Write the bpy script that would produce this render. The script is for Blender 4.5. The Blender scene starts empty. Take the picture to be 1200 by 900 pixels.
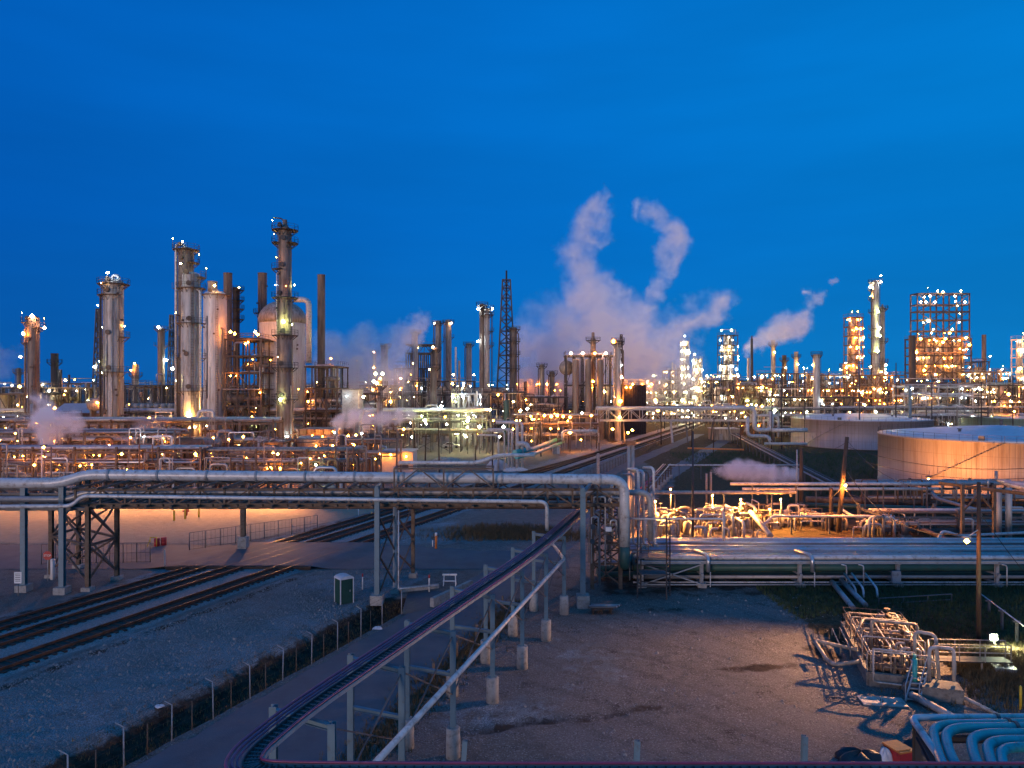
import bpy, math, random
import numpy as np
from mathutils import Vector, Matrix
random.seed(7); np.random.seed(7)
R = math.radians
sc = bpy.context.scene
COL = sc.collection
F = 850.0; EYE = 18.0            # focal length in pixels of a 1200 px wide frame; eye height in metres

# ------------------------------------------------------------------ camera
cam = bpy.data.cameras.new('camera'); cam.sensor_width = 36; cam.lens = 36*F/1200
cam.clip_start = 0.1; cam.clip_end = 6000
camo = bpy.data.objects.new('camera', cam); COL.objects.link(camo)
camo.location = (0, 0, EYE); camo.rotation_euler = (R(90), 0, 0); sc.camera = camo

# ------------------------------------------------------------------ world (dusk sky)
w = bpy.data.worlds.new('World'); sc.world = w; w.use_nodes = True
nt = w.node_tree; nt.nodes.clear(); N = nt.nodes.new; L = nt.links.new
out = N('ShaderNodeOutputWorld'); bg = N('ShaderNodeBackground')
sky = N('ShaderNodeTexSky'); sky.sky_type = 'NISHITA'; sky.sun_disc = False
sky.sun_elevation = R(4); sky.sun_rotation = R(200); sky.ozone_density = 6; sky.air_density = 1; sky.dust_density = 0.3
hs = N('ShaderNodeHueSaturation'); hs.inputs['Saturation'].default_value = 0.9; hs.inputs['Value'].default_value = 1
tc = N('ShaderNodeTexCoord'); sep = N('ShaderNodeSeparateXYZ')
ramp = N('ShaderNodeValToRGB')
stops = [(0.0, (0.002, 0.155, 0.50)), (0.08, (0.001, 0.150, 0.53)), (0.2, (0.0, 0.148, 0.565)), (0.34, (0.0, 0.160, 0.60)), (0.5, (0.0, 0.155, 0.595)), (0.75, (0.002, 0.17, 0.56)), (1.0, (0.005, 0.20, 0.60))]
while len(ramp.color_ramp.elements) < len(stops): ramp.color_ramp.elements.new(0.5)
for e, (p, c) in zip(ramp.color_ramp.elements, stops): e.position = p
for e, (p, c) in zip(ramp.color_ramp.elements, stops): e.position = p; e.color = (*c, 1)
# faint high cloud in the sky
mp = N('ShaderNodeMapping'); mp.inputs['Scale'].default_value = (1.2, 1.2, 7)
cl = N('ShaderNodeTexNoise'); cl.inputs['Scale'].default_value = 1.8; cl.inputs['Detail'].default_value = 4
clr = N('ShaderNodeMapRange'); clr.inputs['From Min'].default_value = 0.35; clr.inputs['From Max'].default_value = 0.75
clr.inputs['To Min'].default_value = 0.93; clr.inputs['To Max'].default_value = 1.08
mul = N('ShaderNodeVectorMath'); mul.operation = 'SCALE'
# the Nishita sky adds its own slow change of brightness across the dome
mixs = N('ShaderNodeMix'); mixs.data_type = 'RGBA'; mixs.blend_type = 'MIX'; mixs.inputs['Factor'].default_value = 0.015
L(tc.outputs['Generated'], sep.inputs[0]); L(sep.outputs['Z'], ramp.inputs[0])
L(tc.outputs['Generated'], mp.inputs[0]); L(mp.outputs[0], cl.inputs['Vector']); L(cl.outputs[0], clr.inputs[0])
L(ramp.outputs[0], mul.inputs[0]); L(clr.outputs[0], mul.inputs['Scale'])
skm = N('ShaderNodeVectorMath'); skm.operation = 'SCALE'; skm.inputs['Scale'].default_value = 0.2
L(sky.outputs[0], hs.inputs['Color']); L(hs.outputs[0], skm.inputs[0])
azr = N('ShaderNodeValToRGB'); azm = N('ShaderNodeMapRange'); azm.inputs['From Min'].default_value = -0.62; azm.inputs['From Max'].default_value = 0.62
azr.color_ramp.elements[0].color = (1.0, 0.64, 0.78, 1); azr.color_ramp.elements[1].color = (1.3, 1.25, 1.04, 1)
ae = azr.color_ramp.elements.new(0.5); ae.color = (1, 1, 1, 1)
azx = N('ShaderNodeVectorMath'); azx.operation = 'MULTIPLY'
L(sep.outputs['X'], azm.inputs[0]); L(azm.outputs[0], azr.inputs[0]); L(mul.outputs[0], azx.inputs[0]); L(azr.outputs[0], azx.inputs[1])
L(azx.outputs[0], mixs.inputs['A']); L(skm.outputs[0], mixs.inputs['B'])
# pale afterglow low in the western sky, behind the camera
gl1 = N('ShaderNodeMapRange'); gl1.inputs['From Min'].default_value = 0.15; gl1.inputs['From Max'].default_value = -0.9; gl1.inputs['To Max'].default_value = 1; gl1.interpolation_type = 'SMOOTHSTEP'
gl2 = N('ShaderNodeMapRange'); gl2.inputs['From Min'].default_value = 0.75; gl2.inputs['From Max'].default_value = 0.0; gl2.interpolation_type = 'SMOOTHSTEP'
glm = N('ShaderNodeMath'); glm.operation = 'MULTIPLY'; L(sep.outputs['Y'], gl1.inputs[0]); L(sep.outputs['Z'], gl2.inputs[0]); L(gl1.outputs[0], glm.inputs[0]); L(gl2.outputs[0], glm.inputs[1])
glx = N('ShaderNodeMix'); glx.data_type = 'RGBA'; glx.inputs['B'].default_value = (0.07, 0.28, 0.56, 1)
L(glm.outputs[0], glx.inputs['Factor']); L(mixs.outputs['Result'], glx.inputs['A']); L(glx.outputs['Result'], bg.inputs[0]); bg.inputs[1].default_value = 1.0
L(bg.outputs[0], out.inputs[0])

# ------------------------------------------------------------------ afterglow of the set sun, low behind the camera
sun = bpy.data.lights.new('sun', 'SUN'); sun.energy = 1.6; sun.angle = R(14); sun.color = (1.0, 0.70, 0.60)
so = bpy.data.objects.new('sun', sun); COL.objects.link(so)
sd = Vector((-0.5, -1, 0.03)).normalized()
so.rotation_euler = sd.to_track_quat('Z', 'Y').to_euler()

sc.view_settings.view_transform = 'Standard'; sc.view_settings.look = 'None'
sc.view_settings.exposure = 0; sc.view_settings.gamma = 1; sc.view_settings.use_curve_mapping = False
sc.render.engine = 'CYCLES'
cy = sc.cycles
cy.use_denoising = True
try: cy.denoiser = 'OPENIMAGEDENOISE'
except Exception: pass
cy.use_light_tree = True
cy.max_bounces = 5; cy.diffuse_bounces = 2; cy.glossy_bounces = 2; cy.volume_bounces = 4; cy.transparent_max_bounces = 8
cy.sample_clamp_indirect = 3; cy.volume_step_rate = 1.0; cy.volume_max_steps = 128
cy.caustics_reflective = False; cy.caustics_refractive = False

# ------------------------------------------------------------------ placing: pixel of the photo and a depth -> metres
def X(x, D): return (x-600)/F*D
def Z(y, D): return EYE-(y-450)/F*D
def P(x, y, D): return Vector((X(x, D), D, Z(y, D)))
def G(x, y):
    D = EYE*F/(y-450); return Vector((X(x, D), D, 0))
SL = 0.42                                            # the railway and the road run along (SL, 1)
def sstep(a, b, v):
    q = np.clip((v-a)/(b-a), 0, 1); return q*q*(3-2*q)
def hills(x, y):
    return (np.sin(x*0.31+1.3)*np.cos(y*0.27)+0.6*np.sin(x*0.83+y*0.61)+0.4*np.sin(1.7*x-1.3*y+2))/2
def height(x, y):
    x = np.asarray(x, float); y = np.asarray(y, float)
    t = x-SL*y
    near = sstep(150, 110, y)
    z = 0.05*hills(x*1.7, y*1.7)*near*sstep(-50, -47, t)*(1-sstep(-32.5, -31, t)*sstep(-22, -24, t))
    z = z*(1-sstep(66, 69, y)*sstep(84, 82, y)*sstep(8, 4, x))
    ditch = sstep(-37.4, -35.2, t)*sstep(-32.5, -33.9, t)*sstep(62, 59, y)
    z = z-1.25*ditch*(1+0.15*hills(x*2, y*2))
    m = np.exp(-(((x-31.5)/5.5)**2+((y-45.2)/3.2)**2))
    z = z+0.75*m*(1+0.2*hills(x*3, y*3))
    isl = np.exp(-(((x+1.5)/7.5)**2+((y-88)/6)**2))
    z = z+0.5*isl*(1+0.5*hills(x*2, y*2))
    sl = sstep(20, 25, x)*np.exp(-((y-57)/4.5)**2)
    z = z+0.45*sl*(1+0.4*hills(x*2, y*2))
    gul = np.exp(-((y-(37.6+0.24*(x+3)+0.16*np.sin(x*1.1)))/0.45)**2)*sstep(-6, -3, x)*sstep(9, 5, x)
    z = z-0.2*gul
    return z
def gz(x, y): return float(height(x, y))

# ------------------------------------------------------------------ mesh building
class MB:
    def __init__(s): s.v = []; s.f = []; s.sm = []
    def _add(s, vs, fs, sm=False):
        b = len(s.v); s.v.extend(tuple(p) for p in vs)
        for f in fs: s.f.append(tuple(b+i for i in f)); s.sm.append(sm)
    def box(s, c, d, rz=0, M=None):
        hx, hy, hz = d[0]/2, d[1]/2, d[2]/2; c = Vector(c); m = M or Matrix.Rotation(rz, 3, 'Z')
        vs = [c+m@Vector((sx*hx, sy*hy, sz*hz)) for sz in (-1, 1) for sy in (-1, 1) for sx in (-1, 1)]
        s._add(vs, [(0, 2, 3, 1), (4, 5, 7, 6), (0, 1, 5, 4), (2, 6, 7, 3), (0, 4, 6, 2), (1, 3, 7, 5)])
        return s
    def bar(s, p, q, a=0.1, b=None):
        p = Vector(p); q = Vector(q); b = b or a; d = q-p; l = d.length
        if l < 1e-6: return s
        z = d/l; up = Vector((0, 0, 1)) if abs(z.z) < 0.95 else Vector((1, 0, 0))
        x = z.cross(up).normalized(); y = x.cross(z)
        vs = [o+x*sx*a/2+y*sy*b/2 for o in (p, q) for sy in (-1, 1) for sx in (-1, 1)]
        s._add(vs, [(0, 2, 3, 1), (4, 5, 7, 6), (0, 1, 5, 4), (2, 6, 7, 3), (0, 4, 6, 2), (1, 3, 7, 5)])
        return s
    def hbeam(s, p, q, a=0.3):                      # an H section
        p = Vector(p); q = Vector(q); d = (q-p).normalized()
        up = Vector((0, 0, 1)) if abs(d.z) < 0.95 else Vector((0, 1, 0))
        x = d.cross(up).normalized(); y = x.cross(d)
        for k in (-1, 1): s._plank(p+y*k*a*0.46, q+y*k*a*0.46, x, y, a, a*0.08)
        s._plank(p, q, x, y, a*0.08, a*0.84)
        return s
    def _plank(s, p, q, x, y, a, b):
        vs = [o+x*sx*a/2+y*sy*b/2 for o in (p, q) for sy in (-1, 1) for sx in (-1, 1)]
        s._add(vs, [(0, 2, 3, 1), (4, 5, 7, 6), (0, 1, 5, 4), (2, 6, 7, 3), (0, 4, 6, 2), (1, 3, 7, 5)])
    def sweep(s, pts, r, n=8, cap=True):
        pts = [Vector(p) for p in pts]
        rs = r if isinstance(r, (list, tuple)) else [r]*len(pts)
        b = len(s.v); prev = None
        for i, p in enumerate(pts):
            if i == 0: d = pts[1]-p
            elif i == len(pts)-1: d = p-pts[i-1]
            else: d = (pts[i+1]-p).normalized()+(p-pts[i-1]).normalized()
            d.normalize()
            if prev is None:
                up = Vector((0, 0, 1)) if abs(d.z) < 0.9 else Vector((1, 0, 0)); x = d.cross(up).normalized()
            else:
                x = (prev-d*prev.dot(d))
                x = x.normalized() if x.length > 1e-6 else d.orthogonal().normalized()
            y = d.cross(x); prev = x
            for k in range(n):
                a = 2*math.pi*k/n; s.v.append(tuple(p+(x*math.cos(a)+y*math.sin(a))*rs[i]))
        for i in range(len(pts)-1):
            for k in range(n):
                k2 = (k+1) % n
                s.f.append((b+i*n+k, b+i*n+k2, b+(i+1)*n+k2, b+(i+1)*n+k)); s.sm.append(n > 4)
        if cap:
            s.f.append(tuple(b+k for k in reversed(range(n)))); s.sm.append(False)
            s.f.append(tuple(b+(len(pts)-1)*n+k for k in range(n))); s.sm.append(False)
        return s
    def cyl(s, p, q, r, n=10, r2=None): return s.sweep([p, q], [r, r if r2 is None else r2], n)
    def pipe(s, pts, r, n=10, bend=None, k=5):
        pts = [Vector(p) for p in pts]; bend = bend or r*3; o = [pts[0]]
        for i in range(1, len(pts)-1):
            a, b, c = pts[i-1], pts[i], pts[i+1]
            u = a-b; v = c-b; m = min(bend, u.length*0.48, v.length*0.48)
            u = u.normalized(); v = v.normalized()
            if u.dot(v) < -0.999: o.append(b); continue
            p0 = b+u*m; p1 = b+v*m
            for j in range(k+1):
                t = j/k; o.append(p0*(1-t)**2+b*2*t*(1-t)+p1*t*t)
        o.append(pts[-1])
        q = [o[0]]
        for p in o[1:]:
            if (p-q[-1]).length > 1e-4: q.append(p)
        return s.sweep(q, r, n)
    def lathe(s, c, prof, n=16, cap=True):           # prof = [(z, r)]
        b = len(s.v); cx, cy = c[0], c[1]; cz = c[2] if len(c) > 2 else 0
        for z, r in prof:
            for k in range(n):
                a = 2*math.pi*k/n; s.v.append((cx+r*math.cos(a), cy+r*math.sin(a), cz+z))
        for i in range(len(prof)-1):
            (z0, r0), (z1, r1) = prof[i], prof[i+1]
            for k in range(n):
                k2 = (k+1) % n
                s.f.append((b+i*n+k, b+i*n+k2, b+(i+1)*n+k2, b+(i+1)*n+k)); s.sm.append(abs(z1-z0) > abs(r1-r0)*0.3 or r1 != r0 and n > 14)
        if cap:
            s.f.append(tuple(b+k for k in reversed(range(n)))); s.sm.append(False)
            s.f.append(tuple(b+(len(prof)-1)*n+k for k in range(n))); s.sm.append(False)
        return s
    def ball(s, c, r, n=8, sq=1.0):
        m = max(4, n//2); prof = [(-r*sq*math.cos(math.pi*i/m), max(0.001, r*math.sin(math.pi*i/m))) for i in range(m+1)]
        return s.lathe(c, prof, n)
    def drum(s, p, q, r, n=14):                      # closed vessel with dished ends
        p = Vector(p); q = Vector(q); d = (q-p).normalized()
        pts = [p-d*r*0.5, p-d*r*0.42, p-d*r*0.25, p, q, q+d*r*0.25, q+d*r*0.42, q+d*r*0.5]
        return s.sweep(pts, [r*0.05, r*0.5, r*0.85, r, r, r*0.85, r*0.5, r*0.05], n)
    def build(s, name, mat, parent=None, origin=None):
        if parent is not None: o0 = Vector(parent['_o'])
        else: o0 = Vector(origin) if origin is not None else Vector((0, 0, 0))
        me = bpy.data.meshes.new(name)
        v = np.array(s.v, dtype=np.float64).reshape(-1, 3)-np.array(o0)
        me.from_pydata(v.tolist(), [], s.f)
        me.polygons.foreach_set('use_smooth', s.sm); me.materials.append(MAT[mat] if isinstance(mat, str) else mat)
        me.update()
        ob = bpy.data.objects.new(name, me); COL.objects.link(ob)
        if parent is not None: ob.parent = parent
        else: ob.location = o0
        ob['_o'] = tuple(o0)
        return ob
def tag(o, label, cat, group=None, kind=None):
    if label: o['label'] = label
    if cat: o['category'] = cat
    if group: o['group'] = group
    if kind: o['kind'] = kind
    return o
def empty(name, loc, label, cat, group=None):
    o = bpy.data.objects.new(name, None); COL.objects.link(o); o.location = loc; o['_o'] = tuple(loc)
    o.empty_display_size = 0.5
    return tag(o, label, cat, group)
def copy_tree(o, parent=None):
    c = o.copy(); COL.objects.link(c); c.parent = parent
    for ch in list(o.children): copy_tree(ch, c)
    return c

# ------------------------------------------------------------------ materials
MAT = {}
def mat(name, col, rough=0.6, metal=0.0, var=0.25, scale=1.0, dirt=None, dirt_amt=0.4, streak=False, bump=0.0, spec=0.5, bscale=None, speck=None):
    m = bpy.data.materials.new(name); m.use_nodes = True; t = m.node_tree; b = t.nodes['Principled BSDF']
    b.inputs['Roughness'].default_value = rough; b.inputs['Metallic'].default_value = metal
    b.inputs['Specular IOR Level'].default_value = spec
    tc = t.nodes.new('ShaderNodeNewGeometry'); mp = t.nodes.new('ShaderNodeMapping'); t.links.new(tc.outputs['Position'], mp.inputs[0])
    mp.inputs['Scale'].default_value = (scale, scale, scale*(0.12 if streak else 1))
    n1 = t.nodes.new('ShaderNodeTexNoise'); n1.inputs['Scale'].default_value = 1.0; n1.inputs['Detail'].default_value = 5; n1.inputs['Roughness'].default_value = 0.65
    t.links.new(mp.outputs[0], n1.inputs['Vector'])
    mr = t.nodes.new('ShaderNodeMapRange'); mr.inputs['From Min'].default_value = 0.3; mr.inputs['From Max'].default_value = 0.7
    mr.inputs['To Min'].default_value = 1-var; mr.inputs['To Max'].default_value = 1+var
    t.links.new(n1.outputs[0], mr.inputs[0])
    sc_ = t.nodes.new('ShaderNodeVectorMath'); sc_.operation = 'SCALE'; sc_.inputs[0].default_value = col; t.links.new(mr.outputs[0], sc_.inputs['Scale'])
    o = sc_.outputs[0]
    if dirt:
        n2 = t.nodes.new('ShaderNodeTexNoise'); n2.inputs['Scale'].default_value = 2.3; n2.inputs['Detail'].default_value = 6; n2.inputs['Roughness'].default_value = 0.7
        t.links.new(mp.outputs[0], n2.inputs['Vector'])
        m2 = t.nodes.new('ShaderNodeMapRange'); m2.inputs['From Min'].default_value = 0.62-0.3*dirt_amt; m2.inputs['From Max'].default_value = 0.85-0.3*dirt_amt
        t.links.new(n2.outputs[0], m2.inputs[0])
        mx = t.nodes.new('ShaderNodeMix'); mx.data_type = 'RGBA'; mx.inputs['B'].default_value = (*dirt, 1)
        t.links.new(m2.outputs[0], mx.inputs['Factor']); t.links.new(o, mx.inputs['A']); o = mx.outputs['Result']
    t.links.new(o, b.inputs['Base Color'])
    if bump:
        n3 = t.nodes.new('ShaderNodeTexNoise'); n3.inputs['Scale'].default_value = bscale or 6; n3.inputs['Detail'].default_value = 4
        t.links.new(tc.outputs['Position'], n3.inputs['Vector'])
        bp = t.nodes.new('ShaderNodeBump'); bp.inputs['Strength'].default_value = bump; bp.inputs['Distance'].default_value = 0.05
        t.links.new(n3.outputs[0], bp.inputs['Height']); t.links.new(bp.outputs[0], b.inputs['Normal'])
    MAT[name] = m; return m
rust = (0.10, 0.045, 0.02)
mat('cladding', (0.36, 0.32, 0.27), 0.55, 0.1, 0.28, 0.9, (0.13, 0.095, 0.07), 0.6, True)
mat('cladding_pale', (0.46, 0.43, 0.39), 0.55, 0.1, 0.25, 0.9, (0.19, 0.145, 0.11), 0.5, True)
mat('cladding_brown', (0.23, 0.185, 0.15), 0.6, 0.1, 0.25, 0.8, (0.10, 0.06, 0.04), 0.5, True)
mat('vessel_pale', (0.60, 0.58, 0.55), 0.5, 0.1, 0.15, 0.9, (0.30, 0.25, 0.21), 0.4, True)
mat('walk_grate', (0.06, 0.055, 0.05), 0.8, 0, 0.3, 4, rust, 0.4)
mat('basin_wall', (0.21, 0.19, 0.165), 0.9, 0, 0.3, 1.6, (0.10, 0.085, 0.07), 0.5, bump=0.4)
mat('stack_rust', (0.17, 0.125, 0.10), 0.8, 0, 0.3, 0.6, (0.06, 0.04, 0.03), 0.5, True)
mat('dark_stack', (0.05, 0.045, 0.045), 0.8, 0, 0.3, 0.6, rust, 0.3, True)
mat('steel', (0.13, 0.13, 0.13), 0.6, 0.2, 0.2, 1.2, rust, 0.4)
mat('steel_dark', (0.05, 0.05, 0.055), 0.65, 0.2, 0.2, 1.2, rust, 0.3)
mat('steel_brown', (0.15, 0.11, 0.08), 0.7, 0.1, 0.25, 1.5, rust, 0.5)
mat('steel_galv', (0.42, 0.42, 0.42), 0.45, 0.3, 0.15, 1.5, (0.2, 0.15, 0.1), 0.2)
mat('paint_blue', (0.13, 0.21, 0.25), 0.5, 0, 0.12, 1.2, (0.12, 0.10, 0.08), 0.25)
mat('paint_grey', (0.30, 0.31, 0.32), 0.5, 0, 0.15, 1.2, (0.12, 0.08, 0.06), 0.35)
mat('pipe_white', (0.56, 0.56, 0.55), 0.4, 0.1, 0.16, 0.9, (0.2, 0.15, 0.12), 0.4)
mat('pipe_grey', (0.36, 0.35, 0.34), 0.4, 0.25, 0.15, 0.9, (0.15, 0.11, 0.08), 0.3)
mat('pipe_alu', (0.55, 0.55, 0.55), 0.3, 0.7, 0.12, 1.2, (0.3, 0.27, 0.24), 0.2, bump=0.3, bscale=2)
mat('pipe_brown', (0.20, 0.13, 0.09), 0.6, 0.1, 0.25, 0.9, rust, 0.4)
mat('pipe_green', (0.035, 0.10, 0.085), 0.5, 0, 0.2, 0.9, (0.08, 0.07, 0.05), 0.3)
mat('pipe_teal', (0.04, 0.36, 0.36), 0.4, 0, 0.12, 1.2, (0.06, 0.14, 0.13), 0.25)
mat('pipe_pink', (0.34, 0.06, 0.12), 0.35, 0.1, 0.15, 1.5, (0.12, 0.03, 0.05), 0.3)
mat('concrete', (0.36, 0.34, 0.31), 0.9, 0, 0.2, 1.6, (0.17, 0.15, 0.12), 0.4, bump=0.3)
mat('wood', (0.085, 0.055, 0.038), 0.9, 0, 0.35, 2.5, (0.03, 0.02, 0.015), 0.4, True, bump=0.3)
mat('sleeper', (0.05, 0.035, 0.028), 0.95, 0, 0.4, 2, (0.02, 0.015, 0.012), 0.4)
mat('rail_steel', (0.12, 0.08, 0.06), 0.5, 0.6, 0.25, 2, rust, 0.5)
mat('white_paint', (0.75, 0.75, 0.73), 0.5, 0, 0.08, 1.5, (0.4, 0.36, 0.3), 0.2)
mat('building_wall', (0.60, 0.56, 0.50), 0.8, 0, 0.08, 1.0, (0.35, 0.3, 0.25), 0.2)
mat('yellow_paint', (0.70, 0.45, 0.03), 0.5, 0, 0.15, 3, (0.3, 0.2, 0.05), 0.3)
mat('orange_paint', (0.65, 0.20, 0.04), 0.6, 0, 0.2, 3, (0.3, 0.12, 0.05), 0.3)
mat('red_paint', (0.48, 0.03, 0.03), 0.5, 0, 0.15, 3, (0.2, 0.03, 0.02), 0.3)
mat('toilet_green', (0.012, 0.06, 0.045), 0.6, 0, 0.2, 3)
mat('tarp', (0.015, 0.015, 0.017), 0.45, 0, 0.3, 3, bump=0.5, bscale=5)
mat('roof_white', (0.55, 0.58, 0.60), 0.45, 0.1, 0.12, 0.35, (0.38, 0.38, 0.38), 0.3)
mat('asphalt', (0.066, 0.080, 0.090), 0.75, 0, 0.3, 0.35, (0.11, 0.105, 0.10), 0.35, bump=0.25, bscale=25)
mat('asphalt_near', (0.070, 0.090, 0.105), 0.7, 0, 0.2, 0.5, (0.10, 0.112, 0.12), 0.3, bump=0.4, bscale=18)
mat('ballast', (0.27, 0.26, 0.25), 0.95, 0, 0.45, 7, (0.07, 0.06, 0.05), 0.5, bump=1, bscale=9)
mat('track_bed', (0.075, 0.06, 0.05), 0.95, 0, 0.5, 5, (0.03, 0.022, 0.018), 0.6, bump=1, bscale=9)
mat('stone', (0.24, 0.23, 0.22), 0.9, 0, 0.45, 9, (0.16, 0.14, 0.12), 0.4)
mat('grass_dry', (0.15, 0.105, 0.05), 0.9, 0, 0.4, 3, (0.06, 0.06, 0.02), 0.4)
mat('grass_green', (0.055, 0.085, 0.03), 0.9, 0, 0.4, 2, (0.09, 0.075, 0.03), 0.4)
mat('brick', (0.2, 0.1, 0.07), 0.9, 0, 0.3, 2)
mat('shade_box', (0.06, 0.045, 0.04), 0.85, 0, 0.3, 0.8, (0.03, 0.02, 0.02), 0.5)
mat('cloth_white', (0.6, 0.6, 0.62), 0.8, 0, 0.15, 3)
mat('wire', (0.03, 0.03, 0.03), 0.6)
mat('hiviz', (0.6, 0.65, 0.05), 0.8); mat('skin', (0.45, 0.27, 0.19), 0.6); mat('trousers', (0.06, 0.07, 0.12), 0.9)

# corrugated cladding of the storage tanks: vertical seams from the angle round the tank, as relief
def tankmat(name, col, cx, cy, nseam):
    m = mat(name, col, 0.55, 0.05, 0.10, 0.35, (col[0]*0.72, col[1]*0.66, col[2]*0.6), 0.35, True)
    t = m.node_tree; b = t.nodes['Principled BSDF']
    g = t.nodes.new('ShaderNodeNewGeometry'); s = t.nodes.new('ShaderNodeVectorMath'); s.operation = 'SUBTRACT'; s.inputs[1].default_value = (cx, cy, 0)
    sp = t.nodes.new('ShaderNodeSeparateXYZ'); a = t.nodes.new('ShaderNodeMath'); a.operation = 'ARCTAN2'
    mu = t.nodes.new('ShaderNodeMath'); mu.operation = 'MULTIPLY'; mu.inputs[1].default_value = nseam/(2*math.pi)
    fr = t.nodes.new('ShaderNodeMath'); fr.operation = 'PINGPONG'; fr.inputs[1].default_value = 0.5
    mr = t.nodes.new('ShaderNodeMapRange'); mr.inputs['From Min'].default_value = 0; mr.inputs['From Max'].default_value = 0.12
    bp = t.nodes.new('ShaderNodeBump'); bp.inputs['Strength'].default_value = 0.45; bp.inputs['Distance'].default_value = 0.09
    k = t.links.new
    k(g.outputs['Position'], s.inputs[0]); k(s.outputs[0], sp.inputs[0]); k(sp.outputs['Y'], a.inputs[0]); k(sp.outputs['X'], a.inputs[1])
    k(a.outputs[0], mu.inputs[0]); k(mu.outputs[0], fr.inputs[0]); k(fr.outputs[0], mr.inputs[0]); k(mr.outputs[0], bp.inputs['Height']); k(bp.outputs[0], b.inputs['Normal'])
    # darker seam line (sealant)
    src = b.inputs['Base Color'].links[0].from_socket
    z1 = t.nodes.new('ShaderNodeMath'); z1.operation = 'PINGPONG'; z1.inputs[1].default_value = 1.1; k(sp.outputs['Z'], z1.inputs[0])
    z2 = t.nodes.new('ShaderNodeMapRange'); z2.inputs['From Max'].default_value = 0.05; k(z1.outputs[0], z2.inputs[0])
    z3 = t.nodes.new('ShaderNodeMix'); z3.data_type = 'RGBA'; z3.inputs['A'].default_value = (col[0]*0.62, col[1]*0.6, col[2]*0.56, 1); k(z2.outputs[0], z3.inputs['Factor']); k(src, z3.inputs['B'])
    nr = t.nodes.new('ShaderNodeTexNoise'); nr.inputs['Scale'].default_value = 1.0; nr.inputs['Detail'].default_value = 5; mpn = t.nodes.new('ShaderNodeMapping'); mpn.inputs['Scale'].default_value = (1.6, 1.6, 0.05); k(g.outputs['Position'], mpn.inputs[0]); k(mpn.outputs[0], nr.inputs['Vector'])
    n4 = t.nodes.new('ShaderNodeMapRange'); n4.inputs['From Min'].default_value = 0.56; n4.inputs['From Max'].default_value = 0.74; n4.inputs['To Max'].default_value = 0.55; k(nr.outputs[0], n4.inputs[0])
    n5 = t.nodes.new('ShaderNodeMix'); n5.data_type = 'RGBA'; n5.inputs['B'].default_value = (0.16, 0.09, 0.05, 1); k(n4.outputs[0], n5.inputs['Factor']); k(z3.outputs['Result'], n5.inputs['A']); src = n5.outputs['Result']
    mx = t.nodes.new('ShaderNodeMix'); mx.data_type = 'RGBA'; mx.inputs['A'].default_value = (col[0]*0.6, col[1]*0.58, col[2]*0.55, 1)
    m3 = t.nodes.new('ShaderNodeMapRange'); m3.inputs['From Max'].default_value = 0.05; k(fr.outputs[0], m3.inputs[0])
    k(m3.outputs[0], mx.inputs['Factor']); k(src, mx.inputs['B']); k(mx.outputs['Result'], b.inputs['Base Color'])
    return m

# lamps
LAMPC = {'sodium': ((1, 0.28, 0.025), 1.0), 'warm': ((1, 0.52, 0.13), 1.0), 'flood_sodium': ((1, 0.30, 0.04), 36.0), 'flood_white': ((0.9, 1.0, 0.6), 12.0), 'white': ((1.0, 0.90, 0.58), 1.0), 'green': ((0.90, 1.0, 0.34), 1.0),
         'cool': ((0.75, 0.92, 1.0), 1.0), 'red': ((1, 0.12, 0.06), 0.6), 'pink': ((1, 0.50, 0.28), 1.0)}
LEVEL = 230.0
for k_, (c_, s_) in LAMPC.items():
    m = bpy.data.materials.new('lamp_glass_'+k_); m.use_nodes = True; t = m.node_tree; t.nodes.clear()
    o = t.nodes.new('ShaderNodeOutputMaterial'); e = t.nodes.new('ShaderNodeEmission'); e.inputs[0].default_value = (*c_, 1); e.inputs[1].default_value = LEVEL*s_
    t.links.new(e.outputs[0], o.inputs[0]); MAT['lamp_'+k_] = m
LM = {}
def lamp(parent, p, kind='warm', r=0.3, name='lamp'):
    if kind not in LM:
        mb = MB(); q = math.sqrt(0.5)
        mb._add([(0, 0, 1), (1, 0, 0), (0, 1, 0), (-1, 0, 0), (0, -1, 0), (0, 0, -1), (q, q, 0), (-q, q, 0), (-q, -q, 0), (q, -q, 0)],
                [(0, 1, 6), (0, 6, 2), (0, 2, 7), (0, 7, 3), (0, 3, 8), (0, 8, 4), (0, 4, 9), (0, 9, 1),
                 (5, 6, 1), (5, 2, 6), (5, 7, 2), (5, 3, 7), (5, 8, 3), (5, 4, 8), (5, 9, 4), (5, 1, 9)])
        me = bpy.data.meshes.new('lamp_'+kind); me.from_pydata(mb.v, [], mb.f); me.materials.append(MAT['lamp_'+kind]); LM[kind] = me
    o = bpy.data.objects.new(name, LM[kind]); COL.objects.link(o); r *= 0.72; o.scale = (r, r, r)
    o.parent = parent; o.location = Vector(p)-Vector(parent['_o']); o['_o'] = parent['_o']
    return o
def spot(parent, p, aim, watts, cone=110, col=(1, 0.36, 0.09), r=0.15):
    l = bpy.data.lights.new('floodlight', 'SPOT'); l.energy = watts; l.color = col; l.spot_size = R(cone); l.spot_blend = 0.9; l.shadow_soft_size = r
    o = bpy.data.objects.new('flood_lamp', l); COL.objects.link(o); o.parent = parent; o.location = Vector(p)-Vector(parent['_o'])
    o.rotation_euler = (Vector(aim)-Vector(p)).to_track_quat('-Z', 'Y').to_euler(); return o

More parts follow.
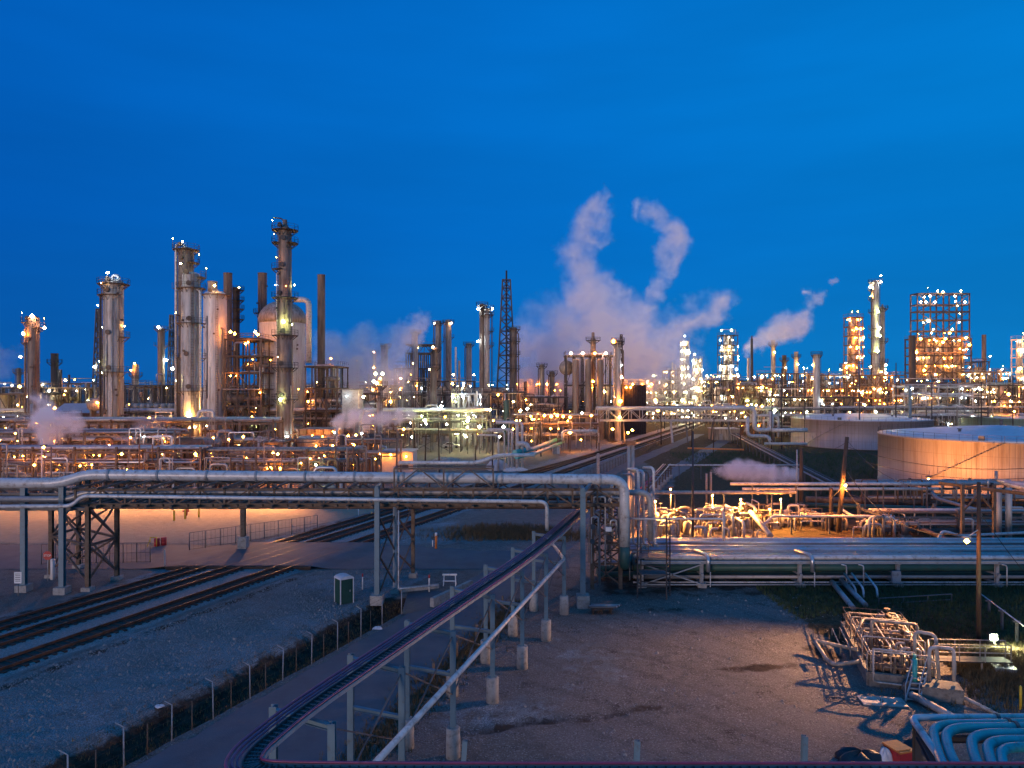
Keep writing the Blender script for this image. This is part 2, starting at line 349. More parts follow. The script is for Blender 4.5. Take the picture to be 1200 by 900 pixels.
# ================================================================== GROUND
def ground_material():
    m = bpy.data.materials.new('ground_soil'); m.use_nodes = True; t = m.node_tree; b = t.nodes['Principled BSDF']; k = t.links.new
    b.inputs['Roughness'].default_value = 0.95; b.inputs['Specular IOR Level'].default_value = 0.15
    g = t.nodes.new('ShaderNodeNewGeometry')
    def noise(s, d=5, r=0.6):
        n = t.nodes.new('ShaderNodeTexNoise'); n.inputs['Scale'].default_value = s; n.inputs['Detail'].default_value = d; n.inputs['Roughness'].default_value = r
        k(g.outputs['Position'], n.inputs['Vector']); return n.outputs[0]
    def rng(src, a, c, lo=0, hi=1):
        n = t.nodes.new('ShaderNodeMapRange'); n.inputs['From Min'].default_value = a; n.inputs['From Max'].default_value = c
        n.inputs['To Min'].default_value = lo; n.inputs['To Max'].default_value = hi; k(src, n.inputs[0]); return n.outputs[0]
    def mix(fac, a, c):
        n = t.nodes.new('ShaderNodeMix'); n.data_type = 'RGBA'
        for nm, v in (('A', a), ('B', c)):
            if isinstance(v, tuple): n.inputs[nm].default_value = (*v, 1)
            else: k(v, n.inputs[nm])
        k(fac, n.inputs['Factor']); return n.outputs['Result']
    def attr(nm, amp=0.9):
        a = t.nodes.new('ShaderNodeAttribute'); a.attribute_name = nm
        ad = t.nodes.new('ShaderNodeMath'); ad.operation = 'ADD'; k(a.outputs['Fac'], ad.inputs[0]); k(rng(noise(0.55, 6, 0.7), 0.3, 0.7, -amp/2, amp/2), ad.inputs[1])
        return rng(ad.outputs[0], 0.38, 0.62)
    fine = noise(14, 3, 0.8); mid = noise(1.1, 6, 0.7); big = noise(0.16, 4)
    soil = mix(rng(mid, 0.35, 0.65), (0.14, 0.118, 0.10), (0.235, 0.20, 0.172))
    soil = mix(rng(big, 0.4, 0.6), soil, (0.21, 0.182, 0.165))
    soil = mix(rng(noise(0.5, 6, 0.75), 0.56, 0.68), soil, (0.085, 0.065, 0.052)); soil = mix(rng(noise(3.2, 6, 0.8), 0.56, 0.66), soil, (0.11, 0.09, 0.075)); soil = mix(rng(noise(0.9, 6, 0.8), 0.60, 0.70), soil, (0.30, 0.275, 0.25))
    soil = mix(rng(noise(9.0, 2, 0.9), 0.55, 0.66), soil, (0.40, 0.37, 0.34)); soil = mix(rng(noise(11.0, 2, 0.9), 0.60, 0.70), soil, (0.05, 0.04, 0.03))
    wv = t.nodes.new('ShaderNodeTexWave'); wv.inputs['Scale'].default_value = 0.16; wv.inputs['Distortion'].default_value = 9; wv.inputs['Detail'].default_value = 2; wv.inputs['Detail Scale'].default_value = 0.35; wv.bands_direction = 'DIAGONAL'; k(g.outputs['Position'], wv.inputs['Vector'])
    soil = mix(rng(wv.outputs['Fac'], 0.86, 0.99, 0, 0.22), soil, (0.10, 0.075, 0.06))
    grav = mix(rng(fine, 0.42, 0.60), (0.12, 0.135, 0.14), (0.46, 0.485, 0.49))
    grav = mix(rng(noise(0.8, 6, 0.7), 0.5, 0.72), grav, (0.13, 0.11, 0.09)); grav = mix(rng(noise(0.11, 5, 0.6), 0.42, 0.62), grav, (0.19, 0.18, 0.165)); grav = mix(rng(noise(2.5, 5, 0.8), 0.66, 0.74), grav, (0.06, 0.045, 0.035))
    sand = mix(rng(mid, 0.35, 0.65), (0.33, 0.26, 0.19), (0.40, 0.32, 0.24))
    grass = mix(rng(noise(2.2, 6, 0.75), 0.4, 0.6), (0.045, 0.038, 0.02), (0.13, 0.092, 0.05))
    yard = mix(rng(mid, 0.35, 0.65), (0.15, 0.135, 0.12), (0.22, 0.195, 0.17))
    dirt = mix(rng(mid, 0.4, 0.6), (0.03, 0.022, 0.017), (0.085, 0.062, 0.046))
    c = mix(attr('gravel'), soil, grav); c = mix(attr('yard'), c, yard); c = mix(attr('sand', 0.4), c, sand); c = mix(attr('grass'), c, grass); c = mix(attr('dirt', 0.7), c, dirt)
    k(c, b.inputs['Base Color'])
    bp = t.nodes.new('ShaderNodeBump'); bp.inputs['Strength'].default_value = 1.0; bp.inputs['Distance'].default_value = 0.13
    ad = t.nodes.new('ShaderNodeMath'); ad.operation = 'ADD'; k(noise(9, 4, 0.8), ad.inputs[0]); k(noise(1.6, 4, 0.7), ad.inputs[1])
    k(ad.outputs[0], bp.inputs['Height']); k(bp.outputs[0], b.inputs['Normal'])
    MAT['ground'] = m
ground_material()

def zones(x, y):
    t = x-SL*y
    gravel = sstep(-50, -48.5, t)*sstep(-35.5, -37, t)*sstep(70, 67, y)*1.0
    gravel = np.maximum(gravel, sstep(-64, -63, t)*sstep(-49, -50, t))
    gravel = np.maximum(gravel, 0.62*np.exp(-(((x+1)/5)**2+((y-40)/3.0)**2)))
    gravel = np.maximum(gravel, 0.5*np.exp(-(((x-5)/4)**2+((y-47)/6)**2)))
    gravel = np.maximum(gravel, sstep(80, 82, y)*sstep(98, 92, y)*np.exp(-((x+9)/6)**2)*0.8)
    sand = sstep(80, 84, y)*sstep(124, 118, y)*sstep(-20, -22, x+(y-100)*-0.55)
    sand = np.maximum(sand, sstep(76, 79, y)*sstep(96, 92, y)*sstep(14, 16, x)*sstep(30, 27, x))
    yard = sstep(122, 130, y)*sstep(-62, -66, t)
    yard = np.maximum(yard, sstep(-48, -44, t)*sstep(-34, -37, t)*sstep(82, 90, y))
    grass = 0.66*np.exp(-(((x-0.5)/6.0)**2+((y-85.5)/3.2)**2))
    grass = np.maximum(grass, sstep(20.5, 23.5, x)*sstep(47, 50, y+0.3*(x-24))*sstep(80, 76, y))
    grass = np.maximum(grass, sstep(37, 40, t*0+x-0.1*y)*sstep(74, 80, y)*0.9)
    grass = np.maximum(grass, 0.8*sstep(29, 31.5, x)*sstep(75, 78, y))
    grass = np.maximum(grass, sstep(-27, -24, t)*sstep(94, 100, y)*sstep(110, 116, y+x*.3))
    grass = np.maximum(grass, 1.0*np.exp(-(((x-31)/5)**2+((y-45)/3.5)**2)))
    grass = np.maximum(grass, 0.75*sstep(-47, -44, x-0.2*y+0)*sstep(-24, -30, x)*sstep(84, 88, y)*sstep(110, 104, y))
    dirt = sstep(-37.6, -35.8, t)*sstep(-32.4, -33.2, t)*sstep(63, 60, y)
    dirt = np.maximum(dirt, 0.55*np.exp(-((t+48.3)/0.9)**2)*sstep(70, 67, y))
    dirt = np.maximum(dirt, 0.5*np.exp(-((t+62)/1.2)**2))
    dirt = np.maximum(dirt, 0.55*sstep(6, 9, x)*sstep(60, 62.5, y)*sstep(76, 74, y))
    gul = np.exp(-((y-(37.6+0.24*(x+3)+0.16*np.sin(x*1.1)))/0.7)**2)*sstep(-6, -3, x)*sstep(11, 7, x)
    dirt = np.maximum(dirt, 0.5*gul)
    dirt = np.maximum(dirt, 0.78*np.exp(-((x-15.3)/3.2)**2-((y-46-0.1*(x-15))/0.8)**2)); dirt = np.maximum(dirt, 0.7*np.exp(-((x-20.6)/1.6)**2-((y-48.5)/2.0)**2)); dirt = np.maximum(dirt, 0.5*np.exp(-((x-12)/5)**2-((y-58)/1.0)**2))
    dirt = np.maximum(dirt, 0.62*np.exp(-((t+24.2)/0.9)**2)*sstep(60, 55, y))
    return {'gravel': gravel, 'sand': sand, 'yard': yard, 'grass': grass, 'dirt': dirt}
def grid_axis(parts):
    o = []
    for a, b, st in parts: o += list(np.arange(a, b, st))
    return np.array(o)
def grid_mesh(name, xs, ys, zf, m, attrs=None):
    gx, gy = np.meshgrid(xs, ys); z = zf(gx, gy); n, mm = gx.shape
    v = np.stack([gx, gy, z], -1).reshape(-1, 3)
    i = np.arange(n*mm).reshape(n, mm)
    f = np.stack([i[:-1, :-1], i[:-1, 1:], i[1:, 1:], i[1:, :-1]], -1).reshape(-1, 4)
    me = bpy.data.meshes.new(name); me.vertices.add(len(v)); me.vertices.foreach_set('co', v.ravel())
    me.loops.add(f.size); me.loops.foreach_set('vertex_index', f.ravel())
    me.polygons.add(len(f)); me.polygons.foreach_set('loop_start', np.arange(0, f.size, 4)); me.polygons.foreach_set('loop_total', np.full(len(f), 4))
    me.polygons.foreach_set('use_smooth', np.ones(len(f), bool)); me.update(calc_edges=True); me.materials.append(MAT[m])
    if attrs:
        for k, a in attrs(gx, gy).items():
            at = me.attributes.new(k, 'FLOAT', 'POINT'); at.data.foreach_set('value', a.ravel().astype(np.float32))
    o = bpy.data.objects.new(name, me); COL.objects.link(o); return o
xs = grid_axis([(-3000, -400, 200), (-400, -100, 20), (-100, -50, 2), (-50, 48, 0.35), (48, 100, 2), (100, 400, 20), (400, 3001, 200)])
ys = grid_axis([(-300, 15, 15), (15, 66, 0.35), (66, 130, 0.8), (130, 400, 6), (400, 1000, 50), (1000, 4001, 300)])
tag(grid_mesh('ground', xs, ys, height, 'ground', zones), None, None, kind='structure')

def strip(name, m, tfun, ya, yb, st, zoff, cols=8, zf=None):
    """a sheet that follows the ground between two t offsets"""
    ysn = np.arange(ya, yb+st, st); vs = []; n = cols+1
    for y in ysn:
        a, b = tfun(y)
        for j in range(n):
            t = a+(b-a)*j/cols
            if j in (0, cols): t += 0.22*math.sin(y*1.9+j)*math.sin(y*0.73)+random.uniform(-.08, .08)
            x = t+SL*y; vs.append((x, y, (zf(x, y, t) if zf else gz(x, y))+zoff))
    fs = [(i*n+j, i*n+j+1, (i+1)*n+j+1, (i+1)*n+j) for i in range(len(ysn)-1) for j in range(cols)]
    me = bpy.data.meshes.new(name); me.from_pydata(vs, [], fs); me.materials.append(MAT[m]); me.polygons.foreach_set('use_smooth', [True]*len(fs)); me.update()
    o = bpy.data.objects.new(name, me); COL.objects.link(o); return tag(o, None, None, kind='structure')
def roadt(y):
    if y < 50: return (-31.9, -22.6-(y-34)*0.09)
    if y < 70: return (-31.9, -24.0-(y-50)*0.17)
    if y < 95: return (-31.9, -27.0)
    return (-31.6, -27.2)
strip('road', 'asphalt_near', roadt, 22, 300, 1.0, 0.03, 8, lambda x, y, t: 0.0)
def crossz(x, y):
    t = x-SL*y
    return 0.034+0.321*sstep(-66, -62, t)*sstep(-47, -50, t)
cx_ = grid_axis([(-110, -60, 4), (-60, 6.1, 0.8)])
cy_ = np.arange(70.5, 81.6, 0.8)
o = grid_mesh('crossing_road', cx_, cy_, lambda x, y: crossz(x, y), 'asphalt')
tag(o, None, None, kind='structure')
strip('far_path', 'asphalt', lambda y: (-44, -40), 128, 260, 4, 0.03, 2, lambda x, y, t: 0.0)

# ------------------------------------------------------------------ railway tracks
def track_t(i, y):
    if i == 0: return -60+3.6*float(sstep(110, 190, y))
    return (-56.4, -51.6)[i-1]
strip('ballast', 'ballast', lambda y: (-62.6, -49.4), 20, 430, 1.5, 0.0, 14, lambda x, y, t: -0.25+0.37*float(sstep(-63, -62, t)*sstep(-49, -50, t)))
for i_, (ta, tb_) in enumerate(((-61.2, -58.8), (-57.6, -55.2), (-52.8, -50.4))):
    strip('track_bed', 'track_bed', (lambda y, a=ta, b=tb_, k=i_: (a+(3.0*float(sstep(110, 190, y)) if k == 0 else 0), b+(3.0*float(sstep(110, 190, y)) if k == 0 else 0))), 20, 430, 1.5, 0.012, 4, lambda x, y, t: 0.12)
labs = ['farthest railway track, thin rails nearest the pipe bridge legs', 'middle railway track of the three on the ballast', 'railway track nearest the grey gravel field']
for i in range(3):
    def cpt(y): x = track_t(i, y)+SL*y; return Vector((x, y, 0))
    rt = empty('railway_track', (track_t(i, 60)+SL*60, 60, 0.1), labs[i], 'railway track', 'railway tracks side by side')
    d = Vector((SL, 1, 0)).normalized(); nrm = Vector((d.y, -d.x, 0))
    ye = 190 if i == 0 else 425
    for sgn in (-1, 1):
        mb = MB(); pts = []
        yy = 22
        while yy <= ye: pts.append(cpt(yy)+nrm*sgn*0.75); yy += 12 if yy > 110 or yy < 100 else 4
        for a, b in zip(pts[:-1], pts[1:]):
            mb.bar(a+Vector((0, 0, 0.335)), b+Vector((0, 0, 0.335)), 0.09, 0.05)
            mb.bar(a+Vector((0, 0, 0.25)), b+Vector((0, 0, 0.25)), 0.03, 0.14)
            mb.bar(a+Vector((0, 0, 0.19)), b+Vector((0, 0, 0.19)), 0.15, 0.02)
        mb.build('rail', 'rail_steel', rt)
    mb = MB(); s_ = 22.0
    while s_ < ye:
        if not (70.5 < s_ < 81.5):
            c = cpt(s_); mb.box(c+Vector((0, 0, 0.09)), (2.6+random.uniform(-.15, .15), 0.24, 0.18), -math.atan(SL)+random.uniform(-.03, .03))
        s_ += 0.6 if s_ < 180 else 1.2
    tag(mb.build('sleepers', 'sleeper', rt), None, None, kind='stuff')
# dark timber ends where the tracks meet the road crossing
for (yy, lab) in ((70.3, 'dark edge timber at the near side of the road crossing'),):
    mb = MB(); a = Vector((-63+SL*yy, yy, 0.17)); b = Vector((-49+SL*yy, yy, 0.17)); mb.bar(a, b, 0.4, 0.28)
    tag(mb.build('crossing_timber', 'sleeper', None, (a+b)/2), lab, 'timber')

# ------------------------------------------------------------------ loose stones, dry grass
def scatter(name, n, sampler, maker, m):
    V = []; Fc = []; b = 0
    for _ in range(n):
        p = sampler()
        if p is None: continue
        vs, fs = maker(p); V += vs; Fc += [tuple(b+i for i in f) for f in fs]; b += len(vs)
    me = bpy.data.meshes.new(name); me.from_pydata(V, [], Fc); me.materials.append(MAT[m]); me.update()
    o = bpy.data.objects.new(name, me); COL.objects.link(o); return tag(o, None, None, kind='stuff')
def stone(p):
    s = random.uniform(0.03, 0.075)*(1 if random.random() > 0.03 else 2.2); x, y = p; z = gz(x, y)
    vs = [(x+math.cos(a)*s*random.uniform(.7, 1.2), y+math.sin(a)*s*random.uniform(.7, 1.2), z-0.01) for a in (0.3, 1.9, 3.4, 5.0)]+[(x+random.uniform(-.3, .3)*s, y, z+s*random.uniform(0.5, 1))]
    return vs, [(0, 1, 4), (1, 2, 4), (2, 3, 4), (3, 0, 4)]
def s_gravel():
    y = random.uniform(33, 70)**1; t = random.uniform(-49, -37); x = t+SL*y
    if hills(x*0.9, y*0.9) < random.uniform(-1.2, 0.2): return None
    return (x, y)
scatter('loose_gravel', 26000, s_gravel, stone, 'stone')
def s_lot():
    y = random.uniform(31, 62); x = random.uniform(-6, 26)
    if x-SL*y < -24+1.5: return None
    if hills(x*0.5, y*0.5) < random.uniform(-1, 0.9): return None
    return (x, y)
scatter('loose_pebbles', 7000, s_lot, stone, 'stone')
def tuft(p, hmin=0.15, hmax=0.5):
    x, y = p; z = gz(x, y); vs = []; fs = []
    for k in range(5):
        a = random.uniform(0, 6.28); hh = random.uniform(hmin, hmax); l = hh*random.uniform(.1, .6); w_ = 0.025
        dx, dy = math.cos(a), math.sin(a); b = len(vs); ox, oy = random.uniform(-.12, .12), random.uniform(-.12, .12)
        vs += [(x+ox-dy*w_, y+oy+dx*w_, z-0.02), (x+ox+dy*w_, y+oy-dx*w_, z-0.02), (x+ox+dx*l, y+oy+dy*l, z+hh)]; fs.append((b, b+1, b+2))
    return vs, fs
def s_ditch():
    y = random.uniform(26, 61); t = random.gauss(-34.9, 1.0)
    if t > -32.6: return None
    return (t+SL*y, y)
scatter('dry_ditch_grass', 2200, s_ditch, lambda p: tuft(p, .06, .24), 'grass_dry')
def s_isl():
    x = random.gauss(0.5, 3.8); y = random.gauss(85.5, 1.9)
    if y < 82.3: return None
    return (x, y)
scatter('dry_grass', 3500, s_isl, lambda p: tuft(p, .25, .7), 'grass_dry')
def s_slope():
    x = random.uniform(21.5, 52); y = random.uniform(46, 76)
    if y+0.3*(x-24) < 49 or (20 < x < 29.5 and y < 55): return None
    return (x, y)
scatter('slope_grass', 14000, s_slope, lambda p: tuft(p, .15, .5), 'grass_green')
def s_mound():
    x = random.gauss(31.8, 3.0); y = random.gauss(45.0, 2.2)
    if x < 27.2 and y > 43: return None
    return (x, y)
scatter('mound_grass', 9000, s_mound, lambda p: tuft(p, .15, .55), 'grass_dry')
def s_post():
    y = random.uniform(31, 60); t = -22.0-(y-34)*0.1+random.gauss(0, 0.7)
    return (t+SL*y, y)
scatter('verge_grass', 2500, s_post, lambda p: tuft(p, .1, .35), 'grass_dry')
def s_field():
    x = random.uniform(40, 90); y = random.uniform(105, 190)
    return (x, y)
scatter('tank_field_grass', 5000, s_field, lambda p: tuft(p, .4, .9), 'grass_green')

# ================================================================== generic things
def rail_line(mb, pts, h=1.1, post=2.0, r=0.03, closed=False):
    pts = [Vector(p) for p in pts]
    seg = list(zip(pts[:-1], pts[1:]))+([(pts[-1], pts[0])] if closed else [])
    for a, b in seg:
        for hh in (h, h*0.55): mb.bar(a+Vector((0, 0, hh)), b+Vector((0, 0, hh)), r*1.6)
        n = max(1, int((b-a).length/post))
        for i in range(n+1): q = a.lerp(b, i/n); mb.bar(q, q+Vector((0, 0, h)), r*1.6)
def sides(r, D): return int(min(22, max(5, 6+r*F/D*0.9)))
PIPEM = ['pipe_grey', 'pipe_white', 'pipe_alu', 'pipe_brown', 'pipe_grey', 'cladding']

def column(label, x, yt, w_, D, m='cladding', cat='column tower', name='distillation_column', plats=(), lamps=(), ybase=None, pipes=(), top='dome',
           ladder=True, bands=True, segs=None, plat_m='steel_brown', group=None, base_z=0.0, pr=1.0, arcs=None):
    """tower whose top is at row yt and whose shell is w_ px wide, standing at depth D"""
    r = w_/2/F*D; zt = Z(yt, D); c = Vector((X(x, D), D, 0)); n = sides(r, D)
    root = empty(name, (c.x, c.y, base_z), label, cat, group)
    mb = MB(); prof = [(base_z, r*1.03), (base_z+2, r)]; rings = []
    segs = segs or [(yt, 1.0)]
    hs_ = [(Z(yy, D), s) for yy, s in segs]          # from the top down: radius factor that holds below that row
    zcur = base_z+2
    for zz, s in reversed(hs_):
        if abs(prof[-1][1]-r*s) > 1e-3: prof.append((prof[-1][0]+0.8, r*s))
        if bands:
            z = prof[-1][0]+2.4
            while z < zz-0.6:
                rings.append((z, r*s)); z += 2.4
        prof.append((zz, r*s))
    rt_ = prof[-1][1]; body = list(prof); prof = [prof[-1]]
    if top == 'dome': prof += [(zt+rt_*0.22, rt_*0.85), (zt+rt_*0.38, rt_*0.5), (zt+rt_*0.42, 0.02)]
    elif top == 'cone': prof += [(zt+rt_*0.8, rt_*0.35), (zt+rt_*1.6, rt_*0.33)]
    elif top == 'open': prof += [(zt, rt_*1.06), (zt+0.25, rt_*1.06), (zt+0.25, rt_*0.9), (zt-1.5, rt_*0.9)]
    mb.lathe((c.x, c.y), body, n, cap=False)
    if len(prof) > 1: mb.lathe((c.x, c.y), prof, n, cap=(top != 'open'))
    for z, rr in rings:
        for q0, q1 in (((z, rr*0.99), (z, rr*1.02)), ((z, rr*1.02), (z+0.12, rr*1.02)), ((z+0.12, rr*1.02), (z+.12, rr*0.99))): mb.lathe((c.x, c.y), [q0, q1], n, cap=False)
    mb.build('shell', m, root)
    ext = 0
    for pi, pl in enumerate(plats):
        yy = pl if not isinstance(pl, tuple) else pl[0]
        a0, a1 = (pl[1], pl[2]) if isinstance(pl, tuple) else random.choice([(0, 360), (180, 380), (160, 360), (150, 330)])
        wd = 1.15*pr; z = Z(yy, D); k = max(3, int(abs(a1-a0)/30)); mb = MB()
        A = [R(a0+(a1-a0)*i/k) for i in range(k+1)]
        for i in range(k):
            q = []
            for zz in (z-0.1, z+0.02):
                for rr in (r*0.98, r+wd):
                    for a in (A[i], A[i+1]): q.append((c.x+rr*math.cos(a), c.y+rr*math.sin(a), zz))
            mb._add(q, [(0, 1, 3, 2), (4, 6, 7, 5), (0, 4, 5, 1), (2, 3, 7, 6), (0, 2, 6, 4), (1, 5, 7, 3)])
            am = A[i]; mb.bar((c.x+(r+wd*0.9)*math.cos(am), c.y+(r+wd*0.9)*math.sin(am), z-0.1), (c.x+r*math.cos(am), c.y+r*math.sin(am), z-1.1), 0.1)
        po = mb.build('platform', plat_m, root)
        mb = MB(); pts = [(c.x+(r+wd)*math.cos(a), c.y+(r+wd)*math.sin(a), z) for a in A]
        rail_line(mb, pts, 1.1, 1.6, 0.03 if D < 200 else 0.04); mb.build('railing', plat_m, po)
        if D < 200:                                   # manway beside the platform
            mb = MB(); a = R(-90+random.uniform(-25, 15)); d = Vector((math.cos(a), math.sin(a), 0)); p0 = c+Vector((0, 0, z+0.9))+d*r*0.95
            mb.cyl(p0, p0+d*0.35, 0.42, 10); mb.cyl(p0+d*0.35, p0+d*0.43, 0.52, 10); mb.build('manway', plat_m, root)
            if D < 170 and z > 6:
                a = R(a0+(a1-a0)*random.uniform(.2, .9)); p1 = (c.x+(r+wd)*math.cos(a), c.y+(r+wd)*math.sin(a), z); mb = MB(); mb.bar(p1, (p1[0], p1[1], z+2.1), 0.05); mb.build('lamp_bracket', plat_m, root); lamp(root, (p1[0], p1[1], z+2.1), random.choice(['sodium', 'warm', 'warm', 'green']), 0.12)
    if D < 215 and w_ > 9:                             # conduits, nozzles and stain plates down the shell
        for q in range(5):
            a = R(-90+random.uniform(-70, 70)); ca, sa = math.cos(a), math.sin(a); z1 = zt*random.uniform(.45, .97); z0 = zt*random.uniform(.02, .4); rr = r*1.0+.14; mb = MB()
            mb.cyl((c.x+rr*ca, c.y+rr*sa, z0), (c.x+rr*ca, c.y+rr*sa, z1), random.choice([.05, .07, .11]), 6); mb.build('conduit', random.choice(['steel_brown', 'cladding', 'steel', 'pipe_white']), root)
        for q in range(7):
            a = R(-90+random.uniform(-75, 75)); d = Vector((math.cos(a), math.sin(a), 0)); p0 = c+d*r*.96+Vector((0, 0, zt*random.uniform(.08, .95))); mb = MB(); mb.cyl(p0, p0+d*.5, .16, 8); mb.cyl(p0+d*.45, p0+d*.55, .26, 8); mb.build('nozzle', plat_m, root)
    if ladder and plats:
        a = R(-60 if random.random() < 0.5 else -125); px, py = c.x+(r+0.35)*math.cos(a), c.y+(r+0.35)*math.sin(a); mb = MB()
        t = Vector((-math.sin(a), math.cos(a), 0))*0.25; p = Vector((px, py, 0))
        for s in (-1, 1): mb.bar(p+t*s+Vector((0, 0, base_z+1)), p+t*s+Vector((0, 0, Z(plats[0][0] if isinstance(plats[0], tuple) else plats[0], D)+1)), 0.07)
        z = 2
        zz_ = 3.0
        while D < 200 and zz_ < zt-1:
            hp_ = [p+Vector((math.cos(a+g_)*.38, math.sin(a+g_)*.38, zz_)) for g_ in (-1.4, -.7, 0, .7, 1.4)]
            for h0, h1 in zip(hp_[:-1], hp_[1:]): mb.bar(h0, h1, .04)
            zz_ += 1.5
        while z < zt and D < 260: mb.bar(p+t+Vector((0, 0, z)), p-t+Vector((0, 0, z)), 0.04); z += 0.6 if D < 200 else 1.5
        mb.build('ladder', plat_m, root)
    for (dx, ya, yb, wp, mm) in pipes:                # risers: pixel offset, top row, bottom row, width px, material
        pr_ = max(0.06, wp/2/F*D); xx = c.x+dx/F*D; yo = c.y-r*0.55; zb = max(base_z+0.3, Z(yb, D))
        side = 1 if dx > 0 else -1; mb = MB(); za = Z(ya, D)
        if ya < yt+3: pts = [(xx, yo, zb), (xx, yo, za+0.6), (c.x+side*0.1, c.y-0.1, za+0.6), (c.x+side*0.1, c.y-0.1, zt-0.2)]
        else: pts = [(xx, yo, zb), (xx, yo, za), (c.x+side*r*0.3, c.y-r*0.5, za)]
        mb.pipe(pts, pr_, sides(pr_, D), pr_*3); mb.build('riser_pipe', mm, root)
    for (lx, ly, kind, lr) in lamps:
        p = P(lx, ly, D); dxx = p.x-c.x
        if abs(dxx) < r+0.2: p.y = c.y-math.sqrt(max(0, (r+0.1)**2-dxx**2))-0.9
        mb = MB(); ed = Vector((dxx, p.y-c.y, 0))
        if ed.length < 1e-3: ed = Vector((0, -1, 0))
        edn = ed.normalized(); q = c+edn*min(r*0.9, ed.length); mb.bar((p.x, p.y, p.z), (q.x, q.y, p.z-0.9 if p.z < zt else zt-0.3), 0.07)
        mb.build('lamp_bracket', 'steel_dark', root)
        lamp(root, p, kind, lr)
    return root

def stack(label, x, yt, w_, D, m='stack_rust', group=None, taper=1.0, plats=(), base_z=0, lamps=(), pipes=()):
    return column(label, x, yt, w_, D, m, 'chimney stack', 'chimney_stack', plats, lamps, top='open', ladder=bool(plats), bands=True, group=group,
                  segs=[(yt, taper), (yt+(430-yt)*0.5, (1+taper)/2)] if taper != 1 else None, base_z=base_z, plat_m='steel_dark', pipes=pipes)

def lattice(label, x, yt, yb, wt, wb, D, m='steel_dark', lamps=(), cat='lattice mast', name='lattice_mast', bar=0.18, nseg=12, pipe=None):
    zt, zb = Z(yt, D), max(0, Z(yb, D)); c = Vector((X(x, D), D, 0)); root = empty(name, (c.x, c.y, 0), label, cat); ht, hb = wt/2/F*D, wb/2/F*D
    def cor(i, z):
        f = (z-0)/(zt); hw = hb+(ht-hb)*f
        sx, sy = ((-1, -1), (1, -1), (1, 1), (-1, 1))[i % 4]; return Vector((c.x+sx*hw, c.y+sy*hw, z))
    for i in range(4): mb = MB(); mb.bar(cor(i, 0), cor(i, zt), bar*1.4); mb.build('leg', m, root)
    mb = MB(); zs = [0]; f = 0
    for k in range(nseg): zs.append(zt*(1-(1-(k+1)/nseg)**1.15))
    for a, b in zip(zs[:-1], zs[1:]):
        for i in range(4):
            mb.bar(cor(i, b), cor(i+1, b), bar*0.8); mb.bar(cor(i, a), cor(i+1, b), bar*0.6); mb.bar(cor(i+1, a), cor(i, b), bar*0.6)
    mb.build('bracing', m, root)
    if pipe: mb = MB(); mb.cyl(c, c+Vector((0, 0, zt+pipe[1])), pipe[0], 8); mb.build('flare_pipe', 'dark_stack', root)
    for (lx, ly, kind, lr) in lamps: lamp(root, P(lx, ly, D)+Vector((0, -0.3, 0)), kind, lr)
    return root

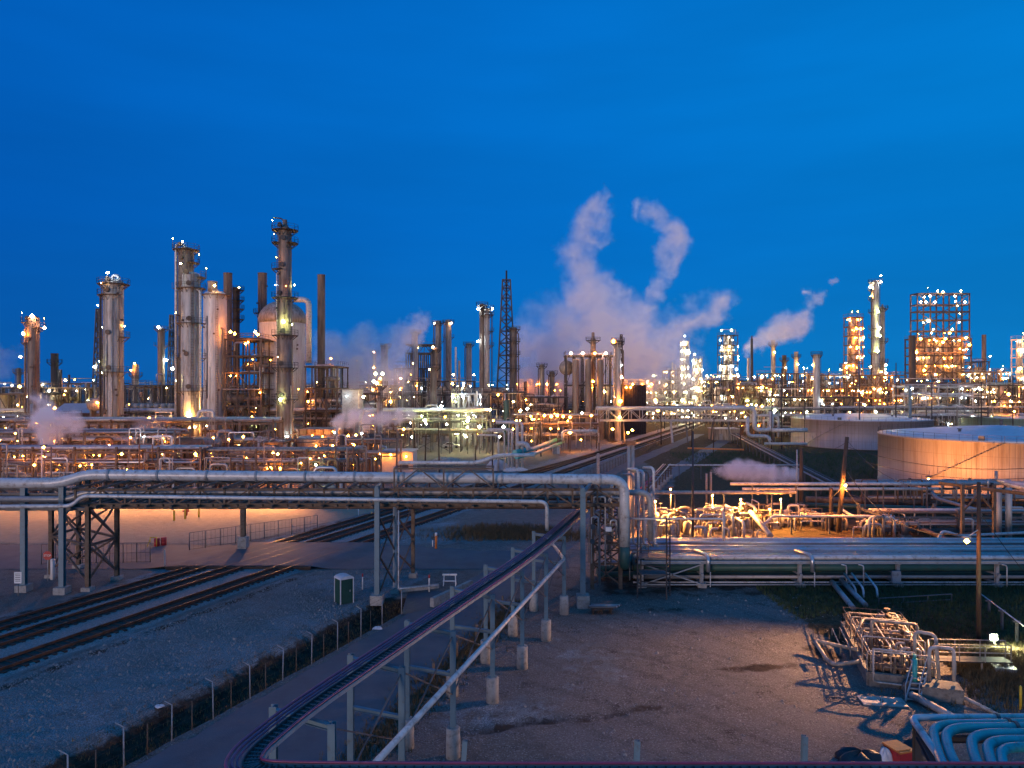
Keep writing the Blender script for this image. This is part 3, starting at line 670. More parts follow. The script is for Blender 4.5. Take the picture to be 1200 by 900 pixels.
def frame(label, x0, x1, yt, D, dep, nlev, nbay, m='steel_brown', name='process_unit', cat='process unit', deck=True, lampk='warm', lampn=10, lampr=0.3,
          vessels=3, pipes=10, base_z=0.0, brace=True, railing=True, fill=1.0, bar=0.32, hp=6, top_clear=False, levels=None, group=None, vm=None, lkinds=None):
    """multi-storey steel frame of a process unit with decks, vessels, pipes and lamps"""
    xa, xb = X(x0, D), X(x1, D); zt = Z(yt, D); root = empty(name, ((xa+xb)/2, D+dep/2, base_z), label, cat, group)
    lv = [base_z+(zt-base_z)*(i+1)/nlev for i in range(nlev)] if not levels else [Z(q, D) for q in levels]
    bx = [xa+(xb-xa)*i/nbay for i in range(nbay+1)]; ny = 1 if dep < 9 else 2; by = [D+dep*i/ny for i in range(ny+1)]
    for xx in bx:
        for yy in by: mb = MB(); mb.bar((xx, yy, base_z), (xx, yy, lv[-1]), bar); mb.build('post', m, root)
    for li, z in enumerate(lv):
        mb = MB()
        for yy in by: mb.bar((xa-0.3, yy, z), (xb+0.3, yy, z), bar*0.7, bar)
        for xx in bx: mb.bar((xx, by[0], z), (xx, by[-1], z), bar*0.7, bar)
        if brace:
            zb = lv[li-1] if li else base_z
            for i in range(nbay):
                if (i+li) % 2 == 0: mb.bar((bx[i], D, zb), (bx[i+1], D, z), bar*0.5)
                elif random.random() < 0.5: mb.bar((bx[i+1], D, zb), (bx[i], D, z), bar*0.5)
        mb.build('beam', m, root)
        if deck and not (top_clear and li == len(lv)-1):
            mb = MB(); mb.box(((xa+xb)/2, D+dep/2, z+bar*0.5+0.06), (xb-xa+0.8, dep+0.6, 0.08)); mb.build('deck', m, root)
            if railing:
                mb = MB(); rail_line(mb, [(xa-.3, D+dep, z+.4), (xa-.3, D-.2, z+.4), (xb+.3, D-.2, z+.4), (xb+.3, D+dep, z+.4)], 1.1, 2.2, 0.04); mb.build('railing', m, root)
    lz = [base_z]+lv
    for i in range(vessels):
        li = random.randrange(0, max(1, len(lv))); z0 = lz[li]; hgt_ = (lz[li+1]-z0) if li+1 < len(lz) else 3
        mm = vm or random.choice(['cladding', 'pipe_alu', 'cladding_pale', 'cladding_brown']); mb = MB(); xx = random.uniform(xa+1, xb-1); yy = random.uniform(D+0.8, D+dep*0.5)
        if random.random() < 0.5:
            r_ = min(hgt_*0.32, random.uniform(0.6, 1.3)); ln = min((xb-xa)*0.4, random.uniform(2.5, 6)); xx = min(max(xx, xa+ln/2), xb-ln/2)
            mb.drum((xx-ln/2, yy, z0+hgt_*0.45), (xx+ln/2, yy, z0+hgt_*0.45), r_, sides(r_, D)); mb.box((xx-ln*.3, yy, z0+hgt_*.22), (.3, r_*1.5, hgt_*.4)); mb.box((xx+ln*.3, yy, z0+hgt_*.22), (.3, r_*1.5, hgt_*.4))
        else:
            r_ = random.uniform(0.5, 1.2); hh = min(zt-z0, hgt_*random.uniform(0.8, 2.2)); mb.lathe((xx, yy), [(z0, r_), (z0+hh, r_), (z0+hh+r_*0.35, r_*0.6), (z0+hh+r_*.45, 0.05)], sides(r_, D))
        mb.build('vessel', mm, root)
    for i in range(pipes):
        r_ = random.choice([0.09, 0.12, 0.16, 0.22, 0.3]); mb = MB(); yy = random.uniform(D-0.6, D+dep*0.8); k = random.random()
        z0 = random.choice(lz)+random.uniform(0.5, 1.6); z1 = random.choice(lv)+random.uniform(-1, 1.2); xx = random.uniform(xa, xb); x2 = random.uniform(xa, xb)
        if abs(z1-z0) < 1: z1 = z0+2
        if k < 0.35: pts = [(xx, yy, z0), (xx, yy, z1), (x2, yy, z1)]
        elif k < 0.6: pts = [(xx, yy, base_z), (xx, yy, z1)]
        elif k < 0.85: pts = [(xa-.5, yy, z1), (x2, yy, z1), (x2, yy, z0)]
        else: pts = [(xx, yy, z0), (xx, yy, z1), (xx, yy+dep*0.3, z1)]
        mb.pipe(pts, r_, sides(r_, D), r_*3); mb.build('pipe', random.choice(PIPEM), root)
    for i in range(lampn):
        li = random.randrange(len(lv)); z = lv[li]+random.choice([-0.7, 2.3, -0.7]); k = lampk if not lkinds else random.choice(lkinds)
        front = random.random() < 0.6; xx = random.choice([random.uniform(xa, xb), random.choice(bx)]); yy = D-0.75 if front else random.uniform(D, D+dep*0.6)
        if z > lv[li]: mb = MB(); mb.bar((xx, yy, lv[li]+.1), (xx, yy, z), 0.07); mb.build('lamp_bracket', 'steel_dark', root)
        lamp(root, (xx, yy, z), k, lampr*(0.45+1.1*random.random()**2))
    return root

def rack(label, xa, xb, D, dep, levels, per=6, bay=7.0, m='steel', rmax=0.3, lampn=6, lampk='warm', lampr=0.25, group=None, mats=None, stub=True, name='pipe_rack', drops=6, base_z=0.0, trussed=False):
    """pipe rack along X from xa to xb metres"""
    root = empty(name, ((xa+xb)/2, D, base_z), label, 'pipe rack', group); n = max(1, int(abs(xb-xa)/bay)); mats = mats or PIPEM
    for i in range(n+1):
        xx = xa+(xb-xa)*i/n
        for yy in (D, D+dep): mb = MB(); mb.bar((xx, yy, base_z), (xx, yy, levels[-1]+0.4), 0.3); mb.build('post', m, root)
        mb = MB()
        for z in levels: mb.bar((xx, D-0.4, z-0.15), (xx, D+dep+0.4, z-0.15), 0.22, 0.3)
        if i % 3 == 0 and i < n: mb.bar((xx, D, base_z+0.5), (xx+(xb-xa)/n, D, levels[0]-0.3), 0.12); mb.bar((xx, D, levels[0]-0.3), (xx+(xb-xa)/n, D, base_z+0.5), 0.12)
        mb.build('cross_beam', m, root)
    mb = MB()
    for z in levels: mb.bar((xa, D, z-0.45), (xb, D, z-0.45), 0.15, 0.25); mb.bar((xa, D+dep, z-0.45), (xb, D+dep, z-0.45), 0.15, 0.25)
    mb.build('side_beam', m, root)
    for z in levels:
        yy = D+0.1
        for k in range(per):
            r_ = random.uniform(0.07, rmax); yy += r_
            if yy > D+dep: break
            a, b = xa, xb
            if random.random() < 0.35: a = random.uniform(xa, (xa+xb)/2)
            if random.random() < 0.35: b = random.uniform((xa+xb)/2, xb)
            pts = [(a, yy, z+r_), (b, yy, z+r_)]
            if a != xa and stub: pts = [(a, yy, z-random.uniform(1, 3)), (a, yy, z+r_)]+pts[1:]
            if b != xb and stub: pts = pts[:-1]+[(b, yy, z+r_), (b, yy, z+random.uniform(-2.5, 2))]
            if random.random() < 0.25 and (xb-xa) > 25:           # expansion loop
                q = random.uniform(a+8, b-8) if b-a > 20 else None
                if q: pts = pts[:-1]+[(q, yy, z+r_), (q, yy, z+r_+1.6), (q+3, yy, z+r_+1.6), (q+3, yy, z+r_)]+pts[-1:]
            mb = MB(); mb.pipe(pts, r_, sides(r_, D), r_*2.5, 4); mb.build('pipe', random.choice(mats), root); yy += r_+random.uniform(0.08, 0.5)
    for k in range(drops):
        r_ = random.uniform(0.07, 0.16); xx = random.uniform(xa, xb); z = random.choice(levels); x2 = xx+random.uniform(-4, 4); mb = MB()
        mb.pipe([(xx, D-0.6, random.uniform(0.4, 1.5)), (xx, D-0.6, z+0.9), (x2, D-0.6, z+0.9), (x2, D-0.6, z+random.choice([-1.8, -3]))], r_, sides(r_, D)); mb.build('drop_pipe', random.choice(mats), root)
    for k in range(lampn):
        z = random.choice(levels); lamp(root, (random.uniform(xa, xb), D+random.uniform(-0.5, dep*.5), z-random.uniform(0.9, 1.4)), lampk if isinstance(lampk, str) else random.choice(lampk), lampr*random.uniform(0.7, 1.2))
    return root

# ================================================================== STORAGE TANKS
def tank(label, cx, cy, r, zr, apex, shell_mat, ringpipe=False):
    root = empty('storage_tank', (cx, cy, 0), label, 'storage tank')
    n = 96; mb = MB(); mb.lathe((cx, cy), [(0, r*1.004), (0.35, r*1.004), (0.36, r), (zr-0.25, r), (zr-0.24, r+0.12), (zr, r+0.12)], n); 
    mb.sm = [True if len(f) == 4 else False for f in mb.f]; mb.build('shell', shell_mat, root)
    mb = MB(); prof = [(zr+0.004, r+0.1)]+[(zr+(apex-zr)*(1-((1-i/8)**1.15)), (r+0.1)*(1-i/8)+0.05) for i in range(1, 9)]
    mb.lathe((cx, cy), prof, n); mb.build('roof', 'roof_white', root)
    mb = MB(); pts = [(cx+(r-0.05)*math.cos(2*math.pi*i/64), cy+(r-0.05)*math.sin(2*math.pi*i/64), zr) for i in range(64)]
    rail_line(mb, pts, 1.0, 2.0, 0.022, closed=True); mb.build('railing', 'steel', root)
    for dx, dy, hh in ((0, 0, .9), (-r*.5, -r*.2, .5), (r*.3, -r*.4, .5)): 
        z0 = zr+(apex-zr)*(1-math.hypot(dx, dy)/r); mb = MB(); mb.cyl((cx+dx, cy+dy, z0-.05), (cx+dx, cy+dy, z0+hh), 0.25, 10); mb.cyl((cx+dx, cy+dy, z0+hh), (cx+dx, cy+dy, z0+hh+.12), 0.4, 10); mb.build('roof_vent', 'steel', root)
    a = R(228); mb = MB(); mb.box((cx+(r-1.2)*math.cos(a), cy+(r-1.2)*math.sin(a), zr+0.45), (0.8, 0.8, 0.7), a)
    mb.build('roof_hatch', 'steel', root)
    # spiral stair on the left side
    mb = MB(); k = 34
    for i in range(k):
        a = R(196+i*1.25); z = zr*(i+1)/k; c_, s_ = math.cos(a), math.sin(a)
        mb.box((cx+(r+0.45)*c_, cy+(r+0.45)*s_, z), (0.85, 0.28, 0.05), a)
        if i % 3 == 0: mb.bar((cx+(r+0.85)*c_, cy+(r+0.85)*s_, z), (cx+(r+0.85)*c_, cy+(r+0.85)*s_, z+1), 0.04)
    mb.build('stair', 'steel', root)
    return root
tankmat('tank_wall_near', (0.42, 0.33, 0.26), 87, 129, 170); tankmat('tank_wall_mid', (0.38, 0.31, 0.31), 103, 215, 130); tankmat('tank_wall_far', (0.28, 0.40, 0.34), 170, 232, 90)
tank('large round storage tank nearest the camera with copper lit ribbed wall and pale blue roof', 87, 129, 19.6, 8.9, 10.7, 'tank_wall_near')
tank('round storage tank with dull mauve wall and flat pale roof, behind the copper lit tank', 103, 215, 19.0, 7.9, 9.4, 'tank_wall_mid')
tank('distant storage tank with pale green rim, partly hidden behind the copper lit tank', 170, 232, 24.0, 7.6, 8.6, 'tank_wall_far')
mb = MB()
for tt, r0 in (((87, 129), 25), ((103, 215), 25)):
    pass

# ================================================================== PIPE BRIDGE
ZB, ZT = 7.8, 9.1; XL, XR = X(103, 63), 9.3
br = empty('pipe_bridge', ((XL+XR)/2, 63, 7.2), 'long steel truss pipe bridge crossing above the railway and road', 'pipe bridge')
for Dk in (61.2, 65.8):
    mb = MB(); mb.hbeam((XL, Dk, ZT), (XR, Dk, ZT), 0.22); mb.hbeam((XL, Dk, ZB), (XR, Dk, ZB), 0.30)
    n = 22
    for i in range(n+1):
        xx = XL+(XR-XL)*i/n; mb.bar((xx, Dk, ZB), (xx, Dk, ZT), 0.15)
        if i < n: x2 = XL+(XR-XL)*(i+1)/n; mb.bar((xx, Dk, ZT if i % 2 else ZB), (x2, Dk, ZB if i % 2 else ZT), 0.11)
    mb.build('truss', 'steel_brown', br)
mb = MB()
for i in range(45):
    xx = XL+(XR-XL)*i/44; mb.bar((xx, 60.4 if i % 2 == 0 else 61, ZB-0.05), (xx, 66, ZB-0.05), 0.2)
    if i % 2 == 0: mb.bar((xx, 60.6, ZT+.12), (xx, 66, ZT+.12), 0.16)
mb.build('cross_beam', 'steel_brown', br)
# raised truss section on the bridge between the centre post and the slope of the road
up = empty('raised_truss', (X(520, 59.5), 59.5, ZT), 'raised braced truss section standing on the middle of the pipe bridge', 'truss')
DU = 59.5; za, zb_ = Z(549, DU), Z(572, DU)
mb = MB(); xa, xb = X(462, DU), X(578, DU)
mb.bar((xa, DU, za), (xb, DU, za), 0.16); mb.bar((xa, DU, zb_), (xb, DU, zb_), 0.12)
for i in range(5):
    p = xa+(xb-xa)*i/4; mb.bar((p, DU, zb_), (p, DU, za if i in (0, 2, 4) else zb_+.1), 0.12)
    if i < 4: q = xa+(xb-xa)*(i+1)/4; mb.bar((p, DU, za if i % 2 else zb_), (q, DU, zb_ if i % 2 else za), 0.1)
for q_ in (xa, (xa+xb)/2, xb): mb.bar((q_, DU, zb_), (q_, 61.2, zb_-.2), .12); mb.bar((q_, DU, za), (q_, 61.2, za), .1)
mb.bar((xa, 61.2, za), (xb, 61.2, za), .1)
mb.build('truss', 'steel_brown', up)
mb = MB(); mb.pipe([(xa, 62, za+.2), (xb-1.5, 62, za+.2), (xb+.5, 62, za+.85), (xb+3.5, 62, za+0.85)], 0.16, 14); mb.build('top_pipe', 'pipe_white', up)

def hcol(mb, x, y, D, ytop, a=0.36):
    mb.hbeam((X(x, D), D, 0.3), (X(x, D), D, Z(ytop, D)), a)
def footing(mb, x, D, s=0.8, h=0.45): mb.box((X(x, D), D, h/2-0.1), (s, s, h+0.2))
# left lattice trestle
tr = empty('trestle', (X(100, 65), 66, 0), 'braced steel trestle under the left end of the pipe bridge', 'trestle')
legs = [(60, 67.5), (103, 63.2), (137, 66.8), (92, 71)]
L_ = [Vector((X(a, d), d, 0)) for a, d in legs]
for p in L_:
    mb = MB(); mb.hbeam(p+Vector((0, 0, .3)), p+Vector((0, 0, ZT+(1.4 if p is L_[1] else -.4))), 0.34); mb.build('leg', 'steel_brown', tr)
for p in L_: mb = MB(); mb.box(p+Vector((0, 0, .12)), (.8, .8, .4)); mb.build('footing', 'concrete', tr)
mb = MB()
for i in range(4):
    a, b = L_[i], L_[(i+1) % 4]
    for z0, z1 in ((0.8, 3.9), (3.9, 7.1)):
        mb.bar(a+Vector((0, 0, z0)), b+Vector((0, 0, z1)), .14); mb.bar(b+Vector((0, 0, z0)), a+Vector((0, 0, z1)), .14); mb.bar(a+Vector((0, 0, z1)), b+Vector((0, 0, z1)), .2)
mb.build('brace', 'steel_brown', tr)
# blue outrigger posts
bl = [('blue steel post leftmost in the row carrying the front pipes', 28, 63, 566), ('second blue steel post from the left in the row carrying the front pipes', 73, 62.3, 564),
      ('tall blue steel post with concrete foot beside the portable toilet', 442, 60, 571), ('blue steel post with concrete foot at the right end of the pipe bridge', 683, 58.6, 573)]
for i, (lab, x, D, yt) in enumerate(bl):
    t_ = empty('support_post', (X(x, D), D, 0), lab, 'post', 'blue posts under the front pipes')
    mb = MB(); hcol(mb, x, 0, D, yt, 0.4 if i > 1 else 0.42); mb.build('post', 'paint_blue', t_)
    mb = MB(); footing(mb, x, D, 1.0, 0.6 if i < 3 else 1.0); mb.build('footing', 'concrete', t_)
    mb = MB(); zt = Z(yt, D)
    if i == 3: mb.bar((X(x, D), D, zt-.3), (X(x+14, 61), 61, zt+.5), 0.22)
    mb.bar((X(x, D), D-0.3, zt), (X(x, D), 61.4 if D < 61 else 66, zt), 0.25); mb.build('arm', 'paint_blue', t_)
# left low bridge section (pipes come in from the left at a lower level)
lf = empty('pipe_bridge_wing', (X(20, 63), 63, 6), 'low left wing of the pipe bridge with braced side girders', 'pipe bridge')
mb = MB(); zl = Z(580, 63); zk = Z(597, 63)
for Dk in (63.2, 66.5):
    mb.hbeam((-62, Dk, zl), (X(100, 63), Dk, zl), 0.26); mb.hbeam((-62, Dk, zk), (X(100, 63), Dk, zk), 0.26)
    for i in range(10): a = -62+(X(100, 63)+62)*i/10; b = -62+(X(100, 63)+62)*(i+1)/10; mb.bar((a, Dk, zk if i % 2 else zl), (b, Dk, zl if i % 2 else zk), 0.12); mb.bar((a, Dk, zk), (a, Dk, zl), 0.12)
mb.build('girder', 'steel', lf)
# centre support
ct = empty('trestle', (X(473, 64), 64, 0), 'narrow braced trestle at the middle of the pipe bridge behind the tall blue post', 'trestle')
cc = [Vector((X(463, 62.6), 62.6, 0)), Vector((X(484, 67.5), 67.5, 0))]
for p, zt in zip(cc, (Z(547, 62.6), ZB)): mb = MB(); mb.hbeam(p+Vector((0, 0, .3)), p+Vector((0, 0, zt)), .32); mb.build('leg', 'steel_galv' if p is cc[0] else 'steel_brown', ct)
mb = MB(); q0 = Vector((X(445, 60), 60.2, 0))
for a, b in ((q0, cc[0]), cc):
    for z0, z1 in ((0.8, 3.6), (3.6, 6.8)): mb.bar(a+Vector((0, 0, z1)), b+Vector((0, 0, z0)), .12); mb.bar(a+Vector((0, 0, z0)), b+Vector((0, 0, z1)), .1)
mb.build('brace', 'steel_brown', ct)
for p in cc: mb = MB(); mb.box(p+Vector((0, 0, .2)), (.7, .7, .5)); mb.build('footing', 'concrete', ct)
# rear pier seen below the bridge
rp = empty('support_post', (X(285, 78), 78, 0), 'single brown steel pier on a concrete stub beside the orange lit lot', 'post')
mb = MB(); mb.hbeam((X(285, 78), 78, 1.5), (X(285, 78), 78, 7.6), .45); mb.bar((X(285, 78), 78, 7.4), (X(285, 78), 65.9, 7.3), .3); mb.build('post', 'steel_brown', rp)
mb = MB(); mb.box((X(285, 78), 78, .7), (.9, .9, 1.8)); mb.build('footing', 'concrete', rp)

def pipeline(label, pts, r, m, D=None, n=None, bend=None, flanges=(), name='pipeline', cat='pipe', stands=None, group=None):
    """pts: (x px, y px, depth)"""
    q = [P(*p) if len(p) == 3 else Vector(p[:3]) for p in pts]
    root = empty(name, (q[0]+q[-1])/2, label, cat, group); mb = MB(); mb.pipe(q, r, n or sides(r, min(p.y for p in q)), bend or r*3, 6); mb.build('pipe', m, root)
    if flanges:
        for i, f in flanges:
            mb = MB(); a, b = q[i], q[i+1]; c = a.lerp(b, f); d = (b-a).normalized(); mb.cyl(c-d*.09, c+d*.015, r*1.12, 16); mb.cyl(c+d*.015, c+d*.09, r*1.12, 16); mb.build('flange', 'steel_galv' if len(flanges) < 8 else 'pipe_grey', root)
    if stands:
        for (i, f, zb) in stands:
            c = q[i].lerp(q[i+1], f); mb = MB(); mb.bar((c.x, c.y, zb), (c.x, c.y, c.z-r*.6), .14); mb.box((c.x, c.y, c.z-r), (.5, r*2.4, .1)); mb.build('stand', 'steel', root)
    return root
def joints(n, i=1): return [(i, (k+.5)/n) for k in range(n)]
pipeline('thickest pale pipe along the top of the pipe bridge, turning down at its right end',
         [(-60, 566, 60.4), (72, 566, 60.4), (100, 556, 60.4), (732, 562, 60.4), (732, 640, 60.4)], 0.43, 'pipe_white', bend=1.3, flanges=joints(11, 2), name='bridge_pipe')
pipeline('dark green elbow pipe turning right at the foot of the thick pale pipe', [(732, 640, 60.4), (732, 662, 60.4), (732, 662, 66), (760, 640, 69)], 0.42, 'pipe_green', bend=1.6, name='bridge_pipe')
pipeline('grey pipe along the middle of the pipe bridge, dropping into the low rack',
         [(-60, 585, 62.5), (82, 585, 62.5), (98, 577, 62.5), (762, 577, 62.5), (762, 634, 62.5)], 0.27, 'pipe_grey', bend=1.0, flanges=joints(8, 2), name='bridge_pipe')
pipeline('slim pale pipe along the bridge front, bending down before the blue end post',
         [(-60, 594, 59.5), (84, 593, 59.5), (96, 581, 59.5), (641, 588, 59.5), (641, 622, 59.5)], 0.16, 'pipe_white', bend=0.6, name='bridge_pipe')
pipeline('dull brown pipe low on the bridge deck under the grey pipe', [(98, 592, 64.2), (720, 592, 64.2)], 0.33, 'pipe_brown', flanges=joints(9, 0), name='bridge_pipe')
pipeline('dark pipe at the back of the bridge deck', [(98, 584, 65.3), (715, 584, 65.3)], 0.2, 'pipe_brown', name='bridge_pipe')
pipeline('thin pale upright pipe with a flat end piece beside the concrete culvert', [(467, 598, 60.8), (467, 690, 60.8), (513, 686, 61.5)], 0.06, 'pipe_white', bend=.15, name='small_pipe')

# ---------------- vertical pipe cluster at the bridge's right end
labs_ = ['pale upright pipe just right of the thick falling pipe', 'thin upright pipe second from the thick falling pipe', 'pale upright pipe in the middle of the cluster at the bridge end',
         'thin rust tinged upright pipe of the cluster at the bridge end', 'rightmost tall upright pipe of the cluster at the bridge end', 'upright pipe left of the thick falling pipe']
for (x, yt, D, r, m), lab in zip([(748, 550, 63.5, .14, 'pipe_white'), (742, 556, 65, .1, 'pipe_grey'), (754, 552, 66, .15, 'pipe_alu'), (760, 553, 66.5, .08, 'pipe_brown'), (766, 548, 64.5, .12, 'pipe_white'), (717, 566, 64, .14, 'pipe_alu')], labs_):
    pipeline(lab, [(x-(12 if x > 730 else -10), yt, D+1.5), (x, yt, D), (x, 636, D), (x+6, 640, D)], r, m, bend=.5, name='upright_pipe', group='upright pipes at the bridge end')
pipeline('thin straight pipe crossing from the bridge end to a right angle drop', [(727, 608, 61.5), (848, 608, 61.5), (848, 634, 61.5)], 0.09, 'pipe_white', bend=.35, name='small_pipe')
tr2 = empty('trestle', (X(712, 65), 65, 0), 'dark lattice trestle under the right end of the pipe bridge', 'trestle')
cs = [Vector((X(x, d), d, 0)) for x, d in ((694, 63), (727, 63), (727, 68), (694, 68))]
for p in cs: mb = MB(); mb.hbeam(p+Vector((0, 0, .2)), p+Vector((0, 0, ZT)), .3); mb.build('leg', 'steel_brown', tr2)
mb = MB()
for i in range(4):
    a, b = cs[i], cs[(i+1) % 4]
    for k in range(4): z0, z1 = .6+k*1.8, .6+(k+1)*1.8; mb.bar(a+Vector((0, 0, z0)), b+Vector((0, 0, z1)), .11); mb.bar(b+Vector((0, 0, z0)), a+Vector((0, 0, z1)), .11); mb.bar(a+Vector((0, 0, z1)), b+Vector((0, 0, z1)), .14)
mb.build('brace', 'steel_brown', tr2)
for k in range(7):
    pass
vc = empty('valve_cluster', (X(712, 62), 62, 2), 'tangle of small pipes, valves and cable trays inside the trestle at the bridge end', 'valve cluster')
random.seed(11)
for k in range(16):
    x = random.uniform(690, 740); D = random.uniform(61.5, 65); y0 = random.uniform(575, 610); y1 = random.uniform(615, 690); x2 = x+random.uniform(-14, 14); r_ = random.uniform(.04, .11)
    mb = MB(); mb.pipe([P(x, y1, D), P(x, y0, D), P(x2, y0, D), P(x2, y0+random.uniform(8, 30), D)], r_, 8); mb.build('pipe', random.choice(PIPEM), vc)
    if k % 3 == 0: mb = MB(); c = P(x, (y0+y1)/2, D); mb.ball(c, r_*2.2, 8); mb.cyl(c, c+Vector((0, -.5, 0)), .03, 6); mb.cyl(c+Vector((0, -.5, 0)), c+Vector((0, -.54, 0)), .22, 10); mb.build('valve', 'steel', vc)
lamp_white_box = MB().box(P(713, 620, 60.7), (.5, .3, .35)); tag(lamp_white_box.build('junction_box', 'white_paint', None, P(713, 620, 60.7)), 'small pale junction box fixed on the trestle at the bridge end', 'junction box')
# ladder and platform beside the low rack
st = empty('access_stair', (X(768, 61), 61, 0), 'dark scaffold stair tower with railings left of the low pipe rack', 'stair tower')
for x, D, yt in ((747, 61, 622), (781, 60.6, 606), (785, 61.6, 606), (751, 62.5, 622)):
    mb = MB(); mb.bar((X(x, D), D, 0), (X(x, D), D, Z(yt, D)), .1); mb.build('post', 'steel_dark', st)
mb = MB()
for z in (1.0, 2.4, 3.4): mb.bar((X(747, 61), 61, z), (X(783, 60.8), 60.8, z), .08); mb.bar((X(751, 62.5), 62.5, z), (X(785, 61.6), 61.6, z), .08)
z = .3
while z < 6.6: mb.bar((X(781, 60.6), 60.6, z), (X(785, 61.6), 61.6, z), .05); z += .33
mb.build('rung', 'steel_dark', st)
mb = MB(); mb.box((X(765, 61.5), 61.6, 3.4), (2.6, 1.7, .07)); mb.box((X(765, 61.5), 61.6, 2.0), (2.2, 1.5, .06)); mb.build('platform', 'steel', st)
mb = MB(); rail_line(mb, [(X(716, 61), 61, 3.45), (X(782, 60.7), 60.7, 3.45)], 1.1, 1.2, .03); mb.build('railing', 'steel_brown', st)

# ---------------- low pipe rack running right
rk = empty('low_pipe_rack', (32, 68, 0), 'low wide pipe rack carrying many bright parallel pipes across the right side', 'pipe rack')
x0r, x1r = X(742, 66), 56.0
posts = [752, 822, 937, 1052, 1168, 1284]
for x in posts:
    for D in (64.3, 72.3):
        xx = X(x, 64.3); mb = MB(); mb.hbeam((xx, D, .2), (xx, D, 2.35), .28); mb.build('post', 'paint_grey', rk)
        mb = MB(); mb.box((xx, D, .12), (.75, .75, .5)); mb.build('footing', 'concrete', rk)
    mb = MB()
    for z in (2.28, 1.25, .42): mb.bar((X(x, 64.3), 63.9, z-.1), (X(x, 64.3), 72.8, z-.1), .22, .2)
    mb.build('cross_beam', 'paint_grey', rk)
mb = MB(); mb.hbeam((x0r, 63.95, 2.28), (x1r, 63.95, 2.28), .25); mb.bar((x0r, 64.0, .3), (x1r, 64.0, .3), .1); mb.bar((x0r, 73, 2.2), (x1r, 73, 2.2), .15)
mb.bar((X(752, 64.3), 64, .3), (X(822, 64.3), 64, 2.1), .1); mb.bar((X(822, 64.3), 64, .3), (X(752, 64.3), 64, 2.1), .1); mb.build('side_beam', 'steel_galv', rk)
random.seed(5); yy = 64.4
cols_ = ['pipe_alu', 'pipe_grey', 'pipe_grey', 'pipe_brown', 'pipe_alu', 'pipe_grey', 'pipe_white']
k = 0
while yy < 72.8:
    r_ = random.choice([.08, .11, .14, .17, .2]); a = x0r+random.choice([0, 0, .8, 1.8]); mb = MB(); yy += r_
    b = x1r if random.random() < .8 else random.uniform(30, 50)
    pts = [(a, yy, 2.34+r_), (b, yy, 2.34+r_)]
    if b != x1r: pts += [(b, yy, .6)]
    if random.random() < .35: pts = [(a, yy, 1.2)]+pts
    mb.pipe(pts, r_, 14, r_*3); mb.build('pipe', random.choice(cols_), rk); yy += r_+random.choice([.08, .14, .3, .45]); k += 1
for z, D, r_, m in ((1.6, 64.9, .33, 'pipe_green'), (1.42, 66.2, .22, 'pipe_green'), (1.5, 68, .3, 'pipe_green'), (1.45, 70, .25, 'pipe_brown'), (.72, 65.0, .16, 'pipe_grey'), (.62, 66.3, .24, 'pipe_green'), (.7, 68, .3, 'pipe_green'), (.66, 70.5, .2, 'pipe_grey'), (.34, 64.6, .07, 'pipe_white')):
    mb = MB(); mb.pipe([(X(700 if z < 1 and D > 66 else 742, D), D, z), (x1r, D, z)], r_, 14); mb.build('pipe', m, rk)
for x in (830, 952): # small drop loops at the front edge
    D = 63.7; mb = MB(); mb.pipe([(X(x-8, D), 66, 2.85), (X(x, D), 64.2, 2.85), (X(x, D), D, 2.6), (X(x, D), D, 1.5)], .17, 12, .4); mb.build('drop_pipe', 'pipe_alu', rk)
    mb = MB(); mb.bar((X(x+2, D), D-.1, .2), (X(x+2, D), D-.1, 1.5), .07); mb.build('drop_pipe', 'pipe_white', rk)
for x in (992, 1012, 1180):
    D = 63.5; mb = MB(); mb.pipe([(X(x-6, D), D, 2.2), (X(x, D), D, 2.1), (X(x, D), D, -.1)], .06, 8, .2); mb.build('drop_pipe', 'pipe_white', rk)
mb = MB(); mb.box((X(1050, 63.6), 63.6, 1.1), (.75, .25, 1.0)); mb.build('control_box', 'paint_grey', rk)
pipeline('long pale pipe raised behind the low rack, highest of the pair', [(750, 636, 73.6), (762, 632, 73.4), (1290, 632, 73.4)], .16, 'pipe_white', stands=[(1, f, 0) for f in (.1, .3, .5, .7, .9)], name='raised_pipe')
pipeline('shorter pale pipe raised behind the low rack with an upright end', [(848, 600, 72.6), (848, 637, 72.6), (1290, 637, 72.6)], .13, 'pipe_white', name='raised_pipe')
pipeline('grey pipe sloping up to the right above the low rack', [(1085, 652, 70), (1143, 633, 76), (1290, 633, 76)], .15, 'pipe_grey', name='raised_pipe')
pipeline('thin rail pipe on low stands down the dark grass slope at right', [(1148, 695, 58), (1215, 745, 46)], .05, 'pipe_white', name='handrail', cat='handrail', stands=[(0, f, .2) for f in (.2, .45, .7)])

# ================================================================== RED CABLE RUN (foreground)
def offs(path, d):
    o = []
    for i, p in enumerate(path):
        a = path[max(0, i-1)]; b = path[min(len(path)-1, i+1)]; t = Vector((b[0]-a[0], b[1]-a[1])).normalized(); o.append(Vector((p[0]-t.y*d, p[1]+t.x*d, p[2])))
    return o
ctl = [(5.9, 66.5), (1.25, 50.2), (-4.2, 35.9), (-6.6, 29.4), (-7.9, 25.9), (-8.45, 23.9), (-8.75, 22.6), (-8.6, 21.5), (-7.9, 20.95), (-6.8, 20.8), (-3, 20.75), (8, 20.75), (17.5, 20.75)]
ctl = [Vector((a, b, 6.5)) for a, b in ctl]
def smooth(path, k=2):
    for _ in range(k):
        o = [path[0]]
        for a, b in zip(path[:-1], path[1:]): o += [a.lerp(b, .25), a.lerp(b, .75)]
        o.append(path[-1]); path = o
    return path
ctl = smooth(ctl, 2)
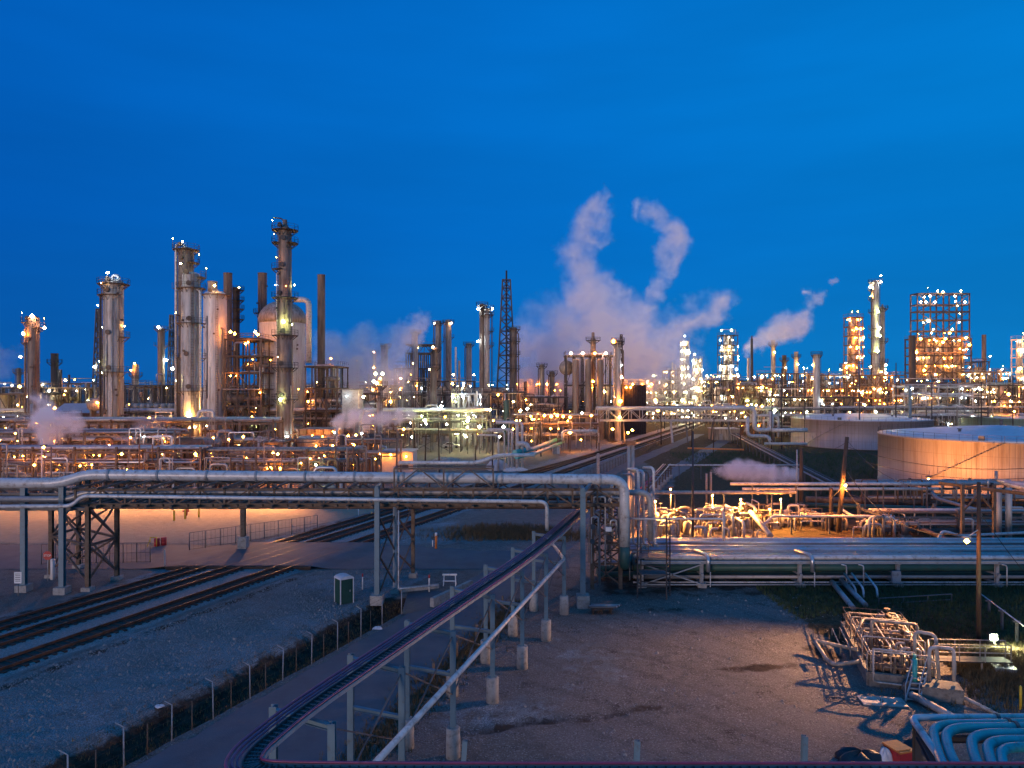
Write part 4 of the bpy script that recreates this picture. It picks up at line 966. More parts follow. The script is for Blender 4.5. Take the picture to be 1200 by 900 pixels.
ct_ = empty('cable_tray_run', (0, 40, 6.4), 'long elevated run of red conduits and cable ladder curving through the foreground', 'cable tray')
for d, r_, dz in ((0.03, .055, .12), (0.19, .055, .10), (.34, .04, .08)):
    mb = MB(); mb.sweep([p+Vector((0, 0, dz)) for p in offs(ctl, d)], r_, 10); mb.build('conduit', 'pipe_pink', ct_)
def plankpath(path, a, b, m, nm):
    mb = MB()
    for p, q in zip(path[:-1], path[1:]):
        if (q-p).length > .02: mb.bar(p, q+(q-p).normalized()*.01, a, b)
    mb.build(nm, m, ct_)
plankpath(offs(ctl, .5), .05, .16, 'steel_dark', 'side_rail'); plankpath(offs(ctl, 1.08), .06, .14, 'steel_galv', 'side_rail')
mb = MB(); mb.sweep([p+Vector((0, 0, .12)) for p in offs(ctl, 1.03)], .045, 8); mb.build('conduit', 'pipe_pink', ct_)
mb = MB(); pa, pb = offs(ctl, .52), offs(ctl, 1.06); acc = 0
for i in range(len(ctl)-1):
    ln = (ctl[i+1]-ctl[i]).length; s = 0.28-acc
    while s < ln:
        f = s/ln; mb.bar(pa[i].lerp(pa[i+1], f), pb[i].lerp(pb[i+1], f), .05, .04); s += .28
    acc = ln-(s-.28)
tag(mb.build('rungs', 'steel', ct_), None, None, kind='stuff')
for d, r_ in ((.6, .035), (.7, .045), (.82, .05), (.94, .04)):
    mb = MB(); mb.sweep([p+Vector((0, 0, -.03)) for p in offs(ctl, d)], r_, 6); mb.build('cable', 'wire', ct_)
rowR = [(-6.33, 25.5), (-4.63, 30.5), (-2.84, 35), (-1.1, 41), (.65, 46), (2.4, 51), (4.07, 56.7)]
ord_ = ['nearest', 'second nearest', 'third nearest', 'fourth', 'fifth', 'sixth', 'farthest']
for i, (a, b) in enumerate(rowR):
    t_ = empty('tray_support', (a-1.2, b, 0), f'blue steel frame on concrete piers, {ord_[i]} from the camera under the red cable run', 'support frame', 'support frames under the red cable run')
    a2, b2 = a-2.35, b+.9
    for xx, yy, zt in ((a, b, 6.1), (a2, b2, 6.3)):
        g0 = gz(xx, yy); mb = MB(); mb.hbeam((xx, yy, g0+1.2), (xx, yy, zt), .26); mb.build('leg', 'paint_blue', t_)
        mb = MB(); mb.lathe((xx, yy, g0), [(-.4, .36), (1.4, .34), (1.45, .29)], 20); mb.build('pier', 'concrete', t_)
    mb = MB(); mb.hbeam((a-.1, b, 4.0), (a2, b2, 4.0), .18); mb.hbeam((a-.1, b, 5.95), (a2, b2, 6.1), .2); mb.build('cross_beam', 'paint_blue', t_)
br2 = []
for i in range(6):
    (a, b), (c, d) = rowR[i], rowR[i+1]; e = empty('tie_brace', ((a+c)/2, (b+d)/2, 5), f'crossed thin tie bars between the {ord_[i]} and {ord_[i+1]} cable run frames', 'brace', 'tie bars of the red cable run'); mb = MB()
    mb.bar((a, b, 5.9), (c, d, 3.0), .06); mb.bar((a, b, 3.0), (c, d, 5.9), .06); mb.build('tie_bar', 'steel', e)
pipeline('straight white pipe slung below the red cable run between its frames', [(-5.9, 22.6, 4.25), (-.9, 42, 4.3), (3.9, 55.5, 4.5), (3.0, 63, 4.5)][0:0] or [Vector((-7.0, 22.8, 4.3)), Vector((3.85, 55.8, 4.55)), Vector((2.6, 63.5, 4.5))][0:0] or
         [(450-60, 948, 23.4), (661, 655, 55.6), (641, 629, 64)], .13, 'pipe_white', name='slung_pipe')
for x, yb_ in ((540, 708), (523, 738), (508, 762), (492, 792), (550, 690), (559, 676)):
    pass
gp0 = None
for i, yg in enumerate((44, 47.5, 51, 54.5, 58, 61.5, 65)):
    t_ = roadt(yg)[1]+.25; xx = t_+SL*yg; mb = MB(); mb.lathe((xx, yg), [(-.3, .09), (1.05, .09), (1.1, .05)], 10)
    o = mb.build('guard_post', 'steel_brown', None, (xx, yg, 0)); tag(o, f'short rusty guard post, {ord_[i]} along the right verge below the red cable run', 'bollard', 'guard posts along the road verge')

# blue offcut posts poking up at the bottom edge
for x, yt, D, lab in ((545, 868, 29, 'blue steel post end leaning at the bottom edge left of centre'), (747, 868, 27, 'short blue post near the bottom edge at the centre'), (943, 862, 28, 'blue post end standing left of the black tarpaulin')):
    mb = MB(); p = P(x, yt, D); mb.hbeam((p.x-.25, p.y-.3, 0), (p.x, p.y, p.z), .2); tag(mb.build('steel_post', 'paint_blue', None, (p.x, p.y, 0)), lab, 'post')

# ================================================================== TEAL PIPES bottom right
zt_ = 6.3
def tp(x, y): D = (EYE-zt_)*F/(y-450); return Vector((X(x, D), D, zt_))
tl = ['white pipe framing the teal pipes with a square corner', 'outermost teal pipe of the bundle at the bottom right', 'second teal pipe of the bundle at the bottom right', 'third teal pipe of the bundle at the bottom right',
      'fourth teal pipe of the bundle at the bottom right', 'innermost teal pipe of the bundle at the bottom right']
tps = [([(1290, 840), (1068, 841), (1103, 890)], .12, 'pipe_white', .35), ([(1290, 846), (1092, 849), (1098, 880), (1125, 940)], .15, 'pipe_teal', .8), ([(1290, 851), (1108, 853), (1110, 878), (1145, 940)], .16, 'pipe_teal', .8),
       ([(1290, 858), (1138, 860), (1140, 885), (1175, 945)], .16, 'pipe_teal', .8), ([(1290, 866), (1156, 868), (1160, 892), (1190, 945)], .16, 'pipe_teal', .7), ([(1290, 873), (1172, 876), (1176, 900), (1200, 945)], .15, 'pipe_teal', .6)]
for (pp, r_, m, bd), lab in zip(tps, tl):
    root = empty('coolant_pipe' if m == 'pipe_teal' else 'frame_pipe', tp(*pp[1]), lab, 'pipe', 'teal pipes at the bottom right' if m == 'pipe_teal' else None)
    mb = MB(); q = [tp(*a) for a in pp]; mb.pipe(q, r_, 20, bd, 10); mb.build('pipe', m, root)
    mb = MB(); c = q[0].lerp(q[1], .55); mb.cyl(c-Vector((.06, 0, 0)), c+Vector((.06, 0, 0)), r_*1.25, 18); mb.build('flange', 'steel', root)
sf = empty('pipe_stand', (X(1080, 25), 25, 0), 'dark steel stand under the corner of the white pipe at the bottom right', 'support frame')
for x, y in ((1076, 846), (1250, 850), (1102, 885)):
    p = tp(x, y); mb = MB(); mb.hbeam((p.x, p.y+.1, 0), (p.x, p.y+.1, zt_-.2), .2); mb.build('leg', 'steel_dark', sf)
p, q = tp(1076, 850), tp(1250, 852); mb = MB(); mb.hbeam(p-Vector((0, 0, .45)), q-Vector((0, 0, .45)), .2); q = tp(1103, 900); mb.hbeam(p-Vector((0, 0, .3)), q-Vector((0, 0, .3)), .22); mb.build('beam', 'steel_dark', sf)

# black tarpaulin and red bin behind the bottom rail
def lump(name, label, cat, c, d, m, seed=0):
    random.seed(seed); n, k = 26, 12; vs = []; fs = []
    for i in range(k+1):
        f = i/k
        for j in range(n):
            a = 2*math.pi*j/n; w1 = 1+.16*math.sin(3*a+seed)+.09*math.sin(7*a+f*5+seed); rr = math.cos(f*math.pi/2)**.7*w1
            vs.append((c[0]+d[0]*rr*math.cos(a), c[1]+d[1]*rr*math.sin(a), c[2]-.05+d[2]*math.sin(f*math.pi/2)*(1+.18*math.sin(5*a+3*f+seed))))
    for i in range(k):
        for j in range(n): fs.append((i*n+j, i*n+(j+1) % n, (i+1)*n+(j+1) % n, (i+1)*n+j))
    mb = MB(); mb._add(vs, fs, True); return tag(mb.build(name, m, None, c), label, cat)
lump('tarpaulin', 'black crumpled tarpaulin heap on the ground left of the red bin', 'tarpaulin', (X(1010, 34.5), 34.5, 0), (1.3, .8, .55), 'tarp', 2)
lump('tarpaulin', 'dark folded sheet heap right of the red bin', 'tarpaulin', (X(1083, 34.5), 34.8, 0), (.9, .7, .85), 'tarp', 5)
lump('plastic_sack', 'pale plastic sack beside the red bin', 'sack', (X(1037, 34.3), 34.3, 0), (.3, .3, .75), 'cloth_white', 3)
rb = empty('storage_bin', (X(1053, 34.3), 34.3, 0), 'red lidded storage bin near the bottom right corner', 'bin'); mb = MB(); c = Vector((X(1053, 34.3), 34.3, 0)); mb.box(c+Vector((0, 0, .4)), (.8, 1.0, .8), .3); mb.build('body', 'red_paint', rb)
mb = MB(); mb.box(c+Vector((0, 0, .84)), (.88, 1.08, .08), .3, ); mb.bar(c+Vector((-.3, -.5, .9)), c+Vector((.35, -.35, .9)), .04); mb.build('lid', 'orange_paint', rb)

# ================================================================== FENCE posts along the ditch
fn = empty('fence', (-14, 42, 0), 'wire fence on leaning topped posts along the ditch beside the road', 'fence'); random.seed(3)
ys_ = [31.4+2.52*i for i in range(11)]
tops = []
for i, y in enumerate(ys_):
    x = -32.4+SL*y; g0 = 0; mb = MB(); lean = random.uniform(-.05, .05); h_ = 1.95+random.uniform(-.08, .08)
    mb.cyl((x, y, g0-.4), (x+lean, y, g0+h_), .035, 8); mb.bar((x+lean, y, g0+h_), (x+lean-.36, y-.05, g0+h_+.22), .035); mb.build('post', 'paint_grey', fn); tops.append(Vector((x+lean, y, h_)))
for i in range(9):
    y = ys_[i]+1.3; x = -32.5+SL*y; mb = MB(); mb.cyl((x, y, -.4), (x, y, 1.5), .025, 6); mb.build('stake', 'steel_brown', fn)
mb = MB()
for a, b in zip(tops[:-1], tops[1:]):
    for k in (0, -.35, -.75, -1.2, -1.7): mb.bar(a+Vector((0, 0, k)), b+Vector((0, 0, k)), .01)
    mb.bar(a+Vector((-.34, 0, .2)), b+Vector((-.34, 0, .2)), .01)
mb.build('wire', 'wire', fn)

# ================================================================== small things near the crossing
tl_ = empty('portable_toilet', (-13.8, 59.8, 0), 'dark green portable toilet with white domed roof on the gravel', 'portable toilet')
c = Vector((-13.85, 59.8, 0)); rz = R(38); M3 = Matrix.Rotation(rz, 3, 'Z'); mb = MB(); mb.box(c+Vector((0, 0, 1.02)), (1.12, 1.12, 1.96), rz); mb.build('cabin', 'toilet_green', tl_)
mb = MB()
for sx in (-1, 1):
    for sy in (-1, 1): mb.box(c+M3@Vector((sx*.56, sy*.56, 0))+Vector((0, 0, 1.03)), (.07, .07, 2.02), rz)
mb.build('corner_trim', 'cloth_white', tl_)
mb = MB(); vs = []; 
for i in range(9):
    a = math.pi*i/8; 
    for sy in (-1, 1): vs.append(c+M3@Vector((-.62*math.cos(a), sy*.62, 0))+Vector((0, 0, 2.03+.26*math.sin(a))))
mb._add(vs, [(2*i, 2*i+1, 2*i+3, 2*i+2) for i in range(8)]+[tuple(range(0, 18, 2)), tuple(range(17, 0, -2)), (0, 16, 17, 1)]); mb.build('roof', 'cloth_white', tl_)
mb = MB(); mb.box(c+M3@Vector((0, -.575, 1.05)), (.72, .03, 1.75), rz); mb.build('door', 'toilet_green', tl_)
mb = MB(); mb.box(c+M3@Vector((.25, -.6, 1.05)), (.06, .04, .16), rz); mb.build('handle', 'steel_galv', tl_)
def post(label, x, y, h_, r_, m, name='marker_post', cat='marker post', cap=None, lean=0):
    g = G(x, y); mb = MB(); mb.lathe((g.x, g.y, gz(g.x, g.y)), [(-.2, r_), (h_*.97, r_), (h_, r_*.6)], 10)
    if not cap: return tag(mb.build(name, m, None, (g.x, g.y, 0)), label, cat)
    root = empty(name, (g.x, g.y, 0), label, cat); mb.build('post', m, root); mb = MB(); mb.lathe((g.x, g.y, gz(g.x, g.y)), [(h_*.82, r_*1.05), (h_*1.003, r_*1.05), (h_*1.02, r_*.5)], 10); mb.build('band', cap, root); return root
post('thin white marker post with red top right of the portable toilet', 425, 691, 1.4, .06, 'white_paint', cap='red_paint')
post('white marker post by the concrete culvert wall', 503, 694, 1.5, .07, 'white_paint', cap='red_paint')
post('rusty bollard with white cap where the road bends at the grass island', 511, 643, 1.7, .13, 'orange_paint', cap='white_paint')
post('short white bollard beside the rusty bollard', 507, 641, .7, .06, 'white_paint')
post('leaning white marker post on the gravel behind the tracks', 193, 665, 1.8, .05, 'white_paint')
post('slim white marker in the grass between the far tracks', 420, 604, .9, .05, 'white_paint')
for i, (x, y) in enumerate(((204, 610), (217, 608), (233, 606), (220, 599))):
    post(['yellow bollard leftmost of the four on the orange lit lot', 'yellow bollard second from left on the orange lit lot', 'yellow bollard rightmost of the four on the orange lit lot', 'yellow bollard standing farthest back on the orange lit lot'][i], x, y, 1.45, .12, 'yellow_paint', 'bollard', 'bollard')
g = G(218, 604); hy = empty('fire_hydrant', g, 'red fire hydrant between the yellow bollards', 'hydrant'); mb = MB(); mb.lathe(g, [(0, .2), (.7, .18), (.75, .25), (.85, .22), (1.0, .08)], 12); mb.build('body', 'red_paint', hy)
mb = MB(); mb.cyl(g+Vector((-.45, 0, .6)), g+Vector((.45, 0, .6)), .09, 8); mb.build('outlet', 'red_paint', hy)
def drumthing(label, x, y):
    g = G(x, y); mb = MB(); mb.lathe(g, [(0, .29), (.01, .3), (.28, .3), (.3, .32), (.32, .3), (.6, .3), (.62, .32), (.64, .3), (.88, .3), (.9, .28)], 16); return tag(mb.build('oil_drum', 'red_paint', None, g), label, 'drum')
drumthing('red oil drum on the left behind the yellow rail', 184, 640); drumthing('red oil drum on the right behind the yellow rail', 192, 639)
g = G(176, 641); yr = empty('barrier_rail', g, 'yellow barrier rail left of the red drums', 'barrier'); mb = MB()
for dx in (0, .7): mb.cyl(g+Vector((dx, 0, 0)), g+Vector((dx, 0, 1.1)), .05, 8)
mb.build('post', 'yellow_paint', yr); mb = MB(); mb.cyl(g+Vector((0, 0, 1.05)), g+Vector((.7, 0, 1.05)), .05, 8); mb.bar(g+Vector((.0, 0, .9)), g+Vector((-.35, 0, 0)), .06); mb.build('rail', 'yellow_paint', yr)
# signs
def text(s, size, m, parent, loc, rot=(R(90), 0, 0), name='lettering', ex=.004):
    cu = bpy.data.curves.new(name, 'FONT'); cu.body = s; cu.size = size; cu.extrude = ex; cu.align_x = 'CENTER'; cu.align_y = 'CENTER'
    tmp = bpy.data.objects.new('t', cu); COL.objects.link(tmp); dg = bpy.context.evaluated_depsgraph_get(); me = bpy.data.meshes.new_from_object(tmp.evaluated_get(dg)); bpy.data.objects.remove(tmp)
    me.materials.clear(); me.materials.append(MAT[m]); o = bpy.data.objects.new(name, me); COL.objects.link(o); o.parent = parent; o.location = Vector(loc)-Vector(parent['_o']); o.rotation_euler = rot; return o
g = Vector((X(56, 66.2), 66.2, 0)); ss = empty('stop_sign', g, 'red octagonal stop sign in front of the white post under the bridge', 'road sign'); mb = MB(); mb.cyl(g, g+Vector((0, 0, 2.6)), .04, 8); mb.build('post', 'steel_galv', ss)
mb = MB(); a8 = [g+Vector((.42*math.cos(R(22.5+45*i)), -.06, 2.35+.42*math.sin(R(22.5+45*i)))) for i in range(8)]; mb._add(a8+[p+Vector((0, .02, 0)) for p in a8], [tuple(range(8)), tuple(range(15, 7, -1))]+[(i, i+8, (i+1) % 8+8, (i+1) % 8) for i in range(8)]); mb.build('sign_plate', 'red_paint', ss)
text('STOP', .28, 'white_paint', ss, g+Vector((0, -.07, 2.35)))
post('thick white concrete post beside the stop sign', 62, 679, 1.9, .2, 'white_paint', 'marker_post', 'marker post')
g = Vector((X(21, 61.5), 61.5, 0)); ws = empty('notice_board', g, 'small white notice board on the leftmost blue post', 'sign'); mb = MB(); zz = Z(677, 61.5); mb.box(g+Vector((0, 0, zz)), (.62, .04, .95)); mb.build('sign_plate', 'white_paint', ws)
mb = MB()
for k in range(5): mb.box(g+Vector((0, -.025, zz+.32-k*.15)), (.42, .01, .05))
mb.build('lettering', 'wire', ws); mb = MB(); mb.bar(g+Vector((.0, .04, 0)), g+Vector((.0, .04, zz+.4)), .05); mb.build('post', 'steel', ws)
# fence on the lot
def wirefence(label, a, b, n, h_, m='steel', gate=False):
    a, b = Vector(a), Vector(b); root = empty('fence', (a+b)/2, label, 'fence')
    for i in range(n+1): q = a.lerp(b, i/n); mb = MB(); mb.cyl(q, q+Vector((0, 0, h_)), .045, 6); mb.build('post', m, root)
    mb = MB()
    for k in (h_, h_*.5, .1): mb.bar(a+Vector((0, 0, k)), b+Vector((0, 0, k)), .025)
    u = (b-a); nn = int(u.length/.45)
    for i in range(nn): q = a.lerp(b, i/nn); mb.bar(q+Vector((0, 0, .05)), q+Vector((0, 0, h_)), .012)
    mb.build('mesh_panel', 'wire', root); return root
wirefence('dark wire fence along the near edge of the orange lit lot', G(222, 645), G(372, 622), 9, 1.9)
wirefence('dark wire fence running left from the bridge trestle', G(-20, 688)+Vector((0, 8, 0)), G(158, 668)+Vector((0, 3, 0)), 8, 2.0)
wirefence('long wire fence beside the far path right of the tracks', (-42+SL*128, 128, 0), (-46+SL*215, 215, 0), 34, 2.0, 'steel_brown')
# culvert
cu_ = empty('culvert', G(520, 700), 'concrete culvert headwall with dark opening beside the road', 'culvert'); mb = MB()
g = G(510, 706); mb.bar(G(506, 712)+Vector((0, 0, .3)), G(552, 690)+Vector((0, 0, .3)), .35, .9); mb.bar(G(470, 694)+Vector((0, 0, .15)), G(514, 689)+Vector((0, 0, .15)), .25, .5); mb.build('headwall', 'concrete', cu_)
mb = MB(); a, b, c2, d2 = G(470, 722), G(508, 712), G(548, 692), G(478, 694); mb._add([p+Vector((0, 0, .045)) for p in (a, b, c2, d2)], [(0, 1, 2, 3)]); mb.build('opening', 'tarp', cu_)  # flat black sheet painted in for the shade of the culvert mouth
g = G(527, 686); sh = empty('sawhorse', g, 'white sawhorse barricade at the end of the culvert wall', 'barricade'); mb = MB()
for dx in (-.5, .5):
    for dy in (-.3, .3): mb.bar(g+Vector((dx*1.1, dy, 0)), g+Vector((dx, 0, .95)), .07)
mb.build('leg', 'white_paint', sh); mb = MB(); mb.bar(g+Vector((-.65, 0, .97)), g+Vector((.65, 0, .97)), .12, .14); mb.bar(g+Vector((-.6, -.2, .45)), g+Vector((.6, -.2, .45)), .12, .05); mb.build('board', 'white_paint', sh)
lump('sandbag', 'pale sandbag lying on the road edge by the fence posts', 'sandbag', G(443, 737), (.35, .2, .22), 'cloth_white', 4)
lump('sandbag', 'pale rag lying on the gravel left of the fence posts', 'rag', G(193, 827)+Vector((-.3, 0, 0)), (.25, .2, .1), 'cloth_white', 6)
# pallet of scrap near the bridge end foot
g = G(705, 718); sp = empty('scrap_pallet', g, 'low wooden cradle with pipe offcuts near the foot of the blue end post', 'pallet'); mb = MB()
for dx in (-.7, 0, .7): mb.box(g+Vector((dx, 0, .2)), (.1, .9, .4))
mb.box(g+Vector((0, 0, .42)), (1.7, 1, .06)); mb.build('cradle', 'wood', sp)
for k in range(5): mb = MB(); mb.cyl(g+Vector((-1.1+.1*k, -.35+.17*k, .55)), g+Vector((1.1+.12*k, -.3+.15*k, .52)), .09, 10); mb.build('pipe_offcut', 'pipe_alu' if k % 2 else 'steel', sp)

# ================================================================== PUMP SKID
sk = Matrix.Rotation(R(-16), 3, 'Z'); so_ = Vector((21.3, 43.3, 0))
def S(u, v, z=0): return so_+sk@Vector((u, v, 0))+Vector((0, 0, z))     # u right, v back
SW, SLN = 3.7, 9.6
pb_ = empty('containment_basin', S(SW/2, SLN/2), 'concrete containment basin holding the pump skid', 'basin'); mb = MB(); hw = 0.8
for a, b in (((0, 0), (SW, 0)), ((0, SLN), (SW, SLN)), ((0, 0), (0, SLN)), ((SW, 0), (SW, SLN))): mb.bar(S(*a, hw/2-.05), S(*b, hw/2-.05), .26, hw+.1)
mb.build('wall', 'basin_wall', pb_); mb = MB(); mb._add([S(.1, .1, .25), S(SW-.1, .1, .25), S(SW-.1, SLN-.1, .25), S(.1, SLN-.1, .25)], [(0, 1, 2, 3)]); mb.build('floor', 'concrete', pb_)
mb = MB(); mb.bar(S(SW-1.2, -.85, .4), S(SW+.9, -.85, .4), 1.3, .85); mb.build('plinth', 'basin_wall', pb_)
ps = empty('pump_skid', S(SW/2, SLN/2, .3), 'rusty pump skid crowded with bent pipes, valves and motors', 'pump skid'); random.seed(21)
def spipe(pts, r_=.06, m='pipe_brown', nm='pipe'): mb = MB(); mb.pipe([S(*p) for p in pts], r_, 12, r_*3.2); mb.build(nm, m, ps)
for v in (1.0, 2.3, 3.7, 5.2, 6.6, 8.0):           # pumps with motors
    mb = MB(); mb.cyl(S(.7, v, .85), S(1.6, v, .85), .3, 14); mb.cyl(S(.55, v, .85), S(.7, v, .85), .24, 14); mb.box(S(1.1, v, .45), (1.3, .5, .25), R(-16)); mb.build('motor', random.choice(['steel_brown', 'paint_grey', 'steel']), ps)
    mb = MB(); mb.cyl(S(1.75, v, .85), S(2.15, v, .85), .34, 14); mb.cyl(S(1.6, v, .85), S(1.75, v, .85), .1, 8); mb.build('pump', 'steel_brown', ps)
    spipe([(1.95, v, .9), (1.95, v, 1.9+.2*(v % 2)), (3.0, v, 1.9+.2*(v % 2)), (3.0, v, .5)], .08, random.choice(['pipe_brown', 'pipe_grey', 'cladding']))
    c = S(2.6, v, 1.95+.2*(v % 2)); mb = MB(); mb.ball(c, .17, 10); mb.cyl(c, c+Vector((0, 0, .45)), .03, 6); mb.cyl(c+Vector((0, 0, .45)), c+Vector((0, 0, .49)), .2, 12); mb.build('valve', 'steel_brown', ps)
for k in range(84):
    u = random.uniform(.2, 3.4); v = random.uniform(.2, 9.2); z = random.uniform(.9, 2.1); l = random.uniform(.6, 2.6); r_ = random.choice([.03, .04, .05, .07]); m = random.choice(['pipe_brown', 'cladding_brown', 'pipe_grey', 'steel_brown', 'steel_brown', 'cladding'])
    if random.random() < .5: spipe([(u, v, .4), (u, v, z), (u, min(9.4, v+l), z), (u, min(9.4, v+l), z-.7)], r_, m)
    else: spipe([(u, v, .4), (u, v, z), (min(3.6, u+l), v, z), (min(3.6, u+l), v, .4)], r_, m)
# tall loops seen in the photo
spipe([(2.6, .6, .5), (2.6, .6, 3.3), (3.6, .2, 3.3), (3.6, -.5, 1.0)], .1, 'cladding_pale', 'tall_loop'); spipe([(.7, 3.0, 1.2), (.7, 3.0, 3.0), (3.3, 3.0, 3.0), (3.3, 3.0, .4)], .09, 'cladding', 'tall_loop')
spipe([(-.1, 3.4, 2.1), (.5, 4.6, 2.6), (2.6, 4.8, 2.6), (2.6, 5.8, .6)], .07, 'cladding', 'tall_loop'); spipe([(3.0, -.9, 1.0), (3.0, -.9, 2.9), (4.3, -.7, 2.9), (4.3, -.7, 1.0)], .1, 'cladding_pale', 'tall_loop')
spipe([(.2, -.25, 2.3), (.2, -.25, .35), (2.3, -.35, .35), (2.3, -.3, 1.6)], .055, 'cladding_pale'); spipe([(.2, -.25, 2.3), (2.4, -.3, 2.3), (2.4, .2, 2.0)], .055, 'cladding_pale')
c = S(2.3, -.7, .6); mb = MB(); mb.cyl(c, c+Vector((0, 0, 1.5)), .13, 12); mb.cyl(c+Vector((0, 0, 1.5)), c+Vector((0, 0, 1.75)), .08, 12); mb.build('gas_cylinder', 'pipe_teal', ps)
mb = MB(); c = S(2.0, -1.0, .45); mb.cyl(c, c+sk@Vector((0, .16, 0)), .42, 18); mb.build('hose_reel', 'steel', ps)
hr = empty('handrail', S(0, 4, 1.1), 'pale handrail round the rim of the containment basin', 'handrail'); mb = MB(); rail_line(mb, [S(SW, 0, hw), S(0, 0, hw), S(0, SLN, hw), S(SW, SLN, hw), S(SW, 3.2, hw)], 1.05, 1.5, .028); mb.build('rail', 'steel_brown', hr)
sg = empty('steel_steps', S(2.4, -1.3, 0), 'short steel steps leaning on the front of the containment basin', 'steps'); mb = MB()
for s in (-.35, .35): mb.bar(S(1.9+s, -1.9, .05), S(2.7+s, -.4, 1.35), .07, .16); mb.bar(S(1.9+s, -1.9, .95), S(2.7+s, -.4, 2.25), .045); mb.bar(S(1.9+s, -1.9, .05), S(1.9+s, -1.9, .95), .045)
mb.build('stringer', 'steel_galv', sg)
for i in range(6): f = (i+.5)/6; mb = MB(); mb.bar(S(1.55+.8*f, -1.9+1.5*f, .05+1.3*f), S(2.25+.8*f, -1.9+1.5*f, .05+1.3*f), .2, .04); mb.build('tread', 'steel_galv', sg)
wk = empty('walkway', S(6.0, 2.0, 1.2), 'steel walkway with handrails from the pump skid to the floodlit mound', 'walkway'); mb = MB(); mb.bar(S(SW, 2.2, 1.2), S(SW+4.6, 3.2, 1.2), .9, .07); mb.build('deck', 'walk_grate', wk)
mb = MB(); rail_line(mb, [S(SW+.2, 1.75, 1.2), S(SW+4.6, 2.75, 1.2)], 1.05, 1.2, .03); rail_line(mb, [S(SW+.2, 2.65, 1.2), S(SW+4.6, 3.65, 1.2)], 1.05, 1.2, .03)
for u in (SW+1.5, SW+3, SW+4.5): mb.bar(S(u, 1.85+.25*(u-SW), 0), S(u, 1.85+.25*(u-SW), 1.2), .08)
mb.build('railing', 'cladding', wk); mb = MB(); mb.box(S(SW+4.3, 3.0, .55), (1.2, .9, .7), R(-16)); mb.build('landing_box', 'paint_grey', wk)
lp = [('brown elbow pipe bending to the ground left of the pump skid, nearest the camera', [(-.1, 5.2, 1.6), (-2.2, 5.0, 1.6), (-1.4, 3.2, 1.6), (-1.0, 2.6, .15), (-.1, 2.6, .3)], .11), ]
mb = MB()
tag(MB().pipe([S(-.05, 3.5, .9), S(-2.5, 4.6, .9), S(-1.9, 2.8, .25), S(-1.5, 2.2, .25), S(.1, 2.2, .7)], .12, 14, .4).build('elbow_pipe', 'cladding', None, S(-1, 3)), 'yellowish elbow pipe looping out on the ground left of the pump skid', 'pipe')
tag(MB().pipe([S(1.9, -1.6, .35), S(3.4, -3.4, .12), S(3.7, -3.8, .05)], .2, 16, .3).build('discharge_pipe', 'cladding_pale', None, S(2.5, -2.5)), 'thick pale discharge pipe running down to the ground in front of the basin', 'pipe')
tag(MB().pipe([S(4.4, -1.1, .45), S(6.2, -2.9, .06)], .1, 12).build('discharge_pipe', 'cladding_pale', None, S(5.2, -2)), 'slim pale discharge pipe right of the thick one in front of the basin', 'pipe')
tag(MB().box(S(.3, -2.3, .05), (2.4, 1.2, .06), R(-8)).build('plywood_sheet', 'cladding_pale', None, S(.3, -2.3)), 'pale plywood sheet lying on the ground in front of the basin', 'board')
fr_ = empty('open_piping', S(1.8, 3, 1), 'open frames of pale pipe standing over the pump skid', 'pipe frame'); random.seed(77)
for u0, u1, v0, v1, z in ((0, 3.5, .5, .5, 1.9), (0, 3.5, 2.0, 2.0, 2.3), (.3, 3.5, 4.2, 4.2, 2.1), (0, 3.5, 6.2, 6.2, 2.2), (0, 3.4, 8.2, 8.2, 1.9), (.2, .2, .5, 8.6, 1.8), (1.3, 1.3, .5, 6.5, 2.2), (3.2, 3.2, 1.0, 8.6, 2.0), (3.6, 4.4, 1.4, 5, 1.5), (2.3, 2.3, -.4, 3.0, 1.7), (-.5, -.5, 3.2, 7.6, 1.0), (-.9, -.9, 4.5, 8.2, .7)):
    mb = MB(); mb.pipe([S(u0, v0, .2), S(u0, v0, z), S(u1, v1, z), S(u1, v1, .2)], .045, 10, .2); mb.build('pipe', random.choice(['cladding', 'cladding_pale', 'pipe_grey']), fr_)
for k, (x, y) in enumerate(((1003, 690), (1012, 690), (1028, 690))):
    tag(MB().pipe([P(x-14, 672, 63.4), P(x, 690, 60), Vector((X(x, 59.5), 59.5, .1))], .09, 10, .5).build('slope_pipe', 'pipe_white' if k else 'pipe_grey', None, P(x, 690, 60)), ['grey pipe bending down the dark slope, leftmost of three behind the pump skid', 'pale pipe bending down the dark slope, middle of three behind the pump skid', 'pale pipe bending down the dark slope, right of three behind the pump skid'][k], 'pipe', 'pipes bending down the slope')
for k, (a, b) in enumerate((((975, 690), (1000, 722)), ((986, 688), (1014, 718)))):
    tag(MB().pipe([G(*a)+Vector((0, 0, .6)), G(*b)+Vector((0, 0, .6))], .22, 14).build('slope_pipe', 'pipe_grey', None, G(*b)), ['thick blue grey pipe lying on the slope, left of the pair behind the skid', 'thick blue grey pipe lying on the slope, right of the pair behind the skid'][k], 'pipe')
g = G(1030, 716); gr = empty('guard_rail', g, 'low grey guard rail on the dark slope behind the pump skid', 'guard rail'); mb = MB(); rail_line(mb, [g, g+Vector((6.5, 1.2, 0))], 1.0, 1.8, .04); mb.build('rail', 'steel', gr)
post('yellow marker post at the right edge in front of the grassy mound', 1196, 832, 1.3, .07, 'yellow_paint')

